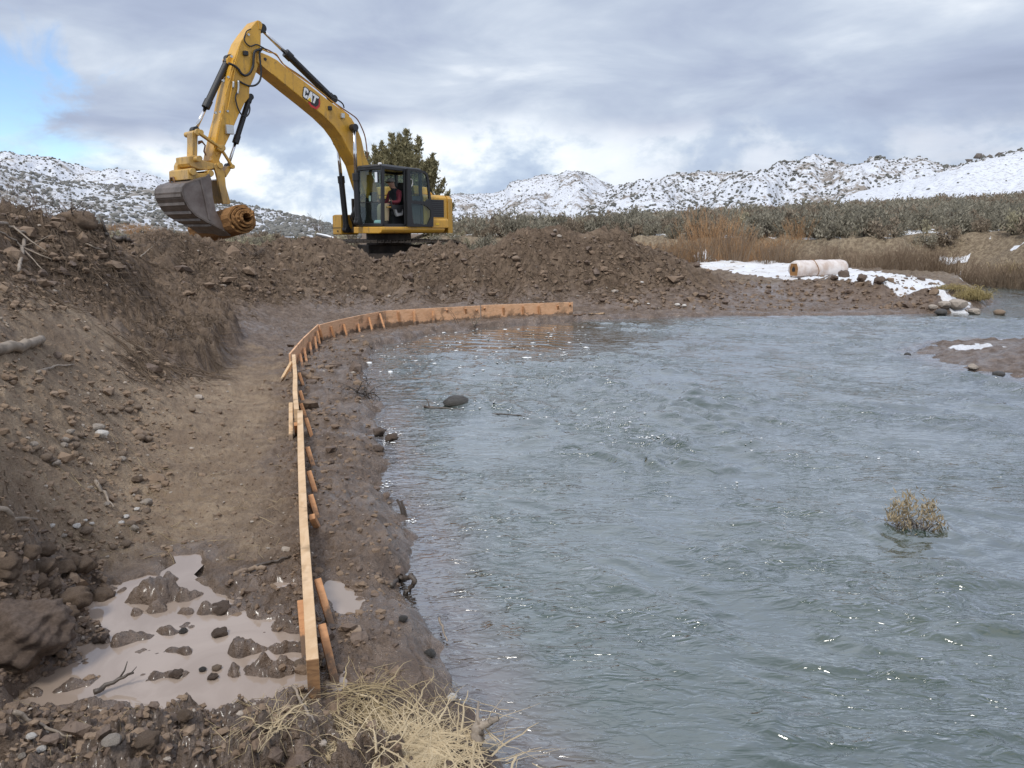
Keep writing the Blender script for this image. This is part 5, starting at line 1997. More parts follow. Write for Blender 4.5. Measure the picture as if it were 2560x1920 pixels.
for p, r in (((745, 1120), .06),):
    q = FR(*p)
    mb.cyl((X_FRONT - .12, q[1] - .12, q[2] + .0), (X_FRONT - .12, q[1] + .12, q[2] + .0), r, 12)
mb.build('water_bottle', pmat('bottle_plastic', (.55, .75, .75), .25), EX, bevel=.02)

# ---- undercarriage
UC = empty('undercarriage', (0, 0, 0), math.radians(-22))
UC.parent = EX
mb = MB()
mb.cyl((0, 0, GROUND_X + .72), (0, 0, Z_SKB + .01), .62, 28)
mb.box((-.75, -.55, GROUND_X + .38), (.75, .55, GROUND_X + .73))
mb.build('car_body', M_TRACK, UC, bevel=.02)
shoe = MB()
shoe.box((-.085, -.30, -.0), (.085, .30, .035))
shoe.box((-.08, -.30, .03), (-.055, .30, .075))
shoe.box((.0, -.30, .03), (.025, .30, .07))
sho = shoe.build('track_shoe', M_TRACK, link=False)
HL, RAD, ZC = 1.42, .40, GROUND_X + .40
per = 4 * HL + 2 * math.pi * RAD
for s_ in (1, -1):
    tf = MB()
    tf.box((-HL, s_ * 1.0 - .16, ZC - .2), (HL, s_ * 1.0 + .16, ZC + .12))
    for xx in (-HL, HL):
        tf.cyl((xx, s_ * 1.0 - .14, ZC), (xx, s_ * 1.0 + .14, ZC), RAD - .06, 24)
    for xx in np.linspace(-HL + .35, HL - .35, 7):
        tf.cyl((xx, s_ * 1.0 - .2, ZC - RAD + .09), (xx, s_ * 1.0 + .2, ZC - RAD + .09), .08, 12)
    trk = tf.build('track', M_TRACK, UC, bevel=.015)
    ns = 44
    for k in range(ns):
        d = per * k / ns
        if d < 2 * HL:
            x, z, a = -HL + d, ZC + RAD, 0
        elif d < 2 * HL + math.pi * RAD:
            t = (d - 2 * HL) / RAD
            x, z, a = HL + RAD * math.sin(t), ZC + RAD * math.cos(t), t
        elif d < 4 * HL + math.pi * RAD:
            x, z, a = HL - (d - 2 * HL - math.pi * RAD), ZC - RAD, math.pi
        else:
            t = (d - 4 * HL - math.pi * RAD) / RAD + math.pi
            x, z, a = -HL + RAD * math.sin(t), ZC + RAD * math.cos(t), t
        o = sho.copy()
        COL.objects.link(o)
        o.parent = trk
        o.location = (x, s_ * 1.0, z)
        o.rotation_euler = (0, a, 0)

# ---- coir roll gripped between bucket and thumb (a thing of its own)
ra = loc2w(*pl_y(*z3(1165, 1275), .95))
rb = loc2w(*pl_y(*z3(640, 1425), -1.15))


def coir_roll(name, a, b, turns, r0, r1, mat, sag=0.0, step_out=.0, seg=26):
    a, b = Vector(a), Vector(b)
    d = (b - a).normalized()
    s = d.cross(Vector((0, 0, 1))).normalized()
    t = s.cross(d)
    mb = MB()
    N = int(turns * seg)
    th = (r1 - r0) / turns
    ringsA, ringsB, ringsAo, ringsBo = [], [], [], []
    g = np.random.default_rng(8)
    wob = g.uniform(-1, 1, 64)
    L = (b - a).length
    for i in range(N + 1):
        f = i / N
        an = 2 * math.pi * turns * f
        wv = 1 + .06 * wob[int(an * 3) % 64] * f
        for lst, rad in ((0, r0 + (r1 - r0) * f), (1, r0 + (r1 - r0) * f + th * .72)):
            rad *= wv
            dirv = (s * math.cos(an) + t * math.sin(an)) * rad
            pull = -step_out * (1 - f) + .03 * wob[(int(an * 5) + 7) % 64]
            (ringsA if lst == 0 else ringsAo).append(a + d * pull + dirv)
            (ringsB if lst == 0 else ringsBo).append(b + dirv + d * .03 * wob[(int(an * 4) + 3) % 64])
    n = N + 1
    V = ringsA + ringsAo + ringsB + ringsBo
    Fs = []
    for i in range(N):
        A0, A1, O0, O1 = i, i + 1, n + i, n + i + 1
        B0, B1, P0, P1 = 2 * n + i, 2 * n + i + 1, 3 * n + i, 3 * n + i + 1
        Fs += [(A0, A1, O1, O0), (O0, O1, P1, P0), (P0, P1, B1, B0), (B0, B1, A1, A0)]
    Fs += [(N, n + N, 3 * n + N, 2 * n + N), (0, 2 * n, 3 * n, n)]
    mb.add(V, Fs)
    return mb.build(name, mat, smooth=False)


cr = coir_roll('coir_mat_roll', ra, rb, 4.0, .07, .31, M_COIR, step_out=.28)
tag(cr, 'brown coir mat roll gripped between the bucket lip and the thumb', 'mat roll')


# ================================================================== PEOPLE
M_SKIN = pmat('skin', (.48, .27, .19), .55)
M_SLEEVE = pmat('maroon_sleeve', (.20, .030, .045), .85)
M_VEST = pmat('dark_vest', (.018, .02, .028), .8)
M_PANTS = pmat('tan_trousers', (.42, .31, .20), .85)
M_CAP = pmat('grey_cap', (.33, .31, .28), .8)
M_BOOT = pmat('dark_boot', (.04, .032, .026), .7)
M_SHADE = pmat('sunglasses', (.01, .01, .012), .15)


def body_from_skeleton(name, verts, radii, edges, mats, paint, sub=2):
    me = bpy.data.meshes.new(name)
    me.from_pydata(verts, edges, [])
    o = bpy.data.objects.new(name, me)
    COL.objects.link(o)
    sk_ = o.modifiers.new('skin', 'SKIN')
    sk_.use_smooth_shade = True
    for v, r in zip(me.skin_vertices[0].data, radii):
        v.radius = (r, r) if not isinstance(r, tuple) else r
    me.skin_vertices[0].data[0].use_root = True
    sb = o.modifiers.new('sub', 'SUBSURF')
    sb.levels = sb.render_levels = sub
    dg = bpy.context.evaluated_depsgraph_get()
    dg.update()
    ev = bpy.data.meshes.new_from_object(o.evaluated_get(dg))
    o.modifiers.clear()
    o.data = ev
    ev.materials.clear()
    for m in mats:
        ev.materials.append(m)
    for p in ev.polygons:
        p.material_index = paint(p.center)
        p.use_smooth = True
    return o


# seated operator, in the machine's frame (x forward, y left)
hz_ = Z0 + .50
hip = (XS - .08, YS, hz_)
chest = (XS - .07, YS, hz_ + .36)
neck = (XS - .02, YS, hz_ + .49)
headc = (XS + .07, YS, hz_ + .635)
V_ = [hip, (XS - .10, YS, hz_ + .18), chest, neck, (XS + .03, YS, hz_ + .555), headc, (XS + .06, YS, hz_ + .71)]
R_ = [.15, .15, .165, .062, .080, .100, .075]
E_ = [(0, 1), (1, 2), (2, 3), (3, 4), (4, 5), (5, 6)]


def limb(start, pts, rad):
    last = start
    for p, r in zip(pts, rad):
        V_.append(p)
        R_.append(r)
        E_.append((last, len(V_) - 1))
        last = len(V_) - 1
    return last


for s_ in (1, -1):
    w_ = limb(2, [(XS - .06, YS + s_ * .20, hz_ + .40), (XS + .02, YS + s_ * .25, hz_ + .14), (XS + .26, YS + s_ * .27, hz_ + .13), (XS + .31, YS + s_ * .27, hz_ + .16)], [.070, .058, .042, .036])
    for f_, (dy, dz) in enumerate(((-.03, .035), (-.012, .05), (.01, .05), (.03, .035))):
        limb(w_, [(XS + .35, YS + s_ * .275 + dy * .6, hz_ + .16 + dz * .5), (XS + .372, YS + s_ * .27 + dy * .5, hz_ + .14)], [.012, .010])
    limb(w_, [(XS + .32, YS + s_ * .24, hz_ + .20), (XS + .35, YS + s_ * .235, hz_ + .21)], [.013, .010])
    f2 = limb(0, [(XS + .06, YS + s_ * .11, hz_ + .0), (XS + .36, YS + s_ * .15, hz_ + .06), (XS + .38, YS + s_ * .15, Z0 + .14), (XS + .39, YS + s_ * .15, Z0 + .09), (XS + .52, YS + s_ * .16, Z0 + .075)], [.105, .082, .060, .052, .045])


def paint_op(c):
    if c.z > hz_ + .50:
        return 0
    if c.x > XS + .29 and c.z > hz_ + .09:
        return 0
    if c.z < Z0 + .15:
        return 3
    if abs(c.y - YS) > .155 and c.z > hz_ + .07:
        return 1
    if c.z > hz_ + .06 and c.x < XS + .2:
        return 4
    if c.z > hz_ + .1:
        return 1
    return 2


op = body_from_skeleton('person', V_, R_, E_, [M_SKIN, M_SLEEVE, M_PANTS, M_BOOT, M_VEST], paint_op)
op.location = (XO[0], XO[1], 0)
op.rotation_euler = (0, 0, math.atan2(XF[1], XF[0]))
tag(op, 'person in grey cap, dark vest and maroon sleeves seated in the excavator cab', 'person')
hx, hy, hzz = headc
mb = MB()
ringn = 16
prof = [(.105, .035), (.108, .06), (.100, .095), (.075, .122), (.03, .135)]
vs, fs2 = [], []
for (r, z) in prof:
    for k in range(ringn):
        a = 2 * math.pi * k / ringn
        vs.append((hx + r * 1.08 * math.cos(a) - .005, hy + r * .9 * math.sin(a), hzz + z))
for i in range(len(prof) - 1):
    for k in range(ringn):
        k2 = (k + 1) % ringn
        fs2.append((i * ringn + k, i * ringn + k2, (i + 1) * ringn + k2, (i + 1) * ringn + k))
fs2.append(tuple(range((len(prof) - 1) * ringn, len(prof) * ringn)))
mb.add(vs, fs2)
brim = [(hx + .07, hy - .085, hzz + .05), (hx + .17, hy - .06, hzz + .032), (hx + .195, hy, hzz + .030), (hx + .17, hy + .06, hzz + .032), (hx + .07, hy + .085, hzz + .05)]
mb.prism(brim, [(a, b_, c + .012) for a, b_, c in brim])
mb.build('cap', M_CAP, op, smooth=True)
mb = MB()
mb.box((hx + .072, hy - .085, hzz + .0), (hx + .108, hy + .085, hzz + .036))
mb.box((hx - .02, hy + .082, hzz + .012), (hx + .09, hy + .098, hzz + .028))
mb.build('sunglasses', M_SHADE, op, bevel=.012)
mb = MB()
mb.prism([(hx + .085, hy - .016, hzz - .035), (hx + .085, hy + .016, hzz - .035), (hx + .085, hy + .008, hzz + .01), (hx + .085, hy - .008, hzz + .01)], [(hx + .118, hy - .012, hzz - .03), (hx + .118, hy + .012, hzz - .03), (hx + .10, hy + .005, hzz + .005), (hx + .10, hy - .005, hzz + .005)])
mb.build('nose', M_SKIN, op, bevel=.006)


# two distant people on the flat, far left
def far_person(u, v, dist, coat, label):
    p = at_y(u, v, dist)
    g0 = hz1(p[0], p[1]) if dist < 140 else p[2]
    V2 = [(0, 0, .92), (0, 0, 1.15), (0, 0, 1.40), (0, 0, 1.52), (0, 0, 1.64), (0, 0, 1.74)]
    R2 = [.17, .16, .17, .06, .095, .07]
    E2 = [(0, 1), (1, 2), (2, 3), (3, 4), (4, 5)]

    def lb(s, pts, rad):
        last = s
        for q, r in zip(pts, rad):
            V2.append(q)
            R2.append(r)
            E2.append((last, len(V2) - 1))
            last = len(V2) - 1
    for s in (1, -1):
        lb(2, [(s * .21, 0, 1.38), (s * .25, .02, 1.10), (s * .24, -.08, .86), (s * .24, -.12, .78)], [.075, .06, .045, .035])
        lb(0, [(s * .10, 0, .84), (s * .12, -.03, .48), (s * .13, .0, .08), (s * .14, -.12, .05)], [.105, .075, .055, .05])
    o = body_from_skeleton('person', V2, R2, E2, [M_SKIN, coat, M_BOOT], lambda c: 0 if c.z > 1.52 else (1 if c.z > .7 else 2), 1)
    o.location = (p[0], p[1], g0)
    o.rotation_euler = (0, 0, .6)
    tag(o, label, 'person')


M_DKCOAT = pmat('dark_coat', (.03, .022, .02), .85)
M_RDCOAT = pmat('dark_red_coat', (.085, .012, .018), .85)
far_person(283, 583, 138, M_DKCOAT, 'distant standing person in dark brown coat on the flat, far left')
far_person(297, 580, 138, M_RDCOAT, 'distant standing person in dark red coat on the flat, far left')

# ================================================================== FORMWORK
def wood_mat(name, c1, c2, dirt=.0):
    m = bpy.data.materials.new(name)
    m.use_nodes = True
    T = NT(m.node_tree)
    out = T.n('ShaderNodeOutputMaterial')
    co = T.n('ShaderNodeTexCoord').outputs['Object']
    mp = T.n('ShaderNodeMapping', ins={'Vector': co, 'Scale': (3.0, 1.2, 14.0)})
    n = T.noise(mp.outputs[0], 3.0, 6, .65, 1.2)
    c = T.mix(T.smooth(n, .35, .68), c1, c2)
    k = T.noise(co, 5.0, 3, .5)
    c = T.mix(T.math('MULTIPLY', T.smooth(k, .60, .68), .55), c, tuple(x * .35 for x in c2))
    if dirt:
        d = T.noise(co, 2.6, 6, .7)
        c = T.mix(T.math('MULTIPLY', T.smooth(d, .50, .66), dirt), c, (.14, .10, .07))
        zz = T.n('ShaderNodeSeparateXYZ', ins={0: co}).outputs[2]
        low = T.math('SUBTRACT', 1.0, T.smooth(T.math('ADD', zz, T.math('MULTIPLY', T.math('SUBTRACT', T.noise(co, 9.0, 6, .7), .5), .34)), .01, .07))
        c = T.mix(T.math('MULTIPLY', low, .9), c, (.13, .094, .068))
    b = T.n('ShaderNodeBsdfPrincipled', ins={'Base Color': c, 'Roughness': .72, 'Specular IOR Level': .3})
    bp = T.n('ShaderNodeBump', ins={'Strength': .5, 'Distance': .004, 'Height': n})
    T.l(bp.outputs[0], b.inputs['Normal'])
    T.l(b.outputs[0], out.inputs[0])
    return m


M_PINE = wood_mat('pine_plank', (.72, .52, .33), (.58, .385, .215), .12)
M_PLY = wood_mat('plywood', (.78, .48, .29), (.62, .35, .19), .5)
M_STAKE = wood_mat('stake_wood', (.58, .305, .15), (.44, .22, .105), .2)
M_ENDG = wood_mat('end_grain', (.36, .20, .095), (.22, .12, .06), .3)

FW = empty('board_formwork', tuple(at_z(781, 1647, 0)))
FW.location = (0, 0, 0)
tag(FW, 'curved line of wooden form boards held by stakes along the river edge', 'formwork')
SEGS = []     # outer-face planes for the stakes


def board(pts, th, hgt, mat, zt):
    """board following plan points; top heights zt, goes hgt down"""
    pts = [np.array(p[:2]) for p in pts]
    n = len(pts)
    nor = []
    for i in range(n):
        d = pts[min(i + 1, n - 1)] - pts[max(i - 1, 0)]
        d /= np.linalg.norm(d)
        nor.append(np.array([d[1], -d[0]]))       # towards the river (right side when walking away)
    vs, fs = [], []
    for i in range(n):
        a, b = pts[i] + nor[i] * th / 2, pts[i] - nor[i] * th / 2
        z1_, z0_ = zt[i], zt[i] - hgt
        vs += [(a[0], a[1], z1_), (b[0], b[1], z1_), (b[0], b[1], z0_), (a[0], a[1], z0_)]
    for i in range(n - 1):
        o, q = 4 * i, 4 * i + 4
        fs += [(o, o + 1, q + 1, q), (o + 1, o + 2, q + 2, q + 1), (o + 2, o + 3, q + 3, q + 2), (o + 3, o, q, q + 3)]
        SEGS.append((pts[i] + nor[i] * th / 2, pts[i + 1] + nor[i + 1] * th / 2))
    fs += [(3, 2, 1, 0), (4 * n - 4, 4 * n - 3, 4 * n - 2, 4 * n - 1)]
    o = MB().add(vs, fs).build('board', mat, FW, bevel=.003)
    return o


def sub(a, b, n):
    return [a * (1 - t) + b * t for t in np.linspace(0, 1, n)]


g5 = np.random.default_rng(55)
A0, A1 = at_z(781, 1647, .17), at_z(750, 1026, .20)
mid = (A0 + A1) / 2 + np.array([-.012, 0, 0])
p1_ = [A0, A0 * .66 + A1 * .34 + np.array([-.01, 0, 0]), A0 * .33 + A1 * .67 + np.array([-.008, 0, 0]), A1]
b1 = board(p1_, .042, .30, M_PINE, [.17, .18, .19, .20])
d_ = (A1 - A0)[:2] / np.linalg.norm((A1 - A0)[:2])
nn_ = np.array([d_[1], -d_[0]])
e0 = A0[:2] - d_ * .002
eg = MB()
eg.prism([(*(e0 + nn_ * .0205), .168), (*(e0 - nn_ * .0205), .168), (*(e0 - nn_ * .0205), -.12), (*(e0 + nn_ * .0205), -.12)], [(*(e0 - d_ * .003 + nn_ * .0205), .168), (*(e0 - d_ * .003 - nn_ * .0205), .168), (*(e0 - d_ * .003 - nn_ * .0205), -.12), (*(e0 - d_ * .003 + nn_ * .0205), -.12)])
eg.build('end_grain', M_ENDG, b1)
board([at_z(741, 1020, .20), at_z(737, 975, .205), at_z(738, 937, .21), at_z(734, 886, .22)], .040, .30, M_PINE, [.195, .20, .21, .22])
board([at_z(724, 884, .22), at_z(758, 845, .235), at_z(795, 811, .25)], .022, .34, M_PLY, [.22, .235, .25])
board([at_z(798, 812, .25), at_z(850, 799, .25), at_z(905, 787, .25), at_z(962, 777, .25)], .020, .36, M_PLY, [.25, .252, .25, .25])
board([at_z(964, 777, .25), at_z(1080, 770, .25), at_z(1200, 764, .25)], .020, .36, M_PLY, [.252, .25, .25])
board([at_z(1203, 763.5, .25), at_z(1320, 759, .25), at_z(1432, 755, .25)], .020, .36, M_PLY, [.255, .252, .25])


def hit_board(u, v):
    """pixel -> point on the river face of the nearest board segment"""
    d = ray(u, v)
    best = None
    for a, b in SEGS:
        e = b - a
        n_ = np.array([e[1], -e[0]])
        den = d[0] * n_[0] + d[1] * n_[1]
        if abs(den) < 1e-6:
            continue
        t = (a @ n_) / den
        p = d * t + np.array([0, 0, CAM_H])
        s = ((p[:2] - a) @ e) / (e @ e)
        if -.06 < s < 1.06 and -.15 < p[2] < .45:
            off = abs(p[2] - .15)
            if best is None or off < best[0]:
                best = (off, p, n_ / np.linalg.norm(n_))
    return best


def z5(x, y): return (680 + x * .36166, 720 + y * .36166)
def z6(x, y): return (680 + x * .39761, 1100 + y * .39761)


STK = [(z5, (400, 265), (430, 350)), (z5, (490, 250), (515, 330)), (z5, (590, 250), (605, 305)), (z5, (665, 205), (690, 290)), (z5, (740, 178), (775, 280)), (z5, (870, 165), (882, 250)), (z5, (978, 160), (985, 250)), (z5, (1110, 160), (1115, 245)),
       (z5, (1205, 148), (1215, 222)), (z5, (1335, 140), (1340, 218)), (z5, (1412, 150), (1418, 205)), (z5, (1465, 135), (1470, 205)), (z5, (1597, 132), (1600, 205)), (z5, (1733, 125), (1735, 200)), (z5, (1842, 122), (1847, 196)), (z5, (1973, 120), (1976, 187)),
       (z5, (2057, 110), (2058, 180)), (z5, (250, 380), (275, 490)), (z5, (285, 340), (305, 440)), (z5, (210, 420), (235, 525)), (z5, (303, 300), (328, 400)), (z5, (322, 285), (347, 370)), (z5, (182, 462), (207, 560)),
       (z5, (205, 590), (275, 800)), (z5, (205, 715), (275, 885)), (z5, (195, 800), (240, 910)), (z5, (235, 905), (280, 1106)), (z6, (228, 50), (272, 232)), (z6, (243, 200), (282, 390)), (z6, (252, 350), (308, 800)), (z6, (262, 480), (296, 575)),
       (z6, (285, 880), (382, 1248)), (z6, (346, 1160), (376, 1575))]
for zf, t, b in STK:
    tu, bu = zf(*t), zf(*b)
    near_st = zf is z6 or t[1] > 560
    h = None if near_st else hit_board(*tu)
    pb = at_z(*bu, .0)
    if h is None:
        pt = at_z(*tu, .13)
        best = None
        for a_, b_ in SEGS[:6]:
            e_ = b_ - a_
            s_ = np.clip(((pt[:2] - a_) @ e_) / (e_ @ e_), 0, 1)
            q_ = a_ + e_ * s_
            dd_ = np.hypot(*(pt[:2] - q_))
            if best is None or dd_ < best[0]:
                best = (dd_, q_, np.array([e_[1], -e_[0]]) / np.linalg.norm(e_))
        pt[:2] = best[1]
        nv = best[2]
        dlt = pb[:2] - pt[:2]
        al = dlt @ np.array([-nv[1], nv[0]])
        pb[:2] = pt[:2] + np.array([-nv[1], nv[0]]) * np.clip(al, -.14, .08) + nv * np.clip(dlt @ nv, .005, .05)
    else:
        pt, nv = h[1], h[2]
    w_ = .036
    pt = pt + np.array([nv[0], nv[1], 0]) * (w_ / 2 + .004)
    pt[2] = np.clip(pt[2], .10, .28)
    pb = pb + np.array([nv[0], nv[1], 0]) * w_ * .3
    if np.hypot(*(pb - pt)[:2]) > .42:
        pb[:2] = pt[:2] + (pb - pt)[:2] / np.hypot(*(pb - pt)[:2]) * .42
    dn = (pb - pt) / np.linalg.norm(pb - pt)
    pb = pb + dn * .12
    MB().beam(pt, pb, w_, .030, up=(nv[0], nv[1], 0)).build('stake', M_STAKE, FW, bevel=.003)
# landward stakes and the leaning brace
for zf, t, b, zt in ((z6, (183, 1015), (207, 1290), .12), (z5, (130, 800), (131, 1035), .20), (z5, (166, 940), (172, 1010), .14), (z5, (138, 512), (58, 652), .20)):
    pt, pb = at_z(*zf(*t), zt), at_z(*zf(*b), .01)
    if np.hypot(*(pb - pt)[:2]) > .75:
        pb[:2] = pt[:2] + (pb - pt)[:2] / np.hypot(*(pb - pt)[:2]) * .75
    pb = pb + (pb - pt) / np.linalg.norm(pb - pt) * .10
    MB().beam(pt, pb, .032, .030).build('stake', M_STAKE if zt < .2 else M_PINE, FW, bevel=.003)

# ================================================================== STONES, CLODS
M_STONE = pmat('pale_stone', (0.432, 0.372, 0.312), .85, var=.4, vscale=9, bump=.006, bscale=30)
M_CLODD = pmat('dry_dirt_clod', (.265, .19, .13), .95, col2=(.20, .142, .098), vscale=10, bump=.012, bscale=28)
M_STONEB = pmat('dusty_stone', (.29, .215, .155), .92, var=.35, vscale=9, bump=.008, bscale=35)
M_STONEW = pmat('whitish_stone', (0.672, 0.636, 0.588), .8, var=.3, vscale=12, bump=.004, bscale=40)
M_STONED = pmat('wet_dark_stone', (0.074, 0.067, 0.058), .35, var=.5, vscale=9, bump=.008, bscale=30)
M_CLOD = pmat('dirt_clod', (0.174, 0.120, 0.082), .95, col2=(0.258, 0.186, 0.128), vscale=10, bump=.015, bscale=28)
M_CLODW = pmat('wet_dirt_clod', (0.108, 0.074, 0.053), .6, col2=(0.186, 0.134, 0.100), vscale=12, bump=.012, bscale=40)


def rock_mesh(seed, mat, rough=.22, subd=2, ang=False, fine=0.0):
    g = np.random.default_rng(seed)
    bm = bmesh.new()
    bmesh.ops.create_icosphere(bm, subdivisions=subd, radius=1.0)
    dirs = g.normal(0, 1, (9, 3))
    dirs /= np.linalg.norm(dirs, axis=1)[:, None]
    lim = g.uniform(.62, .95, 9)
    for v in bm.verts:
        p = np.array(v.co)
        for d, l in zip(dirs, lim):
            k = p @ d
            if k > l:
                p = p - d * (k - l) * (.95 if ang else .75)
        p = p * (1 + rough * .6 * pn(p[0] * 1.7 + seed, p[1] * 1.7 + p[2] * 1.3, seed % 50) + rough * .35 * pn(p[0] * 4 + seed, p[1] * 4 - p[2] * 3.1, seed % 50 + 2))
        if fine:
            p = p * (1 + fine * (abs(pn(p[0] * 5 + seed, p[1] * 5 + p[2] * 4.3, 7)) - .2) + fine * .5 * pn(p[0] * 13 + p[2] * 9, p[1] * 13 - p[2] * 8, 9))
        v.co = p
    me = bpy.data.meshes.new('rock')
    bm.to_mesh(me)
    bm.free()
    for p in me.polygons:
        p.use_smooth = not ang
    me.materials.append(mat)
    return me


RM = {}
for key, mat, ang in (('pale', M_STONE, True), ('dust', M_STONEB, False), ('white', M_STONEW, True), ('dark', M_STONED, False), ('clod', M_CLOD, False), ('wet', M_CLODW, False)):
    RM[key] = [rock_mesh(700 + 10 * i + len(key), mat, .5 if key in ('clod', 'wet') else .25, 3 if key in ('clod', 'wet') else 2, ang) for i in range(4)]
RM['huge'] = [rock_mesh(790, M_CLODW, .38, 5, False, .045)]
gr_ = np.random.default_rng(71)


def rock(name, label, cat, u, v, wpx, key, group=None, flat=.62, sink=.25, z=None, k=None, asp=1.0):
    p = gpix(u, v) if z is None else at_z(u, v, z)
    w = wpx * np.hypot(p[0], p[1]) / FPX / 2
    o = mobj(name, RM[key][gr_.integers(0, 4) if k is None else k], None, (p[0], p[1], p[2] + w * flat * (1 - sink * 2)), gr_.uniform(0, 6.28), (w * asp, w, w * flat))
    tag(o, label, cat, group)
    return o


def r2(x, y): return (x * .3707, 1000 + y * .3707)
def r3(x, y): return (x * .3797, 1380 + y * .3797)
def r4(x, y): return (600 + x * .31646, 1500 + y * .31646)
def r1(x, y): return (x * .34965, 480 + y * .34965)
def r5(x, y): return (1100 + x * .36166, 360 + y * .36166)


rock('boulder', 'dark wet boulder breaking the river surface', 'boulder', 1142, 1014, 60, 'dark', z=ZW, flat=.62, sink=.28, asp=1.25)
rock('dirt_clod', 'huge rounded dirt clod at the lower left edge', 'dirt clod', 45, 1600, 225, 'huge', flat=.62, sink=.34, k=0)
rock('stone', 'flat angular grey stone on the left slope above the cobbles', 'stone', *r2(650, 205), 40, 'pale', flat=.5)
rock('stone', 'whitish stone just below the flat angular one', 'stone', *r2(690, 258), 30, 'white', flat=.7)
for x, y, w in ((500, 285, 26), (440, 300, 24), (430, 320, 20), (500, 340, 30), (480, 250, 20), (310, 410, 30), (380, 450, 24), (350, 430, 22), (240, 355, 22), (210, 360, 18), (225, 310, 20), (545, 260, 22), (820, 375, 26), (825, 405, 20), (945, 270, 26), (1000, 275, 22), (770, 440, 18)):
    rock('cobble', 'dusty cobble in the pile at the foot of the left slope', 'cobble', *r2(x, y), w, 'dust' if w % 4 else 'pale', 'cobble pile on the left slope')
for x, y, w in ((670, 90, 18), (700, 95, 16), (740, 85, 18), (780, 95, 16), (815, 65, 20), (870, 85, 24), (930, 60, 22), (1300, 75, 18), (1480, 90, 18)):
    rock('cobble', 'round brown cobble in the row above the cobble pile', 'cobble', *r2(x, y), w, 'dust', 'row of cobbles on the slope')
for x, y, w, k in ((850, 800, 16, 'white'), (820, 835, 15, 'white'), (885, 855, 24, 'dust'), (905, 885, 26, 'pale'), (810, 800, 16, 'dust'), (520, 880, 20, 'white'), (585, 905, 32, 'dust'), (622, 850, 12, 'white'), (578, 835, 11, 'white'), (350, 865, 16, 'white'), (430, 925, 16, 'pale'),
                   (815, 935, 16, 'dust'), (850, 985, 26, 'dust'), (770, 1010, 18, 'dust'), (990, 700, 28, 'pale'), (720, 715, 18, 'pale'), (985, 760, 24, 'dust'), (925, 755, 15, 'white'), (610, 600, 16, 'pale'), (685, 570, 24, 'dust'), (925, 560, 24, 'clod')):
    rock('cobble', '%s cobble scattered above the puddle on the graded floor' % {'white': 'small whitish', 'dust': 'dusty brown', 'pale': 'pale grey', 'clod': 'crumbly brown'}[k], 'cobble', *r2(x, y), w, k, 'cobbles scattered above the puddle')
for x, y, w, lab, k in ((1450, 545, 40, 'dark wet stone standing in the middle of the puddle', 'wet'), (1207, 528, 24, 'small stone beside the long furrow ridge in the puddle', 'dark'), (1335, 780, 20, 'small black stone in the lower part of the puddle', 'dark'),
                        (1428, 772, 26, 'brown stone right of the small black one in the puddle', 'dust'), (1402, 832, 28, 'half-sunk stone in the lower part of the puddle', 'wet'), (1597, 632, 28, 'wet stone at the tip of the upper right mud ridge', 'dark'),
                        (1465, 385, 50, 'wet rounded clod at the upper right of the puddle', 'wet'), (1160, 815, 34, 'round mud clod at the end of the lowest furrow ridge', 'wet'), (675, 585, 38, 'mud clod at the left of the long furrow ridge', 'wet'),
                        (1980, 745, 36, 'tan clod against the foot of the nearest plank', 'dust')):
    rock('stone' if k != 'wet' else 'mud_clod', lab, 'stone' if k != 'wet' else 'mud clod', *r3(x, y), w, k, flat=.6, z=PUD)
for x, y, w, lab, k in ((210, 1228, 26, 'pale curved stone in the foreground mud, left', 'white'), (278, 1335, 24, 'whitish stone at the bottom left corner', 'white'), (745, 1315, 46, 'large rounded stone in the foreground mud', 'pale'), (785, 1240, 30, 'brown stone above the large rounded one', 'dust'),
                        (170, 492, 13, 'small white pebble on the huge clod', 'white'), (148, 1358, 20, 'small tan stone near the bottom left corner', 'pale'), (975, 1270, 60, 'blocky mud clod left of the foreground centre', 'clod'), (1230, 1140, 44, 'blocky mud clod in the foreground centre', 'clod')):
    rock('stone' if k != 'clod' else 'mud_clod', lab, 'stone' if k != 'clod' else 'mud clod', *r3(x, y), w, k)
for x, y, w in ((60, 170, 60), (110, 450, 80), (430, 130, 50), (480, 90, 40), (560, 160, 56), (300, 130, 50), (350, 280, 44), (260, 230, 44), (500, 350, 70), (680, 320, 50), (460, 480, 50), (90, 760, 60), (160, 830, 70), (60, 250, 50), (200, 60, 48), (310, 40, 40)):
    rock('mud_clod', 'lumpy dirt clod in the heap above the huge clod at left', 'mud clod', *r3(x, y), w, 'clod', 'clods heaped at the lower left', flat=.7)
for x, y, w, lab, k in ((1960, 1175, 60, 'white-speckled stone right of the straw clump', 'white'), (2062, 1150, 24, 'small dark stone in the shallows at the bottom', 'dark'), (2150, 1160, 26, 'pale stone in the shallows at the bottom', 'white'), (1672, 785, 34, 'white-topped stone at the water edge above the straw', 'white'),
                        (1500, 440, 40, 'dark mossy rock at the water edge beside the plank end', 'dark'), (1290, 160, 26, 'dark stone in the shallows right of the plank', 'dark'), (1530, 200, 22, 'tiny dark stone in the shallows further out', 'dark')):
    rock('stone', lab, 'stone', *r4(x, y), w, k)
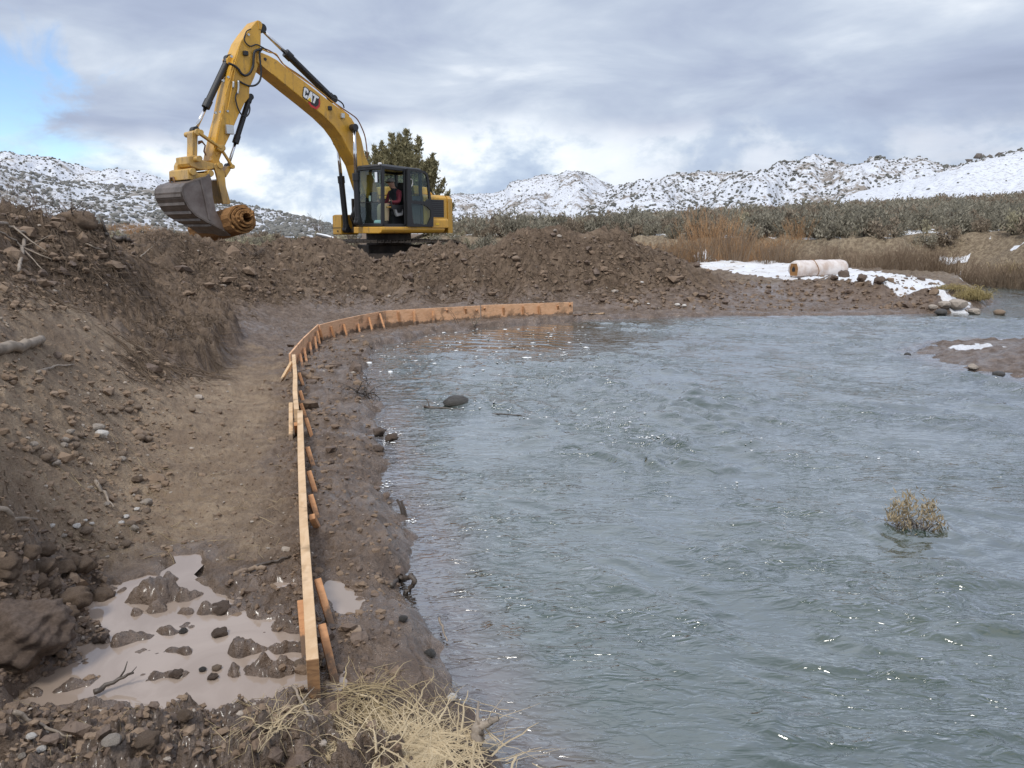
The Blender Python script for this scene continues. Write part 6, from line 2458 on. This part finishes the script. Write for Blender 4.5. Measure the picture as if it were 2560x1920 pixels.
for u, v, w, lab, k in ((948, 1085, 36, 'dark clod in the foam at the bank, upper one', 'wet'), (978, 1098, 32, 'dark clod in the foam at the bank, outer one', 'wet'), (945, 1128, 34, 'dark clod in the foam at the bank, lower one', 'wet'),
                        (2331, 775, 20, 'pale rock at the foot of the spit bank, leftmost', 'pale'), (2360, 770, 30, 'pale rock at the foot of the spit bank, second', 'pale'), (2392, 770, 40, 'widest pale rock beside the grass tussock on the spit', 'pale'),
                        (2352, 786, 28, 'flat dark rock at the water line off the spit', 'dark'), (2436, 784, 26, 'flat rock in the water below the grass tussock', 'pale'), (2498, 786, 24, 'flat brown rock in the water right of the tussock', 'dust'),
                        (2432, 922, 22, 'rock at the near edge of the small island', 'pale'), (2496, 941, 26, 'dark rock in the water off the small island', 'dark'), (2268, 889, 16, 'tiny dark rock left of the small island', 'dark')):
    z_ = ZW if lab.find('water') >= 0 or lab.find('foam') >= 0 or 'off' in lab or 'tiny' in lab else None
    rock('stone' if k != 'wet' else 'mud_clod', lab, 'stone' if k != 'wet' else 'mud clod', u, v, w, k, z=z_)
for x, y, w, lab, k in ((525, 800, 22, 'tan stone on the berm face right of the excavator', 'dust'), (515, 775, 12, 'smaller stone on top of the tan one on the berm', 'dust'), (825, 645, 14, 'pale stone near the top of the berm', 'pale'), (795, 605, 10, 'small stone on the berm crest', 'pale'),
                        (1395, 970, 11, 'pale flat stone low on the berm face', 'white'), (1355, 1105, 16, 'pale stone at the berm toe right of the boards', 'pale'), (1512, 1140, 10, 'pale stone at the berm toe, second', 'pale'), (1640, 1122, 14, 'pale stone at the berm toe, third', 'white'),
                        (1688, 1128, 12, 'pale stone at the berm toe, fourth', 'white'), (1758, 1136, 9, 'pale stone at the berm toe, rightmost', 'pale'), (1440, 1110, 9, 'tiny pale stone at the berm toe', 'white')):
    rock('stone', lab, 'stone', *r5(x, y), w, k)
for u, v, w, lab in ((2085, 697, 22, 'dark clod on the snow edge right of the wrapped roll'), (2110, 690, 34, 'biggest dark clod on the snow edge right of the wrapped roll'), (2155, 703, 30, 'dark clod on the snow edge, third from the roll'), (2197, 708, 30, 'dark clod on the snow edge, fourth from the roll'),
                     (1742, 667, 22, 'dark round clod on the snow at the end of the berm')):
    rock('dirt_clod', lab, 'dirt clod', u, v, w * .8, 'wet', flat=.75, sink=.36)

# --- countless small ones
def ground_scatter(name, n, region, size, mats, seed, label, cat, subd_jit=.3, squash=.7, sink=.2, drymat=False):
    g = np.random.default_rng(seed)
    P = region(g, n)
    z = hzs(P[:, 0], P[:, 1])
    s = size(g, P)
    Q = np.stack([P[:, 0], P[:, 1], z + s * squash * (.5 - sink)], -1)
    ok = z > ZW + .005
    Q, s = Q[ok], s[ok]
    o = scatter_blobs(name, Q, s, mats[0], seed, squash, subd_jit)
    for m in mats[1:]:
        o.data.materials.append(m)
    if len(mats) > 1:
        pick = g.integers(0, len(mats) - (1 if drymat else 0), len(Q))
        if drymat:
            mk = height(Q[:, 0], Q[:, 1], True, True)[1]
            pick = np.where(g.uniform(0, 1, len(Q)) < mk[:, 1] * .92, len(mats) - 1, pick)
        o.data.polygons.foreach_set('material_index', np.repeat(pick, len(IF)).astype(np.int32))
    o.data.polygons.foreach_set('use_smooth', np.zeros(len(o.data.polygons), bool))
    tag(o, label, cat, kind='stuff')
    return o


def pix_region(rects):
    """rects: (u0, v0, u1, v1, weight): pixels dropped on to the ground by their own ray at rough heights"""
    def f(g, n):
        W_ = np.array([r[4] for r in rects], float)
        pick = g.choice(len(rects), n, p=W_ / W_.sum())
        out = []
        R_ = np.array([r[:4] for r in rects], float)[pick]
        u = g.uniform(R_[:, 0], R_[:, 2])
        v = g.uniform(R_[:, 1], R_[:, 3])
        # march all rays together
        a, b = (u - 1280) / FPX, (960 - v) / FPX
        D = np.stack([a, _cp + b * _sp, -_sp + b * _cp], -1)
        t = np.full(n, 1.2)
        done = np.zeros(n, bool)
        for k_ in range(150):
            P = D * t[:, None]
            h = macro(P[:, 0], P[:, 1])
            gap = (P[:, 2] + CAM_H) - h
            done |= gap < .01
            t = np.where(done, t, t + np.clip(gap * .8, .02, .5))
        P = D * t[:, None]
        return P[(np.hypot(P[:, 0], P[:, 1]) < 24) & done][:, :2]
    return f


reg_all = pix_region([(0, 700, 440, 1400, 4), (200, 950, 720, 1400, 4), (0, 1400, 250, 1650, 2), (0, 1760, 1000, 1915, 2), (700, 820, 930, 1700, 1.5), (450, 600, 1700, 760, 3.5), (0, 560, 330, 760, 1.2)])
ground_scatter('gravel', 3800, reg_all, lambda g, P: np.exp(g.normal(math.log(.008), .5, len(P))) * np.clip(np.hypot(P[:, 0], P[:, 1]) / 6, .7, 2.0), [M_STONEB, M_CLOD, M_CLODD, M_CLOD, M_CLODD, M_CLOD, M_CLOD, M_STONE], 91, 'fine gravel and pebbles strewn over the bare soil', 'gravel', .25, .65, .15)
reg_clod = pix_region([(0, 1760, 760, 1915, 3.2), (0, 1380, 260, 1700, 4), (560, 1430, 760, 1600, .5), (730, 1200, 1000, 1780, 1.6), (0, 880, 430, 1380, 2), (450, 590, 1720, 760, 5), (0, 550, 340, 780, 2), (720, 850, 930, 1200, 1.5), (1500, 640, 1800, 775, 1.5), (1750, 695, 2350, 775, 3)])
ground_scatter('soil_clods', 6200, reg_clod, lambda g, P: np.exp(g.normal(math.log(.0125), .5, len(P))) * np.clip(np.hypot(P[:, 0], P[:, 1]) / 5, .75, 2.3), [M_CLOD, M_CLODW, M_CLOD, M_CLODD], 92, 'crumbly soil clods over mud, slope and berm', 'soil clods', .45, .7, .34, True)


# --- roots and straw litter (countless)
def litter(name, n, region, length, r, mat, seed, label, cat, hang=.0):
    g = np.random.default_rng(seed)
    P = region(g, n)
    n = len(P)
    z = hzs(P[:, 0], P[:, 1])
    ok = z > ZW + .01
    P, z = P[ok], z[ok]
    n = len(P)
    dist = np.hypot(P[:, 0], P[:, 1])
    L = length * g.uniform(.4, 1.4, n)
    a = g.uniform(0, 2 * np.pi, n)
    e = .012
    hx_ = (hzs(P[:, 0] + e, P[:, 1]) - hzs(P[:, 0] - e, P[:, 1])) / (2 * e)
    pts = []
    for f in (0.0, .35, .7, 1.0):
        q = P + np.stack([np.cos(a + f * g.normal(0, .5, n)), np.sin(a + f * g.normal(0, .5, n))], -1) * (L * f)[:, None]
        zz = hzs(q[:, 0], q[:, 1])
        zz = np.maximum(zz, z - .15) + .008 + .02 * g.uniform(0, 1, n) * math.sin(math.pi * f)
        pts.append(np.stack([q[:, 0], q[:, 1], zz], -1))
    rr = r * g.uniform(.6, 1.4, n) * np.clip(dist / 7, .7, 2.0)
    V = np.zeros((n, 12, 3))
    for i, p in enumerate(pts):
        taper = (1, .9, .7, .35)[i]
        for k_ in range(3):
            an = k_ * 2.094
            V[:, i * 3 + k_] = p + np.stack([np.cos(an) * rr * taper * np.sin(a), -np.cos(an) * rr * taper * np.cos(a), np.sin(an) * rr * taper], -1)
    F0 = []
    for i in range(3):
        for k_ in range(3):
            k2 = (k_ + 1) % 3
            F0.append((i * 3 + k_, i * 3 + k2, i * 3 + 3 + k2, i * 3 + 3 + k_))
    Fc = (np.array(F0)[None] + (np.arange(n) * 12)[:, None, None]).reshape(-1, 4)
    o = big_mesh(name, V.reshape(-1, 3), Fc, mat, smooth=False)
    tag(o, label, cat, kind='stuff')


M_ROOT = leaf_mat('root_fibre', (.11, .08, .058), (.27, .205, .15))
litter('root_fibres', 5200, pix_region([(450, 580, 1600, 760, 6), (0, 540, 340, 760, 3), (330, 560, 640, 800, 2.5), (330, 800, 560, 950, 2), (1500, 600, 1750, 740, 1)]), .26, .0035, M_ROOT, 95, 'thin roots and dry fibres hanging over berm and bank', 'roots')
litter('straw_litter', 420, pix_region([(620, 1700, 1150, 1915, 3), (0, 1760, 620, 1915, .6), (150, 1100, 700, 1400, .8)]), .11, .0016, M_STRAW2, 96, 'loose straw bits lying on the mud', 'straw')

# ================================================================== STICKS AND DRIFTWOOD
def stick(name, label, cat, px, r, mat, lift=.0, r_end=None, forks=(), z=None, group=None):
    pts = []
    for i, q in enumerate(px):
        u, v = q[0], q[1]
        p = gpix(u, v) if z is None and len(q) < 3 else at_z(u, v, q[2] if len(q) > 2 else z)
        p = p + np.array([0, 0, r * .6 + lift])
        pts.append(p)
    # smooth with jitter
    out = []
    g = np.random.default_rng(int(abs(px[0][0] * 7 + px[0][1])))
    for i in range(len(pts) - 1):
        for t in np.linspace(0, 1, 5)[:-1]:
            out.append(pts[i] * (1 - t) + pts[i + 1] * t + g.normal(0, r * .35, 3))
    out.append(pts[-1])
    L = len(out)
    re = r * .4 if r_end is None else r_end
    rad = [(r + (re - r) * i / (L - 1)) * g.uniform(.88, 1.12) for i in range(L)]
    o = MB().tube([tuple(p) for p in out], rad, 7).build(name, mat, smooth=True)
    for f, (dx, dy, dz_), rf_ in forks:
        b = out[int(f * (L - 1))]
        e_ = b + np.array([dx, dy, dz_])
        m_ = (b + e_) / 2 + g.normal(0, r * .6, 3)
        MB().tube([tuple(b), tuple(m_), tuple(e_)], [rf_, rf_ * .8, rf_ * .4], 6).build('fork', mat, o, smooth=True)
    tag(o, label, cat, group)
    return o


stick('log', 'thick pale driftwood log on the left slope at the frame edge', 'log', [(-30, 885), (20, 884), (60, 876), (104, 862)], .038, M_DRIFT, .01, .03)
stick('stick', 'pale curved stick below the driftwood log', 'stick', [(94, 940), (135, 922), (185, 915)], .013, M_DRIFT)
stick('branch', 'pale forked branch hanging down the left bank', 'branch', [(60, 612), (58, 640), (52, 665), (48, 694)], .02, M_DRIFT, .03, .012, [(.3, (.35, -.1, -.12), .010), (.2, (.3, 0, .12), .008)])
stick('branch', 'long pale branch lying along the upper left bank', 'branch', [(-20, 566), (20, 574), (50, 588), (78, 600)], .022, M_DRIFT, .03, .010, [(.5, (.5, -.3, -.25), .010)])
stick('branch', 'thin branch sloping down the left bank under the long one', 'branch', [(0, 590), (40, 612), (66, 640), (110, 690)], .012, M_DRIFT, .03)
stick('root', 'thin root arching over the left bank near its corner', 'root', [(215, 625), (235, 640), (262, 656)], .012, M_DRIFT, .05)
stick('stick', 'pale stick leaning on the graded floor above the puddle', 'stick', [(237, 1211), (262, 1245), (285, 1276)], .012, M_DRIFT, .01, None, [(.1, (.08, -.12, .0), .005)])
stick('stick', 'broken pale stick at the left edge above the clods', 'stick', [(-10, 1306), (40, 1309), (93, 1305)], .014, M_DRIFT)
stick('stick', 'thick muddy stick lying left of the plank', 'stick', [(586, 1441), (625, 1433), (664, 1427)], .014, M_STONEB, .004, .011)
stick('stick', 'dark thin stick lying above the thick muddy one', 'stick', [(634, 1419), (680, 1407), (727, 1393)], .010, M_DRIFTD)
stick('twig', 'dark forked twig lying across the lower puddle', 'twig', [(232, 1735, .0), (280, 1712, .01), (334, 1686, .035)], .011, M_DRIFTD, .0, .004, [(.65, (.02, .03, .05), .004), (.8, (.04, .02, .03), .003)])
stick('stick', 'pale thin stick in the foreground mud at left', 'stick', [(42, 1820), (110, 1838), (182, 1866)], .008, M_DRIFT, .012)
stick('twig', 'pale crooked twig left of the straw clump', 'twig', [(733, 1728), (752, 1765), (768, 1795), (787, 1827)], .0055, M_DRIFT, .012, .004, [(.45, (.03, .06, .02), .003)])
stick('stick', 'short pale stick on the slope in the upper left', 'stick', [(0, 800), (14, 812), (24, 822)], .012, M_DRIFT)
stick('stick', 'leaning stick on the dirt pile below the bucket', 'stick', [(352, 650), (366, 636), (382, 622)], .014, M_DRIFT, .02)
for a, b, lab in (((993, 1248), (1010, 1284), 'left one of two dark stakes standing in the shallows'), ((1003, 1252), (1018, 1290), 'right one of two dark stakes standing in the shallows')):
    pb = at_z(b[0], b[1], ZW)
    pt = at_y(a[0], a[1], pb[1] + .02)
    o = MB().tube([tuple(pb - np.array([0, 0, .06])), tuple((pb + pt) / 2), tuple(pt)], [.010, .010, .008], 6).build('dark_stake', M_DRIFTD)
    tag(o, lab, 'stake')
stick('branch', 'bent wet branch dipping into the water beside the mud strip', 'branch', [(976, 1469), (1000, 1456), (1027, 1445, .01), (1040, 1452, .0), (1030, 1470, -.06), (1016, 1490, -.10)], .014, M_DRIFTD, .0, .010)
stick('driftwood', 'dark driftwood pole lying in the current beside the boulder', 'driftwood', [(1060, 1020), (1120, 1024), (1225, 1036), (1340, 1043)], .013, M_DRIFTD, .0, .005, [(.15, (-.05, .1, .08), .008)], z=ZW)
stick('stick', 'pale thin stick in the shallows off the straw clump', 'stick', [(1098, 1548, -.05), (1108, 1575, -.06), (1118, 1605, -.075)], .006, M_DRIFT)
stick('stump', 'twisted grey driftwood stump right of the straw clump', 'driftwood', [(1185, 1862, .02), (1195, 1830, .06), (1212, 1812, .08), (1244, 1806, .09)], .022, M_DRIFT, .0, .008, [(.6, (-.01, .05, .05), .008)])
stick('lath', 'yellow lath lying at the end of the form boards', 'lath', [(1471, 789), (1512, 786)], .016, M_PINE, .01, .016)
stick('lath', 'reddish lath lying left of the yellow one', 'lath', [(1434, 793), (1464, 787)], .014, M_STAKE, .01, .014)
stick('log', 'dark log across the gap between left bank and dirt pile', 'log', [(283, 606), (305, 607), (326, 611)], .05, M_DRIFTD, .02, .04)
stick('stick', 'dark stick poking up from the left bank corner', 'stick', [(258, 566, 1.66), (262, 580, 1.58), (268, 592, 1.5)] if False else [(268, 596), (266, 590)], .03, M_DRIFTD, .0, .02, [(.9, (-.06, .0, .22), .022)])
# snowy log behind the berm
p0_, p1__ = at_y(793, 588, 23.5), at_y(842, 601, 22.5)
o = MB().tube([tuple(p0_), tuple((p0_ + p1__) / 2 + np.array([0, 0, .01])), tuple(p1__)], [.05, .055, .05], 8).build('log', M_DRIFTD, smooth=True)
MB().tube([tuple(p0_ + np.array([0, -.0, .04])), tuple((p0_ + p1__) / 2 + np.array([0, 0, .055])), tuple(p1__ + np.array([0, 0, .04]))], [.03, .036, .03], 8).build('snow_cap', pmat('snow', (.85, .87, .9), .8), o, smooth=True)
tag(o, 'snow-capped log behind the berm left of the excavator', 'log')

# tangles of twigs
def tangle(name, label, cat, u, v, seed, n, h, mat, spread=1.0, z=None, r=.006, droop=.6):
    p = gpix(u, v) if z is None else at_z(u, v, z)
    o = branchy(seed, h, n, 3, r, spread, mat, droop).build(name, mat, loc=tuple(p))
    tag(o, label, cat)


tangle('driftwood_tangle', 'tangle of wet twigs at the water edge left of the boulder', 'driftwood', 905, 985, 801, 9, .34, M_DRIFTD, 1.1, r=.009)
tangle('forked_branch', 'pale forked branch sticking up in front of the plywood boards', 'branch', 1184, 816, 802, 4, .30, M_DRIFT, .55, r=.012, droop=0)
tangle('twig_tangle', 'thin dark twig standing before the plywood boards', 'branch', 1142, 812, 803, 2, .42, M_DRIFTD, .35, r=.006, droop=0)
tangle('root_tangle', 'roots sprouting from the raised lump on the graded floor', 'roots', 430, 850, 804, 7, .42, M_BARE, 1.2, r=.006)
tangle('root_tangle', 'roots hanging on the berm above the middle of the boards', 'roots', 890, 735, 805, 6, .4, M_BARE, 1.2, r=.007)
tangle('root_tangle', 'roots spreading on the dirt pile left of the bucket', 'roots', 395, 620, 806, 9, .5, M_BARE, 1.3, r=.008)
tangle('root_tangle', 'roots hanging from the berm below the bucket', 'roots', 640, 640, 807, 9, .5, M_BARE, 1.3, r=.008)

# root clump on the left bank crest
p = gpix(195, 566)
rc = empty('root_clump', (p[0], p[1], p[2]))
tag(rc, 'dark root clump with soil on the crest of the left bank', 'root clump')
o = mobj('soil_clod', RM['clod'][2], rc, (0, 0, .06), .5, (.22, .16, .13))
o = branchy(811, .45, 12, 3, .008, 1.3, M_BARE).build('roots', M_BARE, rc, loc=(0, 0, .08))

# ================================================================== GRASS, RIVER BRUSH
def tussock(name, label, cat, base, n, L, spread, r, mat, seed, dirbias=(0, 0), rise=.6, z=None, hor=.85):
    g = np.random.default_rng(seed)
    V, Fq = [], []
    for i in range(n):
        a = g.uniform(0, 2 * np.pi)
        d = np.array([math.cos(a) + dirbias[0], math.sin(a) + dirbias[1]])
        d /= np.linalg.norm(d) + 1e-6
        b = np.array([g.normal(0, spread * .33), g.normal(0, spread * .22)])
        ln = L * g.uniform(.45, 1.15)
        up = rise * g.uniform(.3, 1.1)
        pts = []
        for f in np.linspace(0, 1, 6):
            q = b + d * ln * (f * hor) + np.array([g.normal(0, .004), g.normal(0, .004)])
            zz = ln * up * (f - .62 * f * f * (1.25 + .4 * g.uniform()))
            pts.append((q[0], q[1], max(zz, -.0) + .015 + .0 * f))
        s = np.array([-d[1], d[0]])
        rr = r * g.choice([.5, .8, 1.0, 1.9], p=[.3, .3, .25, .15])
        o = len(V)
        for k_, p in enumerate(pts):
            w = rr * (1 - .75 * (k_ / 5) ** 1.5)
            V += [(p[0] - s[0] * w, p[1] - s[1] * w, p[2]), (p[0] + s[0] * w, p[1] + s[1] * w, p[2]), (p[0], p[1], p[2] + w * 1.1)]
        for k_ in range(5):
            q0, q1 = o + 3 * k_, o + 3 * k_ + 3
            for e in range(3):
                e2 = (e + 1) % 3
                Fq.append((q0 + e, q0 + e2, q1 + e2, q1 + e))
    me = bpy.data.meshes.new(name)
    me.from_pydata([tuple(map(float, v)) for v in V], [], Fq)
    me.materials.append(mat)
    o = bpy.data.objects.new(name, me)
    COL.objects.link(o)
    o.location = tuple(base)
    tag(o, label, cat)
    return o


b0 = gpix(1020, 1900)
tussock('straw_clump', 'big clump of flattened pale straw at the bottom centre', 'grass', b0 + np.array([0, 0, .0]), 820, .26, .36, .0020, M_STRAW, 901, (-.6, .0), .09)
b1_ = gpix(960, 1895)
tussock('straw_tuft', 'few upright straws behind the big straw clump', 'grass', b1_, 24, .22, .2, .0018, M_STRAW, 902, (.2, .5), .7)
tussock('straw_tuft', 'small tuft of straw left of the big clump', 'grass', gpix(690, 1865), 46, .16, .08, .0017, M_STRAW, 903, (0, .1), 1.0)
tussock('straw_tuft', 'thin straw tuft beside the end of the nearest plank', 'grass', gpix(905, 1738), 60, .22, .12, .0016, M_STRAW2, 904, (-.2, .1), .35)
tussock('leaf_litter', 'dead leaves and straw on the mud above the big clump', 'grass', gpix(935, 1790), 60, .14, .16, .003, M_STRAW2, 905, (0, 0), .3)
p = gpix(2440, 752)
tussock('grass_tussock', 'yellow-green grass tussock at the tip of the spit', 'grass', (p[0] - .05, p[1] + .1, max(p[2], .02)), 620, .55, .5, .0055, leaf_mat('tussock_green', (.33, .265, .12), (.58, .48, .25)), 906, (.25, -.3), 1.7, hor=.5)
p = gpix(2378, 727)
tussock('grass_tussock', 'grass hanging over the bank left of the spit tip', 'grass', p, 260, .4, .5, .005, leaf_mat('tussock_green2', (.30, .24, .11), (.52, .42, .22)), 907, (.1, -.8), 1.2, hor=.6)
p = gpix(2530, 690)
tussock('grass_tussock', 'pale dry grass on the far bank at the right edge', 'grass', (p[0], p[1], p[2]), 320, .8, .7, .008, M_STRAW2, 908, (0, -.2), 1.6, hor=.4)

# dry bush standing in the river
p = at_z(2288, 1318, ZW)
rbush = empty('river_bush', (p[0], p[1], ZW - .02))
tag(rbush, 'small dry tan bush standing in the river at right', 'bush')
br = branchy(921, .20, 16, 3, .0045, .85, M_BARE)
br.build('twigs', M_BARE, rbush)
g9 = np.random.default_rng(922)
n_ = 620
cc9 = np.stack([g9.uniform(-.15, .15, 20), g9.uniform(-.09, .09, 20), g9.uniform(.03, .13, 20)], -1)
cc9[:, 2] += .07 * np.exp(-((cc9[:, 0] + .03) / .06) ** 2)
C9 = cc9[g9.integers(0, 20, n_)] + g9.normal(0, 1, (n_, 3)) * np.array([.022, .022, .03])
C9[:, 2] = np.maximum(C9[:, 2], .01)
V9, F9 = tri_leaves(C9, .034, g9, .6, 3.2)
mobj('leaves', mesh_np('bush_leaves', V9, F9, leaf_mat('dry_bush_leaf', (.34, .27, .17), (.66, .56, .40))), rbush)

# ================================================================== WRAPPED ROLL ON THE SNOW
M_WRAP = pmat('white_wrap', (.74, .68, .64), .45, col2=(.52, .41, .34), vscale=3.5, bump=.02, bscale=7, coat=.2)
pa = at_y(1985, 677, 21.2)
pb = at_y(2106, 671, 22.0)
rad = .235
za_ = max(hz1(pa[0], pa[1]), .36) + rad - .02
pa[2] = pb[2] = za_
rolle = empty('wrapped_roll', (pa[0], pa[1], za_ - rad))
tag(rolle, 'white plastic-wrapped coir roll lying on the snowy spit', 'roll')
ax = pb - pa
Lr = np.linalg.norm(ax)
ax /= Lr
sx_ = np.array([-ax[1], ax[0], 0])
V, Fs = [], []
NS, NL = 36, 40
gwr = np.random.default_rng(931)
for i in range(NL + 1):
    f = i / NL
    for k_ in range(NS):
        an = 2 * math.pi * k_ / NS
        edge = 1 - .10 * max(0, (abs(f - .5) - .42) / .08) ** 2
        wr__ = 1 + .05 * float(pn(f * 7 + .3 * math.sin(an), an * 1.5, 60)) + .03 * float(pn(f * 24, an * 3, 61))
        q = (sx_ * math.cos(an) + np.array([0, 0, 1]) * math.sin(an)) * rad * edge * wr__
        V.append(tuple(ax * Lr * f + q + np.array([0, 0, rad])))
for i in range(NL):
    for k_ in range(NS):
        k2 = (k_ + 1) % NS
        Fs.append((i * NS + k_, i * NS + k2, (i + 1) * NS + k2, (i + 1) * NS + k_))
Fs.append(tuple(range(NS - 1, -1, -1)))
Fs.append(tuple(range(NL * NS, (NL + 1) * NS)))
MB().add(V, Fs).build('wrap', M_WRAP, rolle, smooth=True)
c0 = np.array([0, 0, rad]) - ax * .004
mb = MB()
q = [c0 + (sx_ * x + np.array([0, 0, 1]) * z) * rad for x, z in ((-.55, -.75), (.5, -.8), (.62, .1), (.45, .62), (-.35, .66), (-.62, .15))]
mb.prism([tuple(p) for p in q], [tuple(p - ax * .012) for p in q])
mb.build('open_end', M_COIR, rolle)
mb = MB()
q = [c0 - ax * .013 + (sx_ * x + np.array([0, 0, 1]) * z) * rad for x, z in ((-.2, -.3), (.18, -.32), (.26, .0), (.02, .34), (-.24, .05))]
mb.prism([tuple(p) for p in q], [tuple(p - ax * .004) for p in q])
mb.build('core_hole_shade', M_BLK, rolle)  # flat black plate paints the shade inside the core; nothing is hollowed out
MB().tube([tuple(ax * Lr * (.36 + .03 * math.sin(t * 2)) + (sx_ * math.cos(t) + np.array([0, 0, 1]) * math.sin(t)) * rad * 1.04 + np.array([0, 0, rad])) for t in np.linspace(0, 2 * math.pi, 25)], .010, 6).build('strap', M_COIR, rolle)

# ================================================================== FOAM
M_FOAM = pmat('foam', (.86, .87, .86), .6)
gf = np.random.default_rng(941)
FP, FS = [], []
for _ in range(520):                                # slack water at the boards
    u, v = gf.uniform(900, 1480), gf.uniform(815, 945)
    if v > 835 + (u - 900) * .0 + 90 * gf.uniform(.2, 1.2) or v < 812 + max(0, (1100 - u)) * .17:
        continue
    FP.append(at_z(u, v, ZW))
    FS.append(math.exp(gf.normal(math.log(.013), .5)))
for (u, v, su, sv, n_) in ((960, 1075, 26, 12, 60), (965, 1105, 20, 8, 30), (1600, 1095, 40, 10, 40), (1180, 1020, 70, 8, 40), (1345, 1045, 30, 8, 30), (1830, 1215, 60, 12, 8), (1550, 1045, 60, 20, 22), (1945, 1120, 50, 16, 8), (1030, 1300, 8, 6, 14), (960, 1205, 20, 8, 14),
                            (2250, 1140, 70, 20, 7), (1400, 950, 120, 15, 26)):
    for _ in range(n_):
        FP.append(at_z(u + gf.normal(0, su * .9), v + gf.normal(0, sv * .6), ZW))
        FS.append(math.exp(gf.normal(math.log(.0065), .5)))
FP = np.array(FP)
dfo, ifo = poly_dist(FP[:, 0], FP[:, 1], WATER)
bz_ = hzs(FP[:, 0], FP[:, 1])
okf = ifo & (bz_ < ZW - .01)
FP, FS = FP[okf], np.array(FS)[okf]
FP[:, 2] = ZW + waves(FP[:, 0], FP[:, 1]) * (.15 + .85 * sstep(dfo[okf], -.1, .9)) - .008
o = scatter_blobs('foam', FP, FS, M_FOAM, 942, .16, .45)
tag(o, 'white foam flecks drifting on the river', 'foam', kind='stuff')
